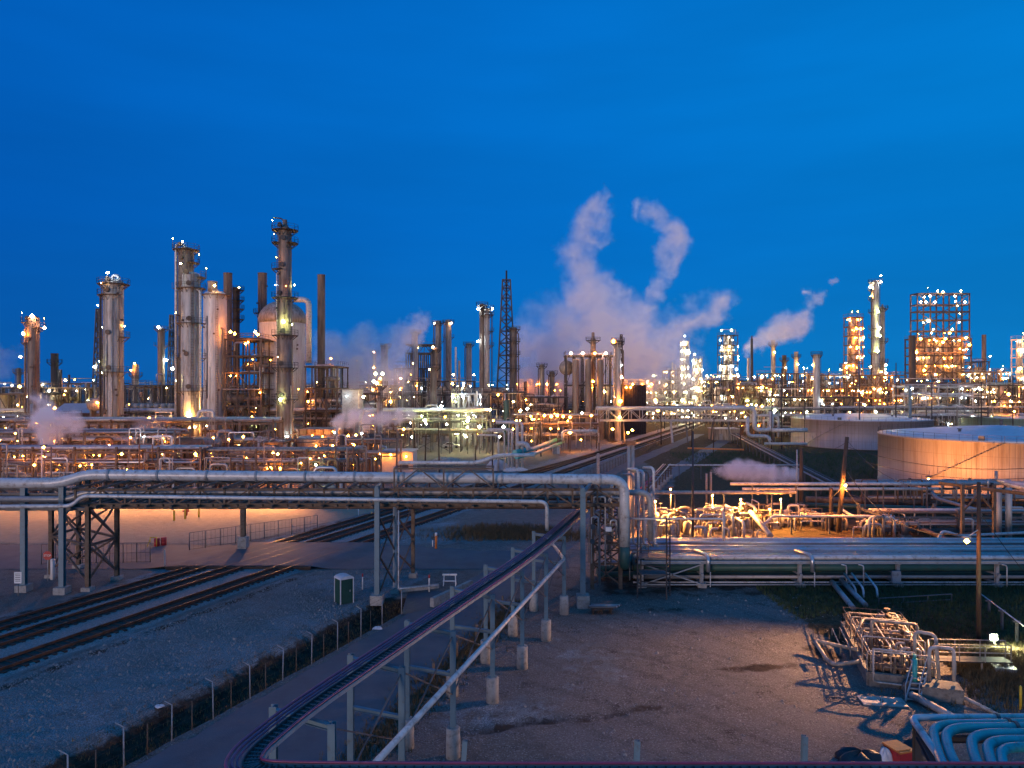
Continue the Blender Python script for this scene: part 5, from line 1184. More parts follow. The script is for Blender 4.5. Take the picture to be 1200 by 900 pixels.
# ================================================================== MANIFOLD YARD in sodium light
mf = [('sodium lit valve manifold with looping cream pipes, left part of the yard', 15.5, 22.5, 84, 8), ('sodium lit pump manifold with upright valves, middle of the yard', 22.5, 30, 84, 9), ('dimmer pipe manifold on the grass, right of the sodium lit yard', 30.5, 39, 88, 9)]
random.seed(31)
mf += [('dark low manifold of small pipes right of the leaning pole', 40, 50, 84, 8)]
for mi, (lab, xa, xb, D0, dep) in enumerate(mf):
    root = empty('valve_manifold', ((xa+xb)/2, D0+dep/2, 0), lab, 'valve manifold'); mm = ['cladding_pale', 'cladding', 'pipe_white', 'pipe_alu']
    for k in range((34, 36, 26, 16)[mi]):
        xx = random.uniform(xa, xb); yy = random.uniform(D0, D0+dep); z = random.uniform(.9, 2.6); l = random.uniform(1, 4)*random.choice([-1, 1]); x2 = min(max(xx+l, xa), xb); r_ = random.choice([.07, .1, .14, .18])
        q = [(xx, yy, .1), (xx, yy, z), (x2, yy, z), (x2, yy, .1)] if random.random() < .6 else [(xx, yy, .1), (xx, yy, z), (xx, min(D0+dep, yy+abs(l)), z), (xx, min(D0+dep, yy+abs(l)), .1)]
        mb = MB(); mb.pipe(q, r_, 10); mb.build('pipe', random.choice(mm), root)
        if k % 2 == 0:
            c = Vector(((xx+x2)/2, yy, z)); mb = MB(); mb.ball(c, r_*2, 8); mb.cyl(c, c+Vector((0, 0, .6)), .04, 6); mb.cyl(c+Vector((0, 0, .6)), c+Vector((0, 0, .66)), .26, 12); mb.build('valve', random.choice(['steel_brown', 'cladding']), root)
    for k in range(5 if mi < 2 else 2):
        c = Vector((random.uniform(xa+.5, xb-.5), random.uniform(D0+1, D0+dep-1), 0)); mb = MB(); mb.lathe(c, [(.2, .1), (.25, .42), (1.5, .42), (1.75, .25), (1.8, .05)], 14); mb.box(c+Vector((0, 0, .12)), (1.2, 1, .25)); mb.build('vessel', random.choice(mm), root)
    mb = MB()
    for k in range(4): a = Vector((random.uniform(xa, xb), random.uniform(D0, D0+dep), 0)); mb.bar(a, a+Vector((0, 0, 2.2)), .12); mb.bar(a+Vector((0, 0, 2.2)), a+Vector((1.5, 0, 2.2)), .12); mb.bar(a+Vector((1.5, 0, 0)), a+Vector((1.5, 0, 2.2)), .12)
    mb.build('support', 'steel_brown', root)
pl_ = [('pale pipe along the top of the manifold yard, uppermost, reaching past the leaning pole', [(856, 567, 97), (1112, 567, 97)], .22, 'pipe_white', 5),
       ('pale pipe just below the uppermost one, behind the leaning pole', [(870, 573, 98), (1100, 573, 98)], .2, 'pipe_white', 4),
       ('cream pipe with rounded left end over the valve manifold', [(762, 605, 86), (762, 577, 86), (932, 577, 90)], .22, 'cladding_pale', 3),
       ('cream pipe with hooked ends in front of the steam jet', [(888, 580, 92), (888, 573, 92), (925, 573, 92), (927, 582, 92)], .14, 'cladding_pale', 0),
       ('pale pipe bent down at both ends at the right of the yard', [(893, 617, 85), (905, 605, 87), (1038, 605, 87), (1038, 620, 87)], .17, 'pipe_white', 3),
       ('fat cream pipe slanting toward the low rack', [(880, 600, 88), (903, 628, 78)], .3, 'cladding_pale', 0),
       ('thin pale pipe between the two wooden poles', [(938, 602, 90), (985, 602, 90)], .1, 'pipe_white', 0),
       ('zigzag pipe right of the leaning pole', [(985, 585, 92), (987, 598, 90), (1003, 606, 88), (1014, 606, 88), (1017, 614, 86)], .16, 'pipe_white', 0),
       ('long thin pale pipe crossing behind the steam jet', [(783, 545, 137), (937, 545, 137)], .16, 'pipe_white', 6),
       ('brown pipe slanting across the ground right of the leaning pole', [(1035, 602, 95), (1110, 632, 80)], .28, 'pipe_brown', 0),
       ('pale double bend pipe below the copper lit tank', [(1092, 576, 102), (1097, 584, 100), (1160, 602, 90)], .25, 'pipe_grey', 0),
       ('pale pipe bend at the right behind the lamp pole', [(1095, 640, 76), (1105, 622, 78), (1125, 628, 77), (1250, 622, 77)], .16, 'pipe_white', 0),
       ('long red brown pipe lying low below the storage tanks', [(945, 585, 104), (1120, 590, 103)], .45, 'pipe_brown', 0),
       ('dark pipe lying low beside the red brown pipe', [(945, 592, 101), (1130, 597, 100)], .35, 'pipe_green', 0)]
for lab, pts, r_, m, ns in pl_:
    i = 1 if lab.startswith('cream pipe with rounded') or lab.startswith('pale pipe bent down') else 0
    pipeline(lab, pts, r_, m, name='yard_pipe', stands=[(i, (k+.5)/ns, 0) for k in range(ns)] if ns else None)
for k, (x, D) in enumerate(((868, 90), (915, 90))):  # pole lamps added to brighten the dimmer manifold
    root = empty('yard_light', (X(x, D), D, 0), ['small sodium lamp inside the dimmer manifold, left one', 'small sodium lamp inside the dimmer manifold, right one'][k], 'yard light'); b = Vector((X(x, D), D, 0)); mb = MB(); mb.cyl(b, b+Vector((0, 0, 3.6)), .06, 8); mb.build('pole', 'steel', root); lamp(root, b+Vector((0, 0, 3.7)), 'flood_sodium', .08); spot(root, b+Vector((0, -.2, 3.6)), b+Vector((1, -3, 0)), (9000, 5000)[k], 165, (1, .40, .08))
# steam vent pipes
vt = empty('vent_pipe', (X(831, 104), 104, 0), 'orange lit vent pipe pair from which the low steam jet blows', 'vent pipe')
for x, yt in ((828, 555), (833, 553)): mb = MB(); mb.cyl((X(x, 104), 104, 0), (X(x, 104), 104, Z(yt, 104)), .16, 12); mb.build('pipe', 'cladding', vt)
# tall gold lit twin post by the bridge end
gp = empty('vent_stack', (X(739, 88), 88, 0), 'golden lit twin pipe post with flared head standing above the bridge end', 'vent stack')
for x in (737, 741.5): mb = MB(); mb.cyl((X(x, 88), 88, 0), (X(x, 88), 88, Z(520, 88)), .2, 12); mb.build('pipe', 'cladding_pale', gp)
mb = MB(); c = P(739, 519, 88); mb.box(c, (1.1, .8, .5)); mb.box(c+Vector((-.7, 0, .1)), (.6, .4, .2)); mb.bar(c+Vector((-1.2, 0, -.2)), c+Vector((.8, 0, .4)), .1); mb.build('head', 'steel_brown', gp); spot(gp, (X(745, 84), 84, .6), P(739, 535, 88), 9000, 60)  # unseen uplight added to turn the twin post golden
post('round concrete pillar beside the golden lit post', 701, 585, 7.2, .26, 'concrete', 'pillar', 'pillar')
# low rack of T supports going away, right of the road
lr = empty('pipe_on_stands', (25, 120, 0), 'receding row of T shaped stands on round footings carrying a thin pink pipe', 'pipe rack')
A_, B_ = Vector((19.4, 109, 0)), Vector((29.4, 137, 0))
for i in range(9):
    q = A_.lerp(B_, i/8); mb = MB(); mb.bar(q+Vector((.6, 0, .6)), q+Vector((.6, 0, 2.5)), .22); mb.build('post', 'steel_brown', lr)
    mb = MB(); mb.bar(q+Vector((-.6, 0, 2.5)), q+Vector((1.4, 0, 2.5)), .2); mb.build('cross_beam', 'steel_brown', lr)
    mb = MB(); mb.lathe(q+Vector((.6, 0, 0)), [(0, .35), (.85, .35)], 12); mb.build('footing', 'concrete', lr)
for dx, r_, m in ((-.4, .1, 'pipe_pink'), (0, .07, 'pipe_pink'), (.9, .1, 'pipe_grey')): mb = MB(); mb.cyl(A_+Vector((dx, -2, 2.65)), B_+Vector((dx, 2, 2.65)), r_, 8); mb.build('pipe', m, lr)
# diagonal low pipe rack running away beside the tanks
dg_ = empty('diagonal_pipe_rack', (60, 165, 0), 'long low pipe rack slanting away toward the tanks with pale pipes on top', 'pipe rack')
A_, B_ = Vector((50.5, 112, 0)), Vector((71, 232, 0)); nrm = Vector((1, -.17, 0))
for i in range(22):
    q = A_.lerp(B_, i/21); mb = MB()
    for s in (-1.2, 1.2): mb.bar(q+nrm*s, q+nrm*s+Vector((0, 0, 2.0)), .2)
    mb.bar(q-nrm*1.5+Vector((0, 0, 2)), q+nrm*1.5+Vector((0, 0, 2)), .2); mb.build('bent', 'steel', dg_)
for k, (s, r_) in enumerate(((-1.2, .14), (-.7, .08), (-.1, .16), (.4, .1), (1.0, .14))): mb = MB(); mb.cyl(A_+nrm*s+Vector((0, 0, 2.1+r_)), B_+nrm*s+Vector((0, 0, 2.1+r_)), r_, 8); mb.build('pipe', ['pipe_grey', 'pipe_brown', 'steel', 'pipe_grey', 'steel'][k], dg_)
# far right elevated rack near the frame edge
er = empty('sloped_pipe_support', (X(1170, 78), 78, 0), 'brown steel support with curved brackets holding sloping pipes at the right edge', 'pipe support')
for x in (1128, 1165, 1240): mb = MB(); D = 80; mb.bar((X(x, D), D, 0), (X(x, D), D, Z(568, D)), .3); mb.build('post', 'steel_brown', er)
mb = MB(); mb.hbeam(P(1100, 566, 84), P(1290, 590, 70), .35); mb.bar(P(1128, 600, 80), P(1150, 575, 80), .15); mb.bar(P(1165, 600, 80), P(1145, 575, 80), .15); mb.build('beam', 'steel_brown', er)
for k in range(4): mb = MB(); mb.cyl(P(1170+k*3, 563+k*1.5, 80-k*.5), P(1290, 584+k*3, 66-k*.5), .2, 12); mb.build('pipe', ['pipe_white', 'pipe_alu', 'pipe_grey', 'pipe_white'][k], er)
for i, x in enumerate((1170, 1182)): 
    tag(MB().cyl((X(x, 84), 84, 0), (X(x, 84), 84, Z(572, 84)), .35, 14).build('upright_pipe', 'cladding_pale', None, (X(x, 84), 84, 0)), ['thick pale upright pipe left of a pair at the right edge', 'thick pale upright pipe right of a pair at the right edge'][i], 'pipe')

# ================================================================== POLES and wires
poles = {}
def pole(label, x, yt, D, r_=.14, m='wood', lean=(0, 0), arm=None, lampk=None, lamp_at=None, lr_=.3, group=None, name='utility_pole', cat='pole'):
    b = Vector((X(x, D), D, 0)); t = Vector((X(x, D)+lean[0], D+lean[1], Z(yt, D))); root = empty(name, b, label, cat, group); mb = MB(); mb.sweep([b-Vector((0, 0, .3)), b.lerp(t, .5), t], [r_, r_*.88, r_*.72], 12); mb.build('pole', m, root)
    if arm: mb = MB(); mb.bar(t+Vector((-arm, 0, -.6)), t+Vector((arm, 0, -.6)), .12, .14); [mb.cyl(t+Vector((s*arm*.8, 0, -.55)), t+Vector((s*arm*.8, 0, -.3)), .05, 6) for s in (-1, 1)]; mb.build('cross_arm', m, root)
    if lampk:
        p = P(*lamp_at); f = max(0, min(1, (p.z+.3)/t.z)); q = b.lerp(t, f); mb = MB(); mb.pipe([q, q+Vector((0, 0, .35)), Vector((p.x, p.y, p.z+.28)), ], .035, 8); mb.box(Vector((p.x, p.y, p.z+.24)), (.42, .3, .14)); mb.build('lamp_arm', 'steel_galv', root); lamp(root, p, lampk, lr_)
    poles[label] = (b, t); return root
root_ = pole('tall dark wooden pole in front of the low rack at right, lamp on its left', 1147, 565, 50, .16, lampk='sodium', lamp_at=(1133, 634, 49.3), lr_=.26); spot(root_, P(1133, 636, 49.3), (19.8, 45.8, 0), 60000, 80, (1, .50, .22))
pole('leaning wooden pole with glowing lamp in front of the mauve tank', 982, 512, 88, .3, lean=(1.1, 0), lampk='flood_sodium', lamp_at=(991, 569, 86.8), lr_=.17)
pole('thick pale wooden pole stub beside the leaning pole', 974, 572, 90, .3)
pole('thick wooden pole left of the mauve tank', 939, 525, 100, .32)
pole('pale slim pole touching the thick wooden pole', 934, 527, 101, .12, 'steel_galv')
pole('thin dark pole rising through the valve manifold', 812, 505, 80, .13, 'steel_dark')
g = G(1165, 772); fl = empty('floodlight', g, 'bright white floodlight on a short stand on the grassy mound', 'floodlight'); zz = gz(g.x, g.y); mb = MB(); mb.cyl((g.x, g.y, zz-.1), (g.x, g.y, zz+.35), .05, 8); mb.cyl((g.x, g.y, zz+.3), (g.x, g.y, zz+.75), .04, 8); mb.box((g.x, g.y+.14, zz+.9), (.5, .2, .45)); mb.build('stand', 'steel_dark', fl); lamp(fl, (g.x, g.y-.14, zz+.9), 'flood_white', .17); spot(fl, (g.x+.3, g.y-.7, zz+1.5), (32.8, 44.4, 0), 2600, 150, (.95, 1, .6))
random.seed(9)
pd = [(424, 508, 128, 'cool', 'slim dark lamp pole with tiny pale lamp left of the white hut'), (515, 495, 140, None, 'dark pole in front of the dirt yard, left of centre'), (487, 505, 150, None, 'brown pole right of the white hut'),
      (498, 508, 155, None, 'brown pole second right of the white hut'), (577, 500, 150, None, 'brown pole near the white upright pipes'), (604, 487, 152, None, 'tall black pole beside the white upright pipes'), (557, 522, 160, None, 'short brown pole in the dirt yard'),
      (628, 495, 190, None, 'leaning dark pole in front of the grey shed'), (634, 495, 180, None, 'upright dark pole in front of the grey shed'), (775, 480, 215, None, 'dark pole beside the far track bridge'), (810, 497, 205, None, 'dark pole right of the far track bridge pillar'),
      (836, 490, 190, None, 'black pole left of the far path'), (845, 470, 260, None, 'tall thin pole behind the far path'), (868, 498, 190, None, 'black pole by the diagonal rack end'), (904, 470, 200, None, 'tall black pole left of the mauve tank'), (925, 440, 300, None, 'tall thin grey mast behind the diagonal rack')]
for x, yt, D, lk, lab in pd:
    pole(lab, x, yt, D, .15, 'wood', lean=(random.uniform(-.3, .3), 0) if 'leaning' not in lab else (1.0, 0), arm=.9 if random.random() < .35 else None, lampk=lk, lamp_at=(x, yt, D-.2) if lk else None, lr_=.22)
pole('white slim mast left of the first tower behind the bridge', 49, 514, 112, .12, 'white_paint')
def wire(label, a, b, sag, n=10, r_=.025, name='overhead_wire', group=None):
    a, b = Vector(a), Vector(b); pts = [a.lerp(b, i/n)-Vector((0, 0, sag*4*(i/n)*(1-i/n))) for i in range(n+1)]; mb = MB(); mb.sweep(pts, r_, 5); tag(mb.build(name, 'wire', None, (a+b)/2), label, 'wire', group)
pt = {k: v[1] for k, v in poles.items()}
P1, P2, P3 = pt['tall dark wooden pole in front of the low rack at right, lamp on its left'], pt['leaning wooden pole with glowing lamp in front of the mauve tank'], pt['thick wooden pole left of the mauve tank']
wire('upper slack wire between the leaning pole and the right hand pole', P2-Vector((0, 0, .4)), P1-Vector((0, 0, .3)), 2.2); wire('lower slack wire between the leaning pole and the right hand pole', P2-Vector((0, 0, 4.2)), P1-Vector((0, 0, 3.4)), 2.6, r_=.04)
wire('wire from the thick wooden pole to the leaning pole', P3-Vector((0, 0, .3)), P2-Vector((0, 0, .6)), .8); wire('wire crossing in front of the copper lit tank', P2-Vector((0, 0, 1.2)), P(1290, 541, 60), 1.5, r_=.03)
wire('second wire crossing in front of the copper lit tank', P2-Vector((0, 0, 2.2)), P(1290, 552, 58), 1.6); wire('guy wire running down right of the tall pole at right', P1-Vector((0, 0, 2)), G(1225, 700), .2)
wire('guy wire left of the leaning pole lamp', P(987, 571, 87), P(964, 592, 84), .1, r_=.035); wire('pale cable hanging right of the leaning pole lamp', P(990, 572, 86.5), P(1020, 602, 80), .4, r_=.04); wire('second pale cable right of the leaning pole lamp', P(990, 572, 86.5), P(1008, 592, 84), .2, r_=.03)

# ================================================================== REFINERY, left group
random.seed(101)
S_, W_ = 'sodium', 'warm'
column('lone grey column tower at left with rings of railings round its top', 133, 331, 21.5, 150, 'cladding_pale',
       plats=[(333, 0, 360), (346, 100, 330), (395, -40, 200), (436, 170, 380), (486, -30, 200)], pipes=[(-12, 345, 545, 2, 'steel_dark'), (9, 336, 545, 3, 'cladding')],
       lamps=[(135, 322, 'cool', .35), (146, 382, 'warm', .18), (119, 437, 'green', .3), (137, 520, 'flood_sodium', .08)])
mb = MB(); D = 150; mb.pipe([P(132, 332, D), P(132, 323, D), P(139, 323, D), P(139, 333, D)], .35, 12, .8); tag(mb.build('overhead_pipe', 'pipe_white', None, P(135, 330, D)), 'white gooseneck pipe on the top of the lone grey tower at left', 'pipe')
column('tall beige column tower with stepped top and a bright silver riser pipe', 224, 323, 20, 150, 'cladding_pale', segs=[(323, 1.0), (338, 1.12)],
       plats=[(325, -30, 170), (338, 0, 360), (379, 150, 400), (420, -20, 200), (458, 150, 380), (497, 0, 300)], lamps=[(228, 486, 'warm', .75), (218, 311, 'green', .22), (226, 530, 'flood_sodium', .1), (212, 529, 'green', .5), (233, 500, 'warm', .3)], pipes=[(13, 340, 545, 3, 'pipe_white')])
column('slender square shouldered column behind the tall beige tower', 218, 293, 17, 154, 'cladding_brown', plats=[(293, 0, 360), (308, -60, 60), (338, 0, 200)], pipes=[(-9.5, 290, 520, 3.2, 'pipe_white'), (-5, 300, 520, 4, 'cladding')], lamps=[(220, 286, 'cool', .2)])
column('tallest rust brown column tower with black railed platforms and hooked pipe on top', 334, 270, 15.5, 150, 'cladding_brown', segs=[(270, 1.0), (350, 1.08), (398, 1.2), (450, 1.25)], top='cone',
       plats=[(270, 0, 360), (285, -60, 240), (316, 180, 270), (349, 0, 360), (393, 0, 360), (431, 0, 360), (468, 140, 400)], plat_m='steel_dark', pr=1.15,
       pipes=[(-8, 320, 540, 1.6, 'pipe_white'), (9, 452, 545, 3, 'cladding')], lamps=[(323, 334, 'cool', .2), (345, 334, 'green', .2), (336, 378, 'green', .5), (333, 468, 'green', .45), (340, 511, 'cool', .25), (347, 546, 'green', .55), (319, 532, 'sodium', .45)])
D = 150; tag(MB().pipe([P(334, 266, D), P(331, 256, D), P(320, 255, D)], .14, 8, .6).build('hooked_vent', 'steel_dark', None, P(334, 266, D)), 'black hooked vent pipe on top of the tallest brown tower', 'pipe')
column('fat white vessel tower with thin neck between the beige tower and the brown stack', 252, 346, 26, 185, 'vessel_pale', plats=[(346, 0, 360)], pipes=[(4, 355, 480, 3, 'cladding'), (-6, 406, 480, 2, 'cladding'), (13, 385, 480, 3, 'cladding_brown')], lamps=[(258, 337, 'warm', .4), (280, 337, 'warm', .2)], name='vessel_tower', cat='vessel')
column('short neck drum on top of the fat white vessel', 249, 331, 11, 186, 'cladding', base_z=Z(345, 186), ladder=False, name='neck_drum', cat='vessel', top='open')
for x, yt, w_, D, m, lab in ((267, 321, 10, 200, 'stack_rust', 'brown stack just right of the fat white vessel'), (307.5, 321, 10.5, 200, 'stack_rust', 'brown stack just left of the domed silo'), (376.5, 323, 9, 200, 'stack_rust', 'brown stack right of the domed silo, steam drifting past its foot')):
    stack(lab, x, yt, w_, D, m, plats=[(367, 0, 360)] if x == 307.5 else ([(452, 0, 360)] if x > 370 else []), group=None)
column('dark slotted column behind the brown stack', 277, 338, 8, 205, 'dark_stack', plats=[(340, 0, 360), (352, 0, 360), (362, 0, 360), (374, 0, 360)], top='open', plat_m='steel_dark')
# domed silo
D = 195; root = column('big domed silo behind the tallest brown tower', 331, 379, 52, D, 'vessel_pale', plats=[], top='none', bands=True, name='domed_silo', cat='silo', ladder=False)
mb = MB(); r_ = 26/F*D; c = Vector((X(331, D), D, 0)); z0 = Z(379, D); mb.lathe(c, [(z0+.01, r_*1.02)]+[(z0+r_*1.05*math.sin(a)*.95, r_*1.02*math.cos(a)**1.0+.4) for a in [i*math.pi/2/8 for i in range(1, 9)]], 28); mb.build('dome', 'cladding', root)
pipeline('white arched pipe beside the domed silo', [(345, 351, 190), (362, 351, 190), (362, 425, 190)], .75, 'pipe_white', bend=3.0, name='arched_pipe', cat='pipe')
lattice('thin dark lattice mast with lamp left of the lone grey tower', 115, 362, 470, 3, 12, 245, lamps=[(115, 358, 'cool', .35), (111, 430, 'white', .75)], bar=.22)
lattice('thin dark lattice mast between the lone grey tower and the beige tower', 201, 369, 470, 3, 9, 260, bar=.2)
column('small lit column with bright lamp left of the tall beige tower', 189, 386, 8, 255, 'cladding_brown', plats=[(386, 0, 360), (405, 0, 200)], lamps=[(189, 384, 'cool', .6), (195, 422, 'cool', .5), (202, 432, 'white', .7)])
column('small golden lit column with pale cap right of the lone grey tower', 159, 428, 7, 250, 'cladding', plats=[(440, 0, 360)], lamps=[(161, 426, 'sodium', .5), (157, 434, 'sodium', .4)])
column('far left column tower with three side platforms and starry lamps', 39, 373, 13, 165, 'cladding_brown', plats=[(378, 120, 240), (384, -60, 60), (402, 100, 250)], pipes=[(-7, 385, 500, 2.5, 'cladding'), (5, 374, 500, 2, 'pipe_brown')], lamps=[(44, 371, 'pink', .6), (52, 384, 'pink', .45), (27, 390, 'pink', .35), (33, 392, 'sodium', .5), (24, 418, 'pink', .4), (23, 453, 'sodium', .5)])
column('small dim column left of the far left tower', 22, 432, 5, 250, 'cladding_brown', plats=[(436, 0, 360)])
stack('short black stack right of the far left tower', 64, 415, 8, 240, 'dark_stack', plats=[(425, 0, 360)]); stack('tiny black stack beside the short black stack', 70, 434, 5, 245, 'dark_stack', lamps=[(69, 434, 'cool', .3)]); stack('thin tiny flue far behind the left pipe racks', 81, 440, 2.5, 250, 'dark_stack')

# process units behind the left racks (x0, x1, ytop, D, depth, levels, bays ...)
frame('brown steel unit under the brown stack right of the fat white vessel', 264, 306, 398, 180, 12, 7, 3, lampn=9, lampk='sodium', vessels=9, pipes=16, vm='cladding_brown')
for x, y in ((269, 388), (275, 389), (299, 388), (302, 392)):
    pass
gl = empty('burner_deck', (X(285, 182), 182, Z(396, 182)), 'orange glowing railed deck high on the brown steel unit', 'deck'); mb = MB(); a, b = P(266, 396, 180), P(305, 396, 180); mb.box(((a.x+b.x)/2, 184, a.z), (b.x-a.x, 8, .15)); mb.build('platform', 'steel_brown', gl)
mb = MB(); rail_line(mb, [a, b], 1.2, 1.5, .05); mb.build('railing', 'steel_brown', gl); [lamp(gl, P(x, y, 181), 'sodium', .55) for x, y in ((270, 389), (275, 391), (299, 389), (302, 392))]
frame('brown furnace structure right of the domed silo with hooded top', 358, 395, 430, 185, 12, 4, 3, lampn=7, lampk='sodium', vessels=6, pipes=12)
frame('long dark unit with row of round vessel ends between lone grey tower and beige tower', 147, 212, 452, 200, 12, 3, 6, m='steel_dark', lampn=7, lampk=['warm'][0], vessels=0, pipes=14)
sv = [empty('vessel_row', (X(165, 196), 196, Z(476, 196)), 'row of pale round vessel ends under the long dark unit', 'vessel row')]
for k in range(7): mb = MB(); p = P(150+k*8.2, 476, 196); mb.drum(p, p+Vector((0, 5, 0)), .72, 14); mb.build('vessel', 'cladding_pale', sv[0])
frame('low cluttered unit left of the lone grey tower with many tiny lamps', -15, 48, 462, 190, 12, 3, 5, lampn=22, lampk='warm', vessels=5, pipes=18, lkinds=['warm', 'white', 'green'])
frame('low dim unit between the far left tower and the lone grey tower', 52, 118, 455, 205, 12, 3, 5, lampn=22, vessels=5, pipes=18, lkinds=['white', 'green', 'warm', 'green'], lampr=.33)
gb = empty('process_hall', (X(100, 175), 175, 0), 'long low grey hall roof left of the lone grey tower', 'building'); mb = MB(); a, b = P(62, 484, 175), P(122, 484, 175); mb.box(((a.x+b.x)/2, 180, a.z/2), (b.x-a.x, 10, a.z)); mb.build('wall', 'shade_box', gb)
mb = MB(); mb._add([Vector((a.x-.3, 174.6, a.z)), Vector((b.x+.3, 174.6, a.z)), Vector((b.x+.3, 185.4, a.z)), Vector((a.x-.3, 185.4, a.z)), Vector((a.x-.3, 180, a.z+2.2)), Vector((b.x+.3, 180, a.z+2.2))], [(0, 1, 5, 4), (2, 3, 4, 5), (0, 4, 3), (1, 2, 5), (0, 3, 2, 1)]); mb.build('roof', 'steel_galv', gb)
dv = empty('storage_drum', P(113, 476, 168), 'orange lit horizontal drum left of the lone grey tower', 'drum'); mb = MB(); mb.drum(P(107, 474, 168), P(122, 474, 168), 1.5, 20); mb.build('shell', 'cladding', dv); mb = MB(); [mb.box(P(x, 483, 168), (.4, 2, 2.6)) for x in (109, 120)]; mb.build('saddle', 'steel', dv); lamp(dv, P(114, 472, 165.5), 'sodium', .4)
for k, (x0, x1, yt, D, lk, lab) in enumerate([(235, 305, 470, 198, 'warm', 'pipe filled unit behind the main pale pipe, right of the beige tower'), (345, 440, 462, 200, 'sodium', 'steaming low unit right of the tallest brown tower'),
                                     (-20, 62, 492, 142, 'sodium', 'warm lit pump unit under the steam puff at far left'), (150, 212, 505, 145, 'sodium', 'red brown pump unit between the two tall left towers'), (300, 330, 520, 130, 'sodium', 'small pump unit left of the foot of the tallest tower'), (352, 420, 520, 150, 'sodium', 'orange lit low unit right of the foot of the tallest tower')]):
    frame(lab, x0, x1, yt, D, 9, 3 if D > 150 else 2, max(3, int((x1-x0)/14)), lampn=8, lampk=lk, vessels=6, pipes=22, lampr=.24)
# dished grey drum and tilted light duct
dt = empty('horizontal_vessel', P(320, 470, 197), 'pale cone ended horizontal vessel behind the main pale pipe', 'vessel'); mb = MB(); mb.sweep([P(296, 467, 197), P(300, 466, 197), P(350, 470, 197), P(362, 476, 197)], [.3, 1.7, 2.2, .9], 20); mb.build('shell', 'cladding_pale', dt)
of = empty('furnace_box', (X(385, 158), 158, 0), 'glowing orange walled furnace box behind the left pipe racks', 'furnace'); mb = MB(); a, b = P(350, 503, 158), P(398, 503, 158); mb.box(((a.x+b.x)/2, 162, a.z/2+1.2), (b.x-a.x, 8, a.z-2.4)); mb.build('wall', 'cladding', of)
mb = MB(); [mb.bar(P(350+9.6*k, 503, 157.8), P(350+9.6*k, 530, 157.8), .25) for k in range(6)]; mb.bar(P(350, 510, 157.7), P(398, 510, 157.7), .2); mb.build('stiffener', 'steel_brown', of); [lamp(of, P(x, y, 156), 'sodium', .38) for x, y in ((366, 511), (378, 512), (395, 512), (408, 511), (417, 510))]
frame('small white lit instrument unit between the brown tower and the furnace box', 292, 345, 484, 196, 8, 3, 6, m='steel_galv', lampn=14, lkinds=['white', 'green'], vessels=2, pipes=20, deck=False, lampr=.25)

rack('low dark rack below the storage tanks at the right edge', X(1015, 103), X(1310, 103), 103, 5, [1.6, 3.6], 5, 8, m='steel_dark', lampn=0, drops=10, rmax=.25, mats=['pipe_grey', 'pipe_brown', 'pipe_alu', 'pipe_grey'])
rack('low rack of thin pipes between the leaning pole and the right lamp pole', X(1030, 86), X(1310, 86), 86, 5, [1.2, 2.6], 5, 8, m='steel', lampn=0, drops=9, rmax=.18, mats=['pipe_grey', 'pipe_brown', 'pipe_white', 'pipe_grey'])
# ---------------- pipe racks of the left group
rack('main raised pipe rack with one thick pale pipe on top, behind the left towers', X(-30, 188), X(570, 188), 188, 5, [6.0, 8.8, 10.6], 4, 9, rmax=.35, lampn=14, lampk=['warm', 'white', 'sodium'], drops=14)
pipeline('long thick pale pipe on the main raised rack, running behind the three tall towers', [(-30, 481, 187), (572, 480, 187)], .5, 'pipe_white', name='main_pipe')
rack('front pipe rack of the left yard with rusty pipes on three tiers', X(-60, 113), X(235, 113), 113, 6, [3.4, 5.6, 7.8], 7, 6.5, m='steel_brown', rmax=.28, lampn=12, lampk='sodium', drops=16, lampr=.15)
rack('front pipe rack continuing right of the beige tower', X(240, 114), X(420, 114), 114, 6, [3.4, 5.6, 7.4], 6, 6.5, m='steel_brown', rmax=.25, lampn=7, lampk=['sodium', 'warm'], drops=12, lampr=.15)
rack('second pipe rack of the left yard, taller, two crowded tiers', X(-60, 126), X(205, 126), 126, 6, [6.5, 9.4], 8, 7, rmax=.3, lampn=9, lampk='sodium', drops=10, lampr=.17)
rack('third pipe rack of the left yard behind the steam puff', X(-60, 139), X(320, 139), 139, 6, [7.0, 10.8], 7, 7, m='steel_brown', rmax=.35, lampn=8, lampk=['sodium', 'warm'], drops=10, lampr=.18)
rack('short pipe rack right of the tallest brown tower', X(345, 135), X(465, 135), 135, 5, [5, 7.6], 6, 6, rmax=.3, lampn=5, lampk='sodium', drops=8)
random.seed(55)
yc = empty('pump_yard', (-55, 119, 0), 'crowd of short upright pipes, pumps and drums in the left yard behind the bridge', 'pump yard')
for k in range(70):
    x = random.uniform(-30, 440); D = random.uniform(108, 134); r_ = random.choice([.08, .12, .18, .25]); z = random.uniform(2, 6.5); b = Vector((X(x, D), D, 0)); dx = random.choice([-1, 1])*random.uniform(1, 4); mb = MB()
    mb.pipe([b, b+Vector((0, 0, z)), b+Vector((dx, 0, z)), b+Vector((dx, 0, z-random.uniform(.8, 2)))], r_, 8); mb.build('pipe', random.choice(PIPEM+['pipe_white', 'cladding']), yc)
for k in range(16):
    x = random.uniform(-30, 440); D = random.uniform(107, 120); p = Vector((X(x, D), D, 1.6)); mb = MB(); mb.drum(p, p+Vector((random.uniform(1.5, 3.5), 0, 0)), random.uniform(.5, .95), 14); mb.box(p+Vector((.8, 0, -.9)), (1.6, .9, 1.3)); mb.build('drum', random.choice(['cladding', 'cladding_pale', 'steel_brown']), yc)
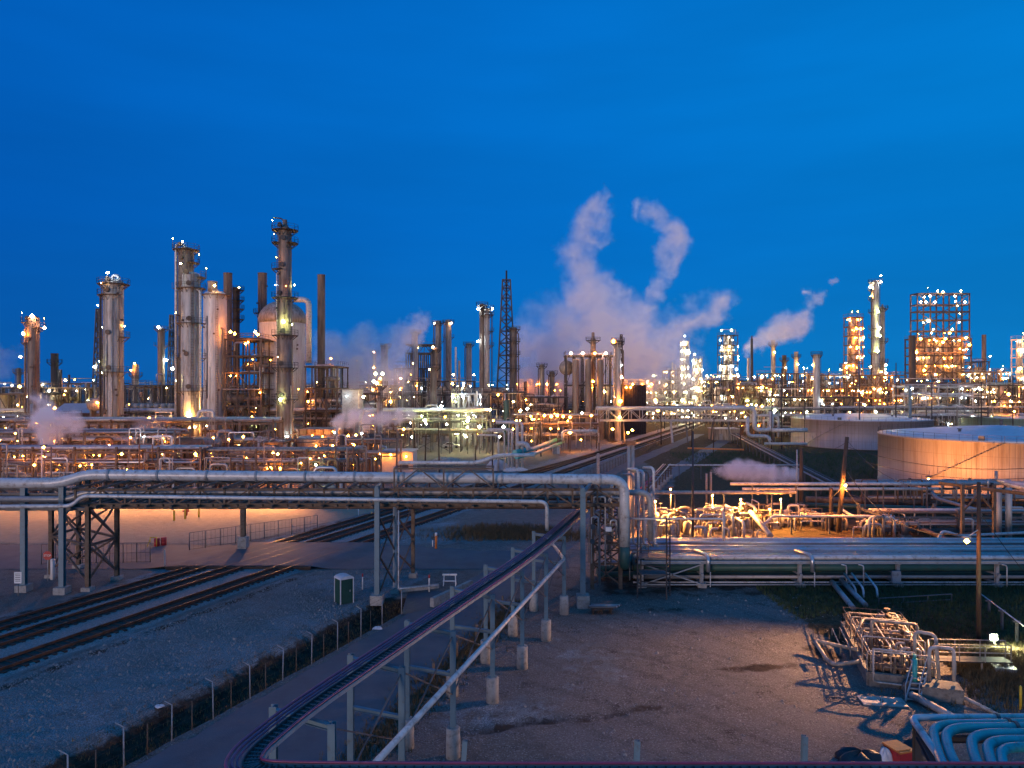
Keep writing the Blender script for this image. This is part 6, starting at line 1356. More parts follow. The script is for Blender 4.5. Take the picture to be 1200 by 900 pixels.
for k, (x, y, D, kd, r_) in enumerate([(320, 531, 116, 'sodium', .28), (380, 534, 118, 'sodium', .2), (40, 545, 112, 'sodium', .25), (18, 508, 124, 'sodium', .2), (94, 546, 113, 'sodium', .25), (169, 512, 125, 'cool', .2), (175, 490, 140, 'sodium', .35), (186, 492, 140, 'warm', .35), (268, 515, 130, 'sodium', .25), (285, 512, 130, 'sodium', .3), (250, 513, 130, 'sodium', .25),
                                       (153, 513, 120, 'sodium', .22), (370, 545, 112, 'green', .22), (392, 507, 130, 'cool', .2)]):
    p = P(x, y, D); mb = MB(); mb.bar((p.x, D+.15, 0), (p.x, D+.15, p.z+.3), .1); mb.build('lamp_post', 'steel', yc); lamp(yc, p, kd, r_)
yc2 = empty('pump_yard', (-55, 145, 0), 'second crowd of upright pipes and drums, farther back under the taller left racks', 'pump yard')
for k in range(95):
    x = random.uniform(-30, 470); D = random.uniform(132, 178); r_ = random.choice([.1, .14, .2, .28]); z = random.uniform(3, 10.5); b = Vector((X(x, D), D, 0)); dx = random.choice([-1, 1])*random.uniform(1, 6); mb = MB()
    mb.pipe([b, b+Vector((0, 0, z)), b+Vector((dx, 0, z)), b+Vector((dx, 0, z-random.uniform(1, 4)))], r_, 8); mb.build('pipe', random.choice(PIPEM+['pipe_white', 'cladding']), yc2)
for k in range(26):
    x = random.uniform(-30, 470); D = random.uniform(130, 175); p = Vector((X(x, D), D, random.choice([2, 5, 7]))); mb = MB(); mb.drum(p, p+Vector((random.uniform(2, 5), 0, 0)), random.uniform(.6, 1.3), 14); mb.box(p+Vector((.8, 0, -p.z/2-.3)), (.4, 1.4, p.z-.6)); mb.box(p+Vector((1.8, 0, -p.z/2-.3)), (.4, 1.4, p.z-.6)); mb.build('drum', random.choice(['cladding', 'cladding_pale', 'steel_brown']), yc2)
for k in range(56):  # hidden lamps added among the racks to warm the pipework
    x = random.uniform(-20, 460); D = random.uniform(118, 170); z = random.uniform(2.2, 6); p = Vector((X(x, D), D, z)); mb = MB(); mb.bar((p.x, D+.15, 0), (p.x, D+.15, z+.3), .1); mb.build('lamp_post', 'steel', yc2); lamp(yc2, p, 'flood_sodium' if k % 2 else 'sodium', .10 if k % 2 else .2)
# sodium floodlights on the rack edge that light the lot
for k, (x, D, z) in enumerate(((-20, 110.5, 8.4), (60, 110.5, 8.4), (235, 110.5, 7.4), (330, 110.5, 7.4), (150, 110.5, 7.4))):
    root = empty('yard_light', (X(x, D), D, 0), ['sodium yard light at the far left edge over the orange lit lot', 'sodium yard light left of the lone grey tower', 'sodium yard light right of the beige tower foot', 'sodium yard light near the foot of the tallest brown tower', 'sodium yard light between the two tall left towers'][k], 'yard light', 'sodium yard lights over the lot')
    mb = MB(); b = Vector((X(x, D), D, 0)); mb.cyl(b, b+Vector((0, 0, z)), .1, 8); mb.bar(b+Vector((0, 0, z)), b+Vector((0, -1.6, z+.2)), .08); mb.build('pole', 'steel', root); mb = MB(); mb.box(b+Vector((0, -1.8, z+.42)), (.6, .8, .14)); mb.build('hood', 'steel', root); lamp(root, b+Vector((0, -1.8, z+.1)), 'sodium', .3); spot(root, b+Vector((0, -1.9, z-.25)), b+Vector((0, -9.5, 0)), (7000, 12000, 19000, 22000, 19000)[k], 100, (1, .42, .14))
# steam stack black + white base near hut
stack('short black flue on a white base right of the tallest tower', 401, 512, 6, 122, 'dark_stack')
# white hut
hb = empty('control_hut', (X(463, 140), 140, 0), 'small white hut with two orange wall lamps, left of centre', 'hut'); xa, xb = X(447, 140), X(484, 140); zh = Z(530, 140); mb = MB(); mb.box(((xa+xb)/2, 143, zh/2), (xb-xa, 6, zh)); mb.build('wall', 'building_wall', hb)
mb = MB(); mb.box(((xa+xb)/2, 143, zh+.1), (xb-xa+.5, 6.5, .2)); mb.build('roof', 'steel_galv', hb); mb = MB(); mb.box((X(464, 140), 139.97, 1.1), (1, .1, 2.2)); mb.build('door', 'paint_grey', hb); mb = MB(); mb.box((X(475, 140), 139.95, 2), (1.2, .12, .8)); mb.build('window', 'tarp', hb)
for x, y, r_ in ((446, 532, .3), (458, 533, .3), (476, 535, .28)):
    p = P(x, y, 139.3); mb = MB(); mb.bar(p, p+Vector((0, .7, .2)), .08); mb.build('lamp_bracket', 'steel', hb); lamp(hb, p, 'sodium', r_)

# ================================================================== CENTRE
random.seed(202)
frame('grey railed cooler platform behind the slim centre towers', 476, 512, 404, 320, 14, 2, 5, m='steel_dark', lampn=3, vessels=0, pipes=4, levels=[404, 414], deck=True, bar=.5)
frame('low dark extension left of the cooler platform', 462, 500, 432, 322, 12, 3, 5, m='steel_dark', lampn=5, vessels=2, pipes=8, bar=.4, lampr=.45)
cols = [(487, 389, 5.5, 270, 'cladding_pale', 'slim pale column left of the twin stacks at centre', [(390, 0, 360)], [(489, 452, 'sodium', .4), (493, 451, 'sodium', .4)]),
        (513.5, 377, 7, 290, 'cladding', 'left of the twin pale columns at centre', [(379, 0, 360), (400, 0, 200)], [(509, 379, 'pink', .5)]),
        (525.5, 376, 7, 290, 'cladding', 'right of the twin pale columns at centre', [(378, 0, 360), (395, 0, 200)], [(529, 379, 'pink', .5)]),
        (549.5, 403, 6.5, 280, 'cladding_pale', 'short pale column between the twin columns and the tall pale tower', [(404, 0, 360)], []),
        (452, 404, 5.5, 270, 'cladding', 'small column at the right edge of the left steam cloud', [(406, 0, 360)], []), (448, 405, 4, 272, 'cladding_brown', 'thin brown column beside the small column in steam', [], []),
        (439, 412, 4, 280, 'cladding', 'small lit column inside the left steam cloud', [(414, 0, 360)], [(439, 413, 'pink', .45), (439, 431, 'warm', .5)]), (419, 425, 5, 285, 'cladding', 'faint column deep in the left steam cloud', [(427, 0, 360)], [(419, 422, 'sodium', .35)]),
        (508, 430, 8, 225, 'cladding_brown', 'squat rust coloured column with orange lit foot at centre', [(431, 0, 360), (452, 0, 200)], [(508, 407, 'sodium', .4), (503, 433, 'pink', .35)]), (510, 408, 7, 255, 'cladding_brown', 'brown column just behind the squat rust coloured one', [(410, 0, 360)], [(508, 407, 'pink', .55)]),
        (635, 428, 6, 260, 'cladding', 'small beige column under the big steam cloud', [(429, 0, 360)], [(631, 450, 'sodium', .5)]), (616, 448, 5, 265, 'cladding', 'stub column right of the lattice flare derrick', [], []), (647, 436, 6, 262, 'cladding_brown', 'dark coned column under the big steam cloud', [(438, 0, 360)], []),
        (534, 407, 2, 330, 'pipe_white', 'tiny thin white flue right of the twin columns', [], []), (538, 423, 2.5, 330, 'cladding', 'tiny short flue right of the thin white flue', [], [])]
for x, yt, w_, D, m, lab, pl, lm in cols: column(lab, x, yt, w_, D, m, plats=pl, lamps=lm, plat_m='steel_dark', pipes=[(-w_*.7, yt+4, 470, 1.4, 'steel_brown')] if w_ > 5 else [])
column('tall pale tower with dark riser alongside, left of the lattice derrick', 570.5, 362, 6.5, 240, 'cladding_pale', plats=[(362, 0, 360), (369, 0, 360), (388, -40, 90), (405, -40, 90)], plat_m='steel_dark', pr=1.3, pipes=[(6, 366, 470, 1.5, 'steel_dark')], lamps=[(560, 362, 'cool', .55), (577, 362, 'cool', .55), (560, 400, 'cool', .45)])
column('dark companion column touching the tall pale tower', 565, 357, 6, 241, 'cladding_brown', plats=[(358, 0, 360)], plat_m='steel_dark')
lattice('tall lattice flare derrick at centre with a flare tip', 593.5, 328, 470, 9, 27, 262, bar=.34, nseg=13, pipe=(.32, 3.4))
column('dark brown column against the right leg of the lattice derrick', 601.5, 385, 9, 255, 'cladding_brown', plats=[(386, 0, 360), (400, 0, 360), (415, 0, 360), (432, 0, 360)], plat_m='steel_dark', pipes=[(6, 390, 470, 1.5, 'steel_brown')])
column('pale green tank column below the lattice derrick', 593.5, 470, 7.5, 215, 'pipe_green', plats=[], name='water_tower', cat='tank')
lattice('thin lattice mast left of the cooling towers', 566, 400, 470, 2, 4, 300, bar=.2)
# white twin vessels with bright lamps in the steam (x 445)
column('pale upright drum with cluster of lamps left of centre', 445, 452, 7, 175, 'cladding_pale', plats=[(452, 0, 360), (466, 0, 360)], lamps=[(441, 438, 'green', .5), (449, 438, 'green', .5), (438, 447, 'green', .5), (443, 449, 'warm', .5), (437, 457, 'sodium', .45)], name='upright_drum', cat='drum')
bb = empty('equipment_house', (X(411, 180), 180, 0), 'pale blue boxy equipment house left of the lamp cluster', 'building'); a, b = P(401, 457, 180), P(420, 457, 180); mb = MB(); mb.box(((a.x+b.x)/2, 183, a.z/2), (b.x-a.x, 6, a.z)); mb.build('wall', 'paint_grey', bb); mb = MB(); mb.box(((a.x+b.x)/2, 183, a.z+.15), (b.x-a.x+.4, 6.4, .3)); mb.build('roof', 'steel', bb)
lamp(bb, P(406, 464, 178.5), 'cool', .22); lamp(bb, P(426, 465, 179.5), 'pink', .45)
un = [('crowded lamp dotted unit below the left steam cloud', 398, 470, 452, 230, 4, 6, 26, ['sodium', 'warm', 'pink'], 'steel_brown'),
      ('lamp dotted unit below the twin pale columns', 470, 555, 447, 250, 4, 7, 26, ['sodium', 'warm', 'cool'], 'steel_dark'),
      ('white lit pipe unit between the twin columns and the tall pale tower', 530, 563, 462, 205, 3, 5, 22, ['white', 'green', 'cool'], 'steel_galv'),
      ('dim unit between the tall pale tower and the derrick', 563, 615, 460, 225, 3, 5, 9, ['warm', 'sodium', 'white'], 'steel_dark'),
      ('orange lit unit under the big steam cloud', 612, 665, 466, 230, 3, 5, 12, ['sodium', 'sodium', 'white'], 'steel_dark')]
for lab, x0, x1, yt, D, nl, nb, ln, lk, m in un: frame(lab, x0, x1, yt, D, 10, nl, nb, m=m, lampn=ln, lkinds=lk, vessels=7, pipes=24, lampr=.34)
rack('pale pipe rack in front of the tall pale tower at centre', X(470, 192), X(575, 192), 192, 5, [5.5, 8.3, 10.4], 5, 7, m='steel', lampn=5, lampk=['white', 'green', 'sodium'], lampr=.42, drops=10)
rack('lower pipe rack behind the dirt yard at centre', X(420, 214), X(600, 214), 214, 5, [3.5, 7.0], 6, 8, lampn=7, lampk=['sodium', 'white'], lampr=.4, drops=12, m='steel_brown')
for k, (x, y, kd, r_) in enumerate([(498, 493, 'green', .6), (548, 493, 'green', .6), (562, 500, 'green', .55), (590, 500, 'white', .55), (574, 480, 'warm', .5), (517, 476, 'cool', .5), (473, 503, 'sodium', .45), (444, 506, 'sodium', .4), (416, 510, 'sodium', .4), (578, 493, 'sodium', .3), (548, 501, 'white', .4), (610, 481, 'green', .5), (618, 479, 'white', .5), (622, 488, 'sodium', .35)]):
    p = P(x, y, 186); root = empty('yard_light', (p.x, 186.3, 0), f"{['greenish', 'pale', 'orange', 'white'][['green', 'cool', 'sodium', 'white'].index(kd) if kd in ('green', 'cool', 'sodium', 'white') else 1]} yard light on a thin pole, " + ['above the white hut pole row', 'over the dirt yard middle', 'right side of the dirt yard', 'above the white upright pipes', 'at the right end of the thick main pipe', 'in the middle of the thick pale main pipe', 'left side of the dirt yard', 'above the white hut', 'left above the white hut', 'beside the tall black pole', 'low over the dirt yard', 'left of a pair below the derrick', 'right of a pair below the derrick', 'below the pair under the derrick'][k], 'yard light')
    mb = MB(); mb.bar((p.x, 186.3, 0), (p.x, 186.3, p.z+.4), .12); mb.bar((p.x, 186.3, p.z+.4), (p.x, 185.9, p.z+.4), .12); mb.build('pole', 'steel', root); lamp(root, p, kd, r_)
up_ = [(606, 495, .45), (612, 495, .35), (600, 503, .3), (596, 503, .25), (591, 505, .2), (584, 510, .25)]
wl = ['thick white upright pipe, rightmost of the row at the dirt yard', 'second white upright pipe from the right at the dirt yard', 'third white upright pipe from the right at the dirt yard', 'fourth white upright pipe from the right at the dirt yard', 'fifth white upright pipe from the right at the dirt yard', 'leftmost white upright pipe of the row at the dirt yard']
for (x, yt, r_), lab in zip(up_, wl): pipeline(lab, [(x-25, yt, 150), (x, yt, 150), (x, 553, 150)], r_*.8, 'pipe_white', bend=.8, name='upright_pipe', group='white upright pipes at the dirt yard')
pipeline('teal pipe lying beside the tracks behind the bridge, thick', [(603, 530, 146), (625, 526, 160), (655, 514, 200)], .5, 'pipe_teal', name='ground_pipe'); pipeline('lower teal pipe lying beside the tracks', [(605, 536, 144), (628, 531, 158), (660, 518, 198)], .4, 'pipe_teal', name='ground_pipe')
pipeline('white bent pipe end beside the teal pipes', [(606, 520, 148), (617, 520, 148), (620, 527, 148)], .5, 'pipe_white', name='ground_pipe')
pipeline('pale pipe portal beside the far tracks', [(659, 516, 190), (659, 505, 190), (686, 505, 190), (700, 505, 190)], .4, 'pipe_white', name='pipe_portal'); 
def shed(label, x0, x1, yt, yb, dep, m, roof='steel_galv', flat=True):
    D = EYE*F/(yb-450); xa, xb = X(x0, D), X(x1, D); h_ = Z(yt, D); root = empty('shed', ((xa+xb)/2, D+dep/2, 0), label, 'shed'); mb = MB(); mb.box(((xa+xb)/2, D+dep/2, h_/2), (xb-xa, dep, h_)); mb.build('wall', m, root)
    mb = MB(); mb.box(((xa+xb)/2, D+dep/2, h_+.12), (xb-xa+.6, dep+.6, .24)); mb.build('roof', roof, root); mb = MB(); mb.box((xa+(xb-xa)*.3, D-.03, 1.05), (1.0, .08, 2.1)); mb.build('door', 'paint_grey', root)
shed('grey flat roofed shed behind the leaning dark pole', 634, 652, 494, 508, 8, 'paint_grey'); shed('small pale blue cabinet beside the teal pipes', 648, 656, 524, 532, 2, 'roof_white'); shed('little white cabin right of the grey shed', 655, 663, 497, 506, 3, 'white_paint')
lump('covered_pile', 'white sheeted pile near the bridge, beside the dirt yard', 'covered pile', Vector((X(582, 152), 152, 0)), (2.2, 1.5, 1.9), 'cloth_white', 7); lump('covered_pile', 'low white sheeted pile right of the taller sheeted pile', 'covered pile', Vector((X(604, 150), 150, 0)), (2.4, 1.0, .8), 'cloth_white', 9)
lump('sand_heap', 'pale sand heap in the dirt yard left of the poles', 'heap', Vector((X(524, 170), 170, 0)), (3, 2, .8), 'concrete', 12)
def truck(label, x, yb, L1=5, m='white_paint', rz=0):
    D = EYE*F/(yb-450); c = Vector((X(x, D), D, 0)); M_ = Matrix.Rotation(rz, 3, 'Z'); root = empty('parked_car', c, label, 'car'); q = lambda a, b, z: c+M_@Vector((a, b, 0))+Vector((0, 0, z))
    mb = MB(); prof = [(-2.3, .45), (-2.3, .95), (-1.9, 1.02), (-1.3, 1.55), (.2, 1.6), (.9, 1.02), (2.1, .9), (2.3, .7), (2.3, .45)]
    vs = [q(a, s*.85, z) for s in (-1, 1) for a, z in prof]; k = len(prof); mb._add(vs, [tuple(range(k)), tuple(range(2*k-1, k-1, -1))]+[(i, (i+1) % k, (i+1) % k+k, i+k) for i in range(k)]); mb.build('body', m, root)
    for a in (-1.45, 1.45):
        for s in (-1, 1): mb = MB(); mb.cyl(q(a, s*.75, .34), q(a, s*.92, .34), .34, 14); mb.build('wheel', 'wire', root)
    mb = MB(); mb._add([q(a, -.86, z) for a, z in ((-1.6, 1.05), (-1.2, 1.48), (.1, 1.5), (.6, 1.05))], [(0, 1, 2, 3)]); mb.build('window', 'tarp', root)
truck('white parked car at the foot of the far tower group beyond the tracks', 650, 503.5); truck('white parked pickup in the dirt yard', 529, 525)

# the three silo unit
random.seed(303); D = 235
fu = frame('steel frame of the three silo unit with lamps along its roof', 664, 724, 418, D, 9, 3, 6, m='steel_dark', lampn=6, lampk='sodium', vessels=0, pipes=18, levels=[480, 452, 417], railing=True, bar=.35)
for x, y, kd in ((669, 414, 'pink'), (683, 414, 'pink'), (697, 414, 'sodium'), (710, 414, 'pink'), (695, 447, 'sodium'), (708, 459, 'warm')): lamp(fu, P(x, y, D-1), kd, .55)
for x, lab in ((674.5, 'left silo of the three silo unit'), (689.5, 'middle silo of the three silo unit'), (703.5, 'right silo of the three silo unit')): column(lab, x, 422, 8, D-1.2, 'cladding_brown', plats=[], ladder=False, name='silo', cat='silo')
column('narrow necked tower on top of the three silo unit', 695, 390, 6, D+4, 'cladding_brown', segs=[(390, .6), (398, 1.0)], plats=[(399, 0, 360)], plat_m='steel_dark', pr=1.4)
column('pale lamp topped column right of the three silo unit', 724, 400, 7.5, 230, 'cladding_pale', plats=[(400, 0, 360), (403, 0, 360)], plat_m='steel_dark', pipes=[(-5, 405, 480, 1.6, 'pipe_white'), (6, 410, 480, 2, 'steel_brown')], lamps=[(719, 400, 'sodium', .85), (730, 428, 'cool', .4), (729, 442, 'pink', .5), (726, 470, 'sodium', .9)])
lattice('thin lattice mast behind the pale lamp topped column', 728, 392, 470, 2, 5, 236, bar=.2)
cyl_ = empty('round_tank', P(664, 431, 245), 'small round tank on the left shoulder of the three silo unit', 'tank'); mb = MB(); mb.ball(P(664, 431, 245), 2.6, 16); mb.build('shell', 'cladding', cyl_); mb = MB(); mb.bar(P(664, 438, 245), (X(664, 245), 245, 0), .5); mb.build('leg', 'steel', cyl_)
# dark box and cooling towers
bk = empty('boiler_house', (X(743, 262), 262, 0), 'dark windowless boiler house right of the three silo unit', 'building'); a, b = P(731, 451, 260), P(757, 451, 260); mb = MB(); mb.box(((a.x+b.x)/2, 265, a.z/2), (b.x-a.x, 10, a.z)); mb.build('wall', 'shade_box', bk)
mb = MB(); rail_line(mb, [a, b], 1.1, 2.5, .06); mb.build('railing', 'steel_dark', bk); mb = MB(); [mb.bar(P(731+k*2.6, 453, 259.9), (X(731+k*2.6, 259.9), 259.9, 0), .12) for k in range(11)]; mb.build('cladding_rib', 'steel_dark', bk)
for x, y in ((734, 454), (739, 454), (730, 448)): lamp(bk, P(x, y, 259), 'sodium', .5)
for k, (x0, x1) in enumerate(((604, 662), (728, 772))):
    D = 350; ctw = empty('cooling_tower', (X((x0+x1)/2, D), D, 0), ['long cooling tower bank glowing orange at the top, left of the three silo unit', 'cooling tower bank with orange glow, right of the three silo unit'][k], 'cooling tower'); a, b = P(x0, 453, D), P(x1, 453, D)
    mb = MB(); mb.box(((a.x+b.x)/2, D+6, a.z/2), (b.x-a.x, 12, a.z)); mb.build('wall', 'steel_brown', ctw); n = int((x1-x0)/11)
    for i in range(n): c = P(x0+(i+.5)*(x1-x0)/n, 453, D); mb = MB(); mb.lathe((c.x, D+6, c.z+.01), [(0, 2.1), (1.4, 1.75), (3.6, 2.0)], 16, cap=False); mb.build('fan_cylinder', 'cladding', ctw)
    for i in range(n): c = P(x0+i*(x1-x0)/n+2, 449.5, D); lamp(ctw, c+Vector((0, -1.2, -.3)), 'flood_sodium' if i % 2 else 'sodium', .35 if i % 2 else .6)
    mb = MB(); rail_line(mb, [a, b], 1.2, 3, .07); mb.build('railing', 'steel', ctw)

# far track bridge with truss and the looped pipes
random.seed(404); D = 222
tb = empty('pipe_bridge', (X(800, D), D, 6), 'distant pale pipe bridge over the far end of the tracks', 'pipe bridge')
xa, xb = X(700, D), X(912, D); z1, z0 = Z(480, D), Z(493, D)
for dy in (0, 5):
    mb = MB(); mb.bar((xa, D+dy, z0), (xb, D+dy, z0), .45); mb.bar((xa, D+dy, z1), (xb, D+dy, z1), .35)
    for i in range(17): a = xa+(xb-xa)*i/16; mb.bar((a, D+dy, z0), (a, D+dy, z1), .2); i < 16 and mb.bar((a, D+dy, z1 if i % 2 else z0), (xa+(xb-xa)*(i+1)/16, D+dy, z0 if i % 2 else z1), .16)
    mb.build('truss', 'steel_galv', tb)
for x in (702, 716, 732, 788, 806, 838, 856, 872, 890, 908): mb = MB(); mb.bar((X(x, D), D+random.choice([0, 5]), 0), (X(x, D), D+2.5, z0), .55 if x == 788 else .4); mb.build('post', 'steel_galv' if x in (788, 702) else 'steel', tb)
for k, (dy, r_, m) in enumerate(((1, .35, 'pipe_white'), (2, .25, 'pipe_grey'), (3.2, .4, 'pipe_white'), (4.2, .25, 'pipe_alu'))): mb = MB(); mb.cyl((xa, D+dy, z1+.5), (xb, D+dy, z1+.5), r_, 10); mb.build('pipe', m, tb)
for x, y, kd in ((726, 489, 'warm'), (718, 503, 'sodium'), (741, 504, 'sodium'), (736, 507, 'sodium')): lamp(tb, P(x, y, D-1), kd, .55)
mb = MB(); [mb.bar(P(a, b, D-2), P(c_, d_, D-2), .2) for a, b, c_, d_ in ((676, 497, 700, 512), (676, 512, 700, 497), (668, 508, 700, 508))]; mb.build('brace', 'steel_galv', tb)
for k, (pts, r_, lab) in enumerate((([(836, 478, 205), (884, 478, 205), (884, 504, 205), (904, 504, 205), (904, 482, 205)], .65, 'thick pale pipe with square loop right of the distant pipe bridge'), ([(876, 488, 203), (876, 511, 203), (900, 511, 203), (903, 517, 200)], .5, 'second pale looped pipe below the thick looped one'),
                                    ([(904, 504, 200), (946, 504, 200)], .55, 'pale pipe entering behind the mauve tank'), ([(896, 520, 195), (946, 520, 195)], .35, 'lower grey pipe entering behind the mauve tank'), ([(912, 512, 206), (912, 487, 206), (880, 487, 206)], .35, 'thin pale portal pipe behind the looped pipes'),
                                    ([(895, 505, 207), (895, 492, 207), (900, 492, 207), (900, 505, 207)], .25, 'small inverted U pipe between the looped pipes'))):
    pipeline(lab, pts, r_, 'pipe_white', bend=1.6, name='looped_pipe', stands=[(0, .5, 0)] if k in (2, 3) else None)
shed('dim yellow walled shed under the right end of the distant pipe bridge', 836, 866, 503, 516, 6, 'cladding')
mb = MB(); a = P(806, 503, 190); tag(MB().bar((a.x, 190, 1.2), (a.x+14, 188, 1.0), .8, .35).build('timber_beam', 'orange_paint', None, (a.x, 190, 1)), 'orange beam lying under the distant pipe bridge', 'beam')
pt_ = [(790, 'far'), ]

# ================================================================== RIGHT: lit towers and units
random.seed(505)
def lit_tower(label, x, yt, w_, D, ybot, kinds, nlev, m='steel_galv', core=True, r=.42, n_per=4, coneless=False):
    x0, x1 = x-w_/2, x+w_/2
    f = frame(label, x0, x1, yt, D, w_/F*D*.8, nlev, 2, m=m, lampn=int(nlev*n_per), lkinds=kinds, vessels=5, pipes=14, lampr=r, bar=.3, railing=True, name='lit_structure', cat='tower structure')
    mb = MB(); c = Vector((X(x, D), D+w_/F*D*.45, 0)); mb.lathe(c, [(0, w_/F*D*.26), (Z(yt+1, D), w_/F*D*.26)], 14); mb.build('core_column', 'cladding_pale', f); return f
lit_tower('white lit slim tower, taller of the pair beside the big steam cloud', 803, 400, 8.5, 330, 0, ['white', 'white', 'green', 'warm'], 10, r=.5)
lit_tower('white lit slim tower, shorter of the pair beside the big steam cloud', 818, 421, 9, 335, 0, ['white', 'warm', 'white'], 7, r=.5)
lit_tower('broad dark tower block dotted with white lamps left of the rising steam', 855, 393, 19, 330, 0, ['white', 'warm', 'white', 'cool'], 9, m='steel_dark', r=.48, n_per=7)
lit_tower('orange lit stepped tower left of the tall slim silver column', 1003, 372, 16, 290, 0, ['sodium', 'warm', 'sodium', 'sodium'], 12, m='steel_brown', r=.42, n_per=6)
lit_tower('lit tower cut off by the right edge of the photo', 1198, 398, 12, 280, 0, ['warm', 'white', 'sodium'], 10, r=.42, n_per=5)
for x, y in ((801, 398), (807, 398)): pass
column('tall slim silver column with lamps down its side at right', 1026, 330, 8.5, 270, 'cladding_pale', plats=[(331, 0, 360), (340, 150, 240), (351, 150, 240), (366, 120, 300), (385, 150, 300), (395, 150, 300), (413, 150, 300), (430, 150, 360)], plat_m='steel_dark',
       lamps=[(1029, 324, 'pink', .4), (1030, 331, 'cool', .55), (1020, 336, 'white', .7), (1021, 347, 'warm', .55), (1025, 366, 'green', .65), (1027, 385, 'white', .6), (1027, 394, 'green', .7), (1025, 412, 'green', .65), (1030, 436, 'warm', .4)], pipes=[(-6, 335, 480, 1.3, 'steel_dark')])
column('grey companion column right of the tall slim silver column', 1034, 361, 5.5, 276, 'cladding', plats=[(362, 0, 360), (400, 0, 360), (424, 0, 360)], plat_m='steel_dark', top='cone', lamps=[(1038, 428, 'pink', .65), (1038, 437, 'pink', .7)])
# coker structure
D = 300
ck = frame('open upper steel derrick of the coker block with lamps on its rim', 1075, 1136, 344, D, 5, 6, 4, m='steel_dark', lampn=4, lkinds=['pink', 'warm'], vessels=0, pipes=2, levels=[396, 388, 375, 365, 357, 344], base_z=Z(400, D), deck=False, bar=.45, railing=False, name='coker_derrick', cat='derrick')
for x, y in ((1099, 341), (1105, 342), (1126, 341), (1079, 354), (1085, 354), (1083, 348), (1090, 347), (1096, 354), (1120, 353), (1131, 354), (1119, 347), (1082, 378), (1087, 376), (1089, 376), (1124, 378), (1094, 386), (1116, 386)): lamp(ck, P(x, y, D-.6), random.choice(['pink', 'warm']), random.uniform(.4, .62))
ckb = frame('dense lower coker block glowing orange with rows of upright drums', 1073, 1138, 397, D+1, 8, 5, 6, m='steel_dark', lampn=50, lkinds=['sodium', 'sodium', 'pink', 'warm'], vessels=0, pipes=26, base_z=Z(447, D), bar=.45, lampr=.42, name='coker_block', cat='process unit')
for k in range(12): mb = MB(); c = Vector((X(1077+k*5.1, D), D+3.5, 0)); mb.lathe(c, [(Z(445, D), 1.0), (Z(402, D), 1.0), (Z(399, D), .3)], 12); mb.build('coke_drum', 'cladding' if k % 3 else 'cladding_pale', ckb)
for x, y in ((1079, 397), (1108, 397), (1105, 401), (1132, 396), (1136, 404), (1135, 440), (1083, 434), (1074, 413)): lamp(ckb, P(x, y, D-1.2), 'sodium', .75)
frame('dark legs and bracing below the coker block', 1074, 1137, 449, D, 8, 3, 6, m='steel_dark', lampn=10, lkinds=['sodium', 'warm'], vessels=8, pipes=20, bar=.6, lampr=.4, vm='steel_dark')
stack('black flue left of the coker block', 1069, 394, 7.5, 280, 'dark_stack'); stack('pale stack right of the coker block', 1153, 393, 5, 310, 'stack_rust', taper=.9)
column('blue grey lamp mast in front of the black flue', 1066.5, 452, 3.5, 205, 'paint_blue', plats=[], name='lamp_mast', cat='mast', ladder=False, bands=False)
rs = [(906, 399, 5, 330, 'cladding', 'pale stack right of the rising steam'), (919, 417, 5, 330, 'dark_stack', 'black stack right of the pale stack behind the diagonal rack'), (933, 413, 5, 330, 'cladding_pale', 'short pale stack left of the grey column'), (877, 420, 3, 320, 'cladding', 'thin flue from which the rising steam starts'), (846, 430, 2, 340, 'cladding', 'very thin flue left of the rising steam'), (788, 425, 2, 350, 'pipe_white', 'very thin flue left of the white lit slim towers'), (795, 432, 4, 350, 'cladding', 'small flue beside the very thin one')]
for x, yt, w_, D, m, lab in rs: stack(lab, x, yt, w_, D, m, plats=[(yt+5, 0, 360)] if w_ > 4 else [], lamps=[(x, yt+14, 'warm', .5)] if w_ > 4 else [])
column('thick grey column with dark collar standing in front of the right units', 957, 416, 8, 240, 'cladding_pale', plats=[(416, 0, 360)], pr=.6, plat_m='steel_dark', top='open', lamps=[(952, 428, 'warm', .4), (961, 470, 'cool', .3)])
lattice('thin black flare mast behind the rising steam', 881, 397, 470, 1.2, 2.4, 300, bar=.25, nseg=10, pipe=(.3, 1.2))
sm = [(989, 427, 3.5, 300, 'small column left of the orange lit stepped tower'), (996, 432, 3, 302, 'tiny column beside the orange lit stepped tower'), (863, 440, 4, 300, 'tiny lit column below the dark tower block'), (891, 443, 5, 280, 'short lit column left of the looped pipes'), (1171, 434, 4, 290, 'small column at far right'), (950, 445, 3, 300, 'tiny column beside the thick grey column')]
for x, yt, w_, D, lab in sm: column(lab, x, yt, w_, D, 'cladding', plats=[(yt+2, 0, 360)], lamps=[(x, yt-1, 'pink', .5), (x+1.5, yt+10, 'sodium', .45)])
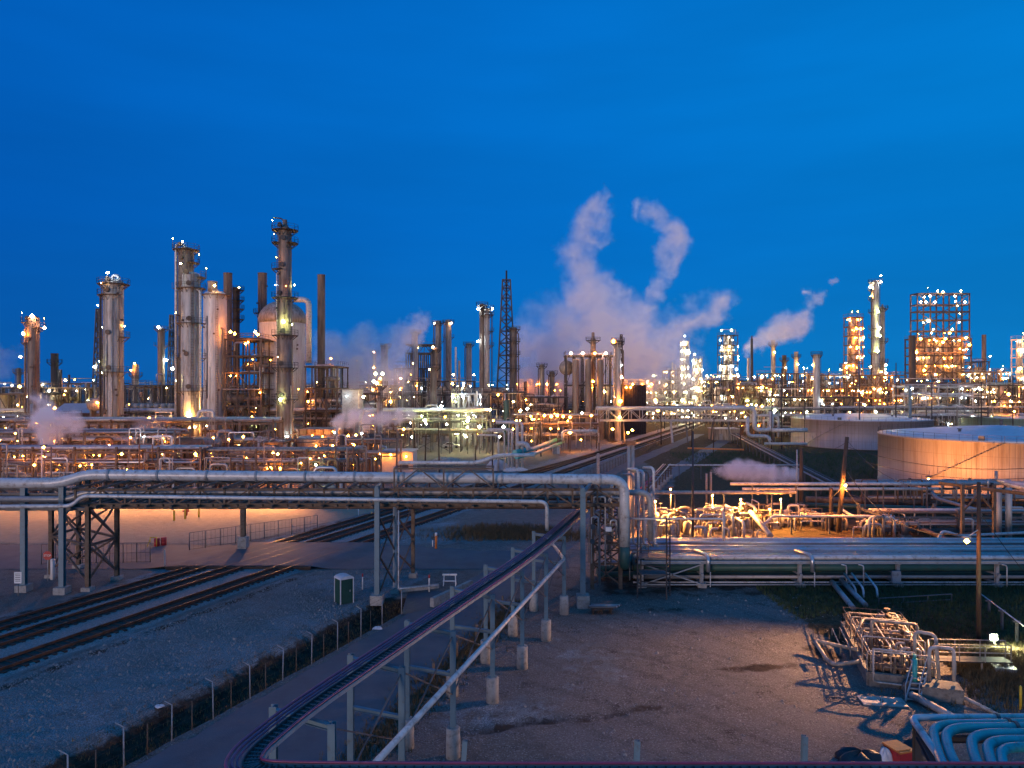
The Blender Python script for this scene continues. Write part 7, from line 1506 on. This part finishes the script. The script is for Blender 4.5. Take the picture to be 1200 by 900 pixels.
un = [('far unit sparkling with white and yellow lamps left of the slim lit towers', 758, 832, 446, 340, 4, 7, 44, ['white', 'warm', 'green', 'warm', 'white'], 'steel_galv', .5),
      ('higher bit of the sparkling far unit beside the taller lit tower', 782, 800, 434, 345, 4, 3, 10, ['pink', 'warm'], 'steel_dark', .5),
      ('dim brick coloured unit below the broad dark tower block', 832, 870, 446, 320, 3, 5, 16, ['warm', 'sodium'], 'steel_dark', .45),
      ('orange lit unit behind the looped pipes', 868, 905, 452, 250, 4, 5, 20, ['sodium', 'warm', 'green', 'sodium'], 'steel_brown', .42),
      ('lamp dotted unit between the looped pipes and the thick grey column', 898, 955, 438, 300, 4, 6, 38, ['warm', 'sodium', 'white'], 'steel_dark', .45),
      ('lamp dotted unit right of the thick grey column', 955, 1000, 440, 290, 4, 6, 36, ['sodium', 'warm', 'sodium', 'cool'], 'steel_brown', .45),
      ('dark fronted unit behind the mauve tank with scattered lamps', 905, 1010, 466, 245, 3, 10, 34, ['sodium', 'white', 'warm'], 'steel_dark', .38),
      ('orange lit unit at the foot of the tall slim silver column', 1008, 1062, 440, 265, 5, 6, 40, ['sodium', 'sodium', 'warm'], 'steel_brown', .42),
      ('dim blue grey unit in front of the coker block', 1060, 1140, 455, 240, 3, 8, 16, ['warm', 'sodium', 'cool'], 'steel', .36),
      ('lamp crowned unit right of the coker block', 1141, 1182, 436, 280, 5, 5, 36, ['warm', 'pink', 'white'], 'steel_brown', .42),
      ('unit at the right edge with bright yellow lamps', 1160, 1225, 452, 230, 4, 6, 26, ['sodium', 'warm', 'green'], 'steel_dark', .38),
      ('small railed tower head beside the pale stack right of the coker block', 1147, 1159, 424, 300, 5, 1, 9, ['warm', 'pink'], 'steel_dark', .42)]
for lab, x0, x1, yt, D, nl, nb, ln, lk, m, lr_ in un: frame(lab, x0, x1, yt, D, 11, nl, nb, m=m, lampn=int(ln*1.35), lkinds=lk, vessels=9, pipes=28, lampr=lr_*.66)
rack('blue grey pipe rack behind the mauve tank, crossing most of the right side', X(905, 226), X(1230, 226), 226, 6, [4.5, 8.0, 10.5], 5, 9, m='steel', lampn=12, lampk=['sodium', 'white', 'warm'], lampr=.4, drops=16, rmax=.35)
rack('pale legged tall pipe rack in front of the coker block', X(1060, 232), X(1180, 232), 232, 7, [9, 14.5, 17.5], 4, 10, m='steel_galv', lampn=6, lampk=['warm', 'cool'], lampr=.4, drops=8, rmax=.35)
rack('pipe rack below the distant lit towers, left of the looped pipes', X(745, 290), X(880, 290), 290, 6, [5.5, 9.5], 4, 10, m='steel_dark', lampn=10, lampk=['warm', 'white'], lampr=.45, drops=10)
rack('pipe rack below the three silo unit', X(600, 195), X(702, 195), 195, 6, [4.0, 7.0, 9.4], 6, 6, m='steel_brown', lampn=10, lampk='sodium', lampr=.36, drops=14)
for k, (x, y, D, kd, r_) in enumerate([(638, 487, 193, 'sodium', .5), (646, 488, 193, 'sodium', .55), (653, 487, 193, 'sodium', .55), (660, 488, 193, 'sodium', .5), (668, 489, 193, 'sodium', .5), (668, 507, 190, 'sodium', .6), (682, 484, 193, 'warm', .4), (693, 487, 193, 'sodium', .4)]):
    p = P(x, y, D); root = empty('yard_light', (p.x, D+.3, 0), ['orange yard light, leftmost of a string below the three silo unit', 'orange yard light, second of the string below the three silo unit', 'orange yard light, third of the string below the three silo unit', 'orange yard light, fourth of the string below the three silo unit', 'orange yard light, fifth of the string below the three silo unit',
          'orange yard light hanging lower than the string below the three silo unit', 'yellow yard light under the middle silo', 'orange yard light under the right silo'][k], 'yard light', 'yard lights below the three silo unit'); mb = MB(); mb.bar((p.x, D+.3, 0), (p.x, D+.3, p.z+.4), .12); mb.bar((p.x, D+.3, p.z+.4), (p.x, D, p.z+.4), .1); mb.build('pole', 'steel', root); lamp(root, p, kd, r_)
for k, (x, y, D, kd, r_) in enumerate([(893, 476, 215, 'sodium', .5), (908, 481, 215, 'green', .65), (876, 475, 215, 'sodium', .45), (886, 475, 214, 'warm', .4), (768, 469, 280, 'sodium', .9), (771, 481, 270, 'sodium', .8), (1147, 455, 225, 'cool', .4), (1182, 462, 225, 'sodium', .65), (1020, 430, 262, 'warm', .5)]):
    p = P(x, y, D); root = empty('yard_light', (p.x, D+.3, 0), ['orange yard light above the looped pipes', 'greenish yard light right of the looped pipes', 'orange yard light left of the looped pipes', 'yellow yard light above the looped pipes between two orange ones', 'big orange light in the sparkling far unit, upper', 'big orange light in the sparkling far unit, lower', 'pale light right of the coker block legs', 'big orange light at the far right unit', 'yellow light at the foot of the tall slim silver column'][k], 'yard light'); mb = MB(); mb.bar((p.x, D+.3, 0), (p.x, D+.3, p.z+.4), .14); mb.bar((p.x, D+.3, p.z+.4), (p.x, D, p.z+.4), .1); mb.build('pole', 'steel', root); lamp(root, p, kd, r_)
# thin dark masts seen against the right units
for k, (x, yt, D) in enumerate(((916, 432, 200), (943, 430, 210), (1007, 420, 200), (1050, 425, 205), (1092, 440, 205), (1150, 447, 200), (1187, 440, 200))):
    pole(['thin dark mast left of the black stack', 'thin dark mast left of the thick grey column', 'thin dark mast in front of the orange lit stepped tower', 'thin dark mast right of the tall slim silver column', 'thin dark mast in front of the coker block', 'thin dark mast right of the coker block', 'thin dark mast near the right edge'][k], x, yt, D, .17, 'steel_dark', name='lamp_mast', cat='mast')
# far skyline masses so that no gap shows
random.seed(606)
for k in range(13):
    x0 = -60+k*100; D = random.uniform(380, 440)
    frame(['far low skyline unit at the left edge', 'far low skyline unit behind the lone grey tower', 'far low skyline unit behind the beige tower', 'far low skyline unit behind the domed silo', 'far low skyline unit behind the left steam cloud', 'far low skyline unit behind the twin pale columns', 'far low skyline unit under the derrick', 'far low skyline unit behind the three silo unit', 'far low skyline unit behind the boiler house', 'far low skyline unit behind the broad dark tower block', 'far low skyline unit behind the thick grey column', 'far low skyline unit behind the coker block', 'far low skyline unit at the right edge'][k],
          x0, x0+98, 455-random.uniform(0, 6) if k < 8 else 450-random.uniform(0, 8), D, 14, 3, 9, m='steel_dark', lampn=16 if k > 7 else 12, lkinds=['sodium', 'warm', 'white', 'pink'], vessels=7, pipes=18, lampr=.6, bar=.5)

# ================================================================== added storage tank light and hidden yard lamps
for k, (x, D, z, r_) in enumerate(((1088, 109.6, 3.6, .08), (902, 90, 2.4, .09), (786, 93, 4.4, .1), (768, 87, 3.8, .1), (835, 93, 3.6, .1))):
    root = empty('yard_light', (X(x, D), D, 0), ['sodium light low behind the low rack that lights the storage tank wall', 'sodium lamp right of the valve manifolds', 'sodium lamp in the middle of the valve manifolds', 'sodium lamp at the left end of the valve manifolds', 'sodium lamp by the steam jet'][k], 'yard light', 'sodium lamps of the valve yard')
    b = Vector((X(x, D), D, 0)); mb = MB(); mb.cyl(b, b+Vector((0, 0, z)), .07, 8); mb.build('pole', 'steel', root); mb = MB(); mb.box(b+Vector((0, 0, z+.45)), (.7, .7, .1)); mb.build('hood', 'steel', root); lamp(root, b+Vector((0, 0, z+.1)), 'flood_sodium', r_)
    if k in (2, 3, 4): spot(root, b+Vector((0, -.3, z)), b+Vector((1.5, -4, 0)), 13000, 165, (1, .40, .08))
    if k == 0: spot(root, b+Vector((0, .3, z)), (72.5, 116, 5.5), 15000, 105)  # hidden beam added for the orange glow on the tank wall
mb = MB()

# ================================================================== STEAM
def steam(label, D, balls, dens, col=(.97, .95, .98), nscale=.05, amp=9, soft=.55, depth=None, group=None, aniso=0.0, name='steam_cloud'):
    """balls: (x px, y px, radius px[, depth offset m])"""
    cs = [(P(b[0], b[1], D+(b[3] if len(b) > 3 else 0)), b[2]/F*D) for b in balls]
    pad = amp*.6
    lo = Vector([min(c[i]-r for c, r in cs)-pad for i in range(3)]); hi = Vector([max(c[i]+r for c, r in cs)+pad for i in range(3)]); lo.z = max(lo.z, .3)
    m = bpy.data.materials.new('steam'); m.use_nodes = True; t = m.node_tree; t.nodes.clear(); k = t.links.new; nn = t.nodes.new
    o = nn('ShaderNodeOutputMaterial'); v = nn('ShaderNodeVolumePrincipled'); v.inputs['Color'].default_value = (*col, 1); v.inputs['Anisotropy'].default_value = aniso; k(v.outputs[0], o.inputs['Volume'])
    g = nn('ShaderNodeTexCoord'); mp = nn('ShaderNodeMapping'); k(g.outputs['Object'], mp.inputs[0])
    n1 = nn('ShaderNodeTexNoise'); n1.inputs['Scale'].default_value = nscale; n1.inputs['Detail'].default_value = 4; n1.inputs['Roughness'].default_value = .62; k(mp.outputs[0], n1.inputs['Vector'])
    s1 = nn('ShaderNodeVectorMath'); s1.operation = 'SUBTRACT'; s1.inputs[1].default_value = (.5, .5, .5); k(n1.outputs['Color'], s1.inputs[0])
    s2 = nn('ShaderNodeVectorMath'); s2.operation = 'SCALE'; s2.inputs['Scale'].default_value = amp*2; k(s1.outputs[0], s2.inputs[0])
    s3 = nn('ShaderNodeVectorMath'); s3.operation = 'ADD'; k(mp.outputs[0], s3.inputs[0]); k(s2.outputs[0], s3.inputs[1])
    last = None; ctr = (lo+hi)/2
    for c, r in cs:
        d = nn('ShaderNodeVectorMath'); d.operation = 'DISTANCE'; d.inputs[1].default_value = c-ctr; k(s3.outputs[0], d.inputs[0])
        mr = nn('ShaderNodeMapRange'); mr.inputs['From Min'].default_value = r; mr.inputs['From Max'].default_value = 0; mr.clamp = False; k(d.outputs['Value'], mr.inputs[0])
        if last is None: last = mr.outputs[0]
        else:
            mx = nn('ShaderNodeMath'); mx.operation = 'SMOOTH_MAX'; mx.inputs[2].default_value = .18; k(last, mx.inputs[0]); k(mr.outputs[0], mx.inputs[1]); last = mx.outputs[0]
    f = nn('ShaderNodeMapRange'); f.interpolation_type = 'SMOOTHSTEP'; f.inputs['From Min'].default_value = 0; f.inputs['From Max'].default_value = soft; k(last, f.inputs[0])
    n2 = nn('ShaderNodeTexNoise'); n2.inputs['Scale'].default_value = nscale*2.2; n2.inputs['Detail'].default_value = 3; k(s3.outputs[0], n2.inputs['Vector'])
    r2 = nn('ShaderNodeMapRange'); r2.inputs['From Min'].default_value = .35; r2.inputs['From Max'].default_value = .65; r2.inputs['To Min'].default_value = .25; r2.inputs['To Max'].default_value = 1.3; k(n2.outputs[0], r2.inputs[0])
    a = nn('ShaderNodeMath'); a.operation = 'MULTIPLY'; k(f.outputs[0], a.inputs[0]); k(r2.outputs[0], a.inputs[1])
    b = nn('ShaderNodeMath'); b.operation = 'MULTIPLY'; b.inputs[1].default_value = dens; k(a.outputs[0], b.inputs[0]); k(b.outputs[0], v.inputs['Density'])
    mb = MB(); mb.box(ctr, hi-lo); ob = mb.build(name, m, None, ctr)
    return tag(ob, label, 'steam', group)
steam('big mauve steam cloud with two rising arms behind the three silo unit', 300,
      [(622, 445, 44), (626, 405, 38), (655, 425, 58), (662, 385, 48), (700, 420, 64), (705, 378, 48), (740, 415, 54), (742, 384, 40), (775, 408, 36), (795, 385, 28), (690, 345, 36), (680, 318, 28), (676, 292, 25), (686, 270, 24), (700, 250, 20), (708, 238, 13),
       (722, 345, 22), (756, 368, 16), (768, 345, 18), (776, 328, 18), (783, 310, 19), (787, 290, 22), (784, 268, 23), (770, 252, 19), (750, 242, 14), (818, 372, 24), (838, 357, 22), (854, 353, 14), (800, 432, 30), (760, 440, 40)], .20, col=(.98, .96, .99), nscale=.06, amp=14, soft=1.0, aniso=-.3)
steam('left steam cloud drifting behind the brown stack right of the domed silo', 228,
      [(385, 405, 22), (392, 430, 36), (412, 440, 44), (428, 412, 34), (445, 440, 36), (460, 410, 29), (474, 397, 24), (487, 385, 17), (470, 440, 24), (400, 465, 28)], .32, col=(.98, .96, .99), nscale=.08, amp=9, soft=1.0, aniso=-.3)
steam('bright steam plume blown right from the thin flue at right', 318, [(877, 415, 6), (881, 408, 10), (889, 401, 14), (899, 395, 18), (911, 388, 20), (925, 384, 20), (937, 379, 17), (944, 368, 13), (950, 356, 10), (957, 348, 9), (946, 342, 7), (976, 331, 7)], .3, nscale=.1, amp=7, soft=1.0, aniso=-.3)
steam('steam puff in front of the left racks beside the far left tower', 122, [(48, 490, 19), (62, 498, 22), (76, 492, 17), (60, 512, 14), (42, 472, 13), (50, 482, 16), (90, 498, 11)], 1.1, nscale=.16, amp=4, soft=.8, aniso=-.3)
steam('small warm steam puff between the two tall left towers', 136, [(165, 505, 17), (178, 498, 16), (155, 515, 12), (190, 492, 10)], .2, nscale=.15, amp=3, soft=.8, aniso=-.3)
steam('flat steam streak above the white hut', 150, [(398, 492, 11), (414, 491, 14), (432, 491, 15), (450, 490, 14), (466, 488, 12), (482, 486, 10)], 1.0, nscale=.12, amp=3, soft=.8, aniso=-.3)
steam('low steam jet blown right from the orange vent pipes', 104, [(836, 553, 3), (840, 552, 5), (846, 552, 8), (853, 551, 11), (863, 551, 14), (876, 552, 15), (890, 553, 15), (905, 555, 14), (920, 556, 12), (932, 556, 9)], 1.1, nscale=.3, amp=1.3, soft=.5)
steam('faint steam at the left edge of the sky', 170, [(4, 432, 14), (14, 415, 11), (-6, 420, 18), (20, 404, 8)], .06, nscale=.1, amp=4)
steam('thin steam wisp at the foot of the domed silo', 175, [(345, 425, 15), (352, 445, 14), (338, 450, 12), (325, 455, 10)], .05, nscale=.12, amp=3)
steam('faint steam wisp rising before the slim centre column', 200, [(482, 455, 12), (478, 468, 16), (470, 480, 14), (505, 465, 12)], .04, nscale=.12, amp=3)

for o in bpy.data.objects:
    if '_o' in o.keys(): del o['_o']
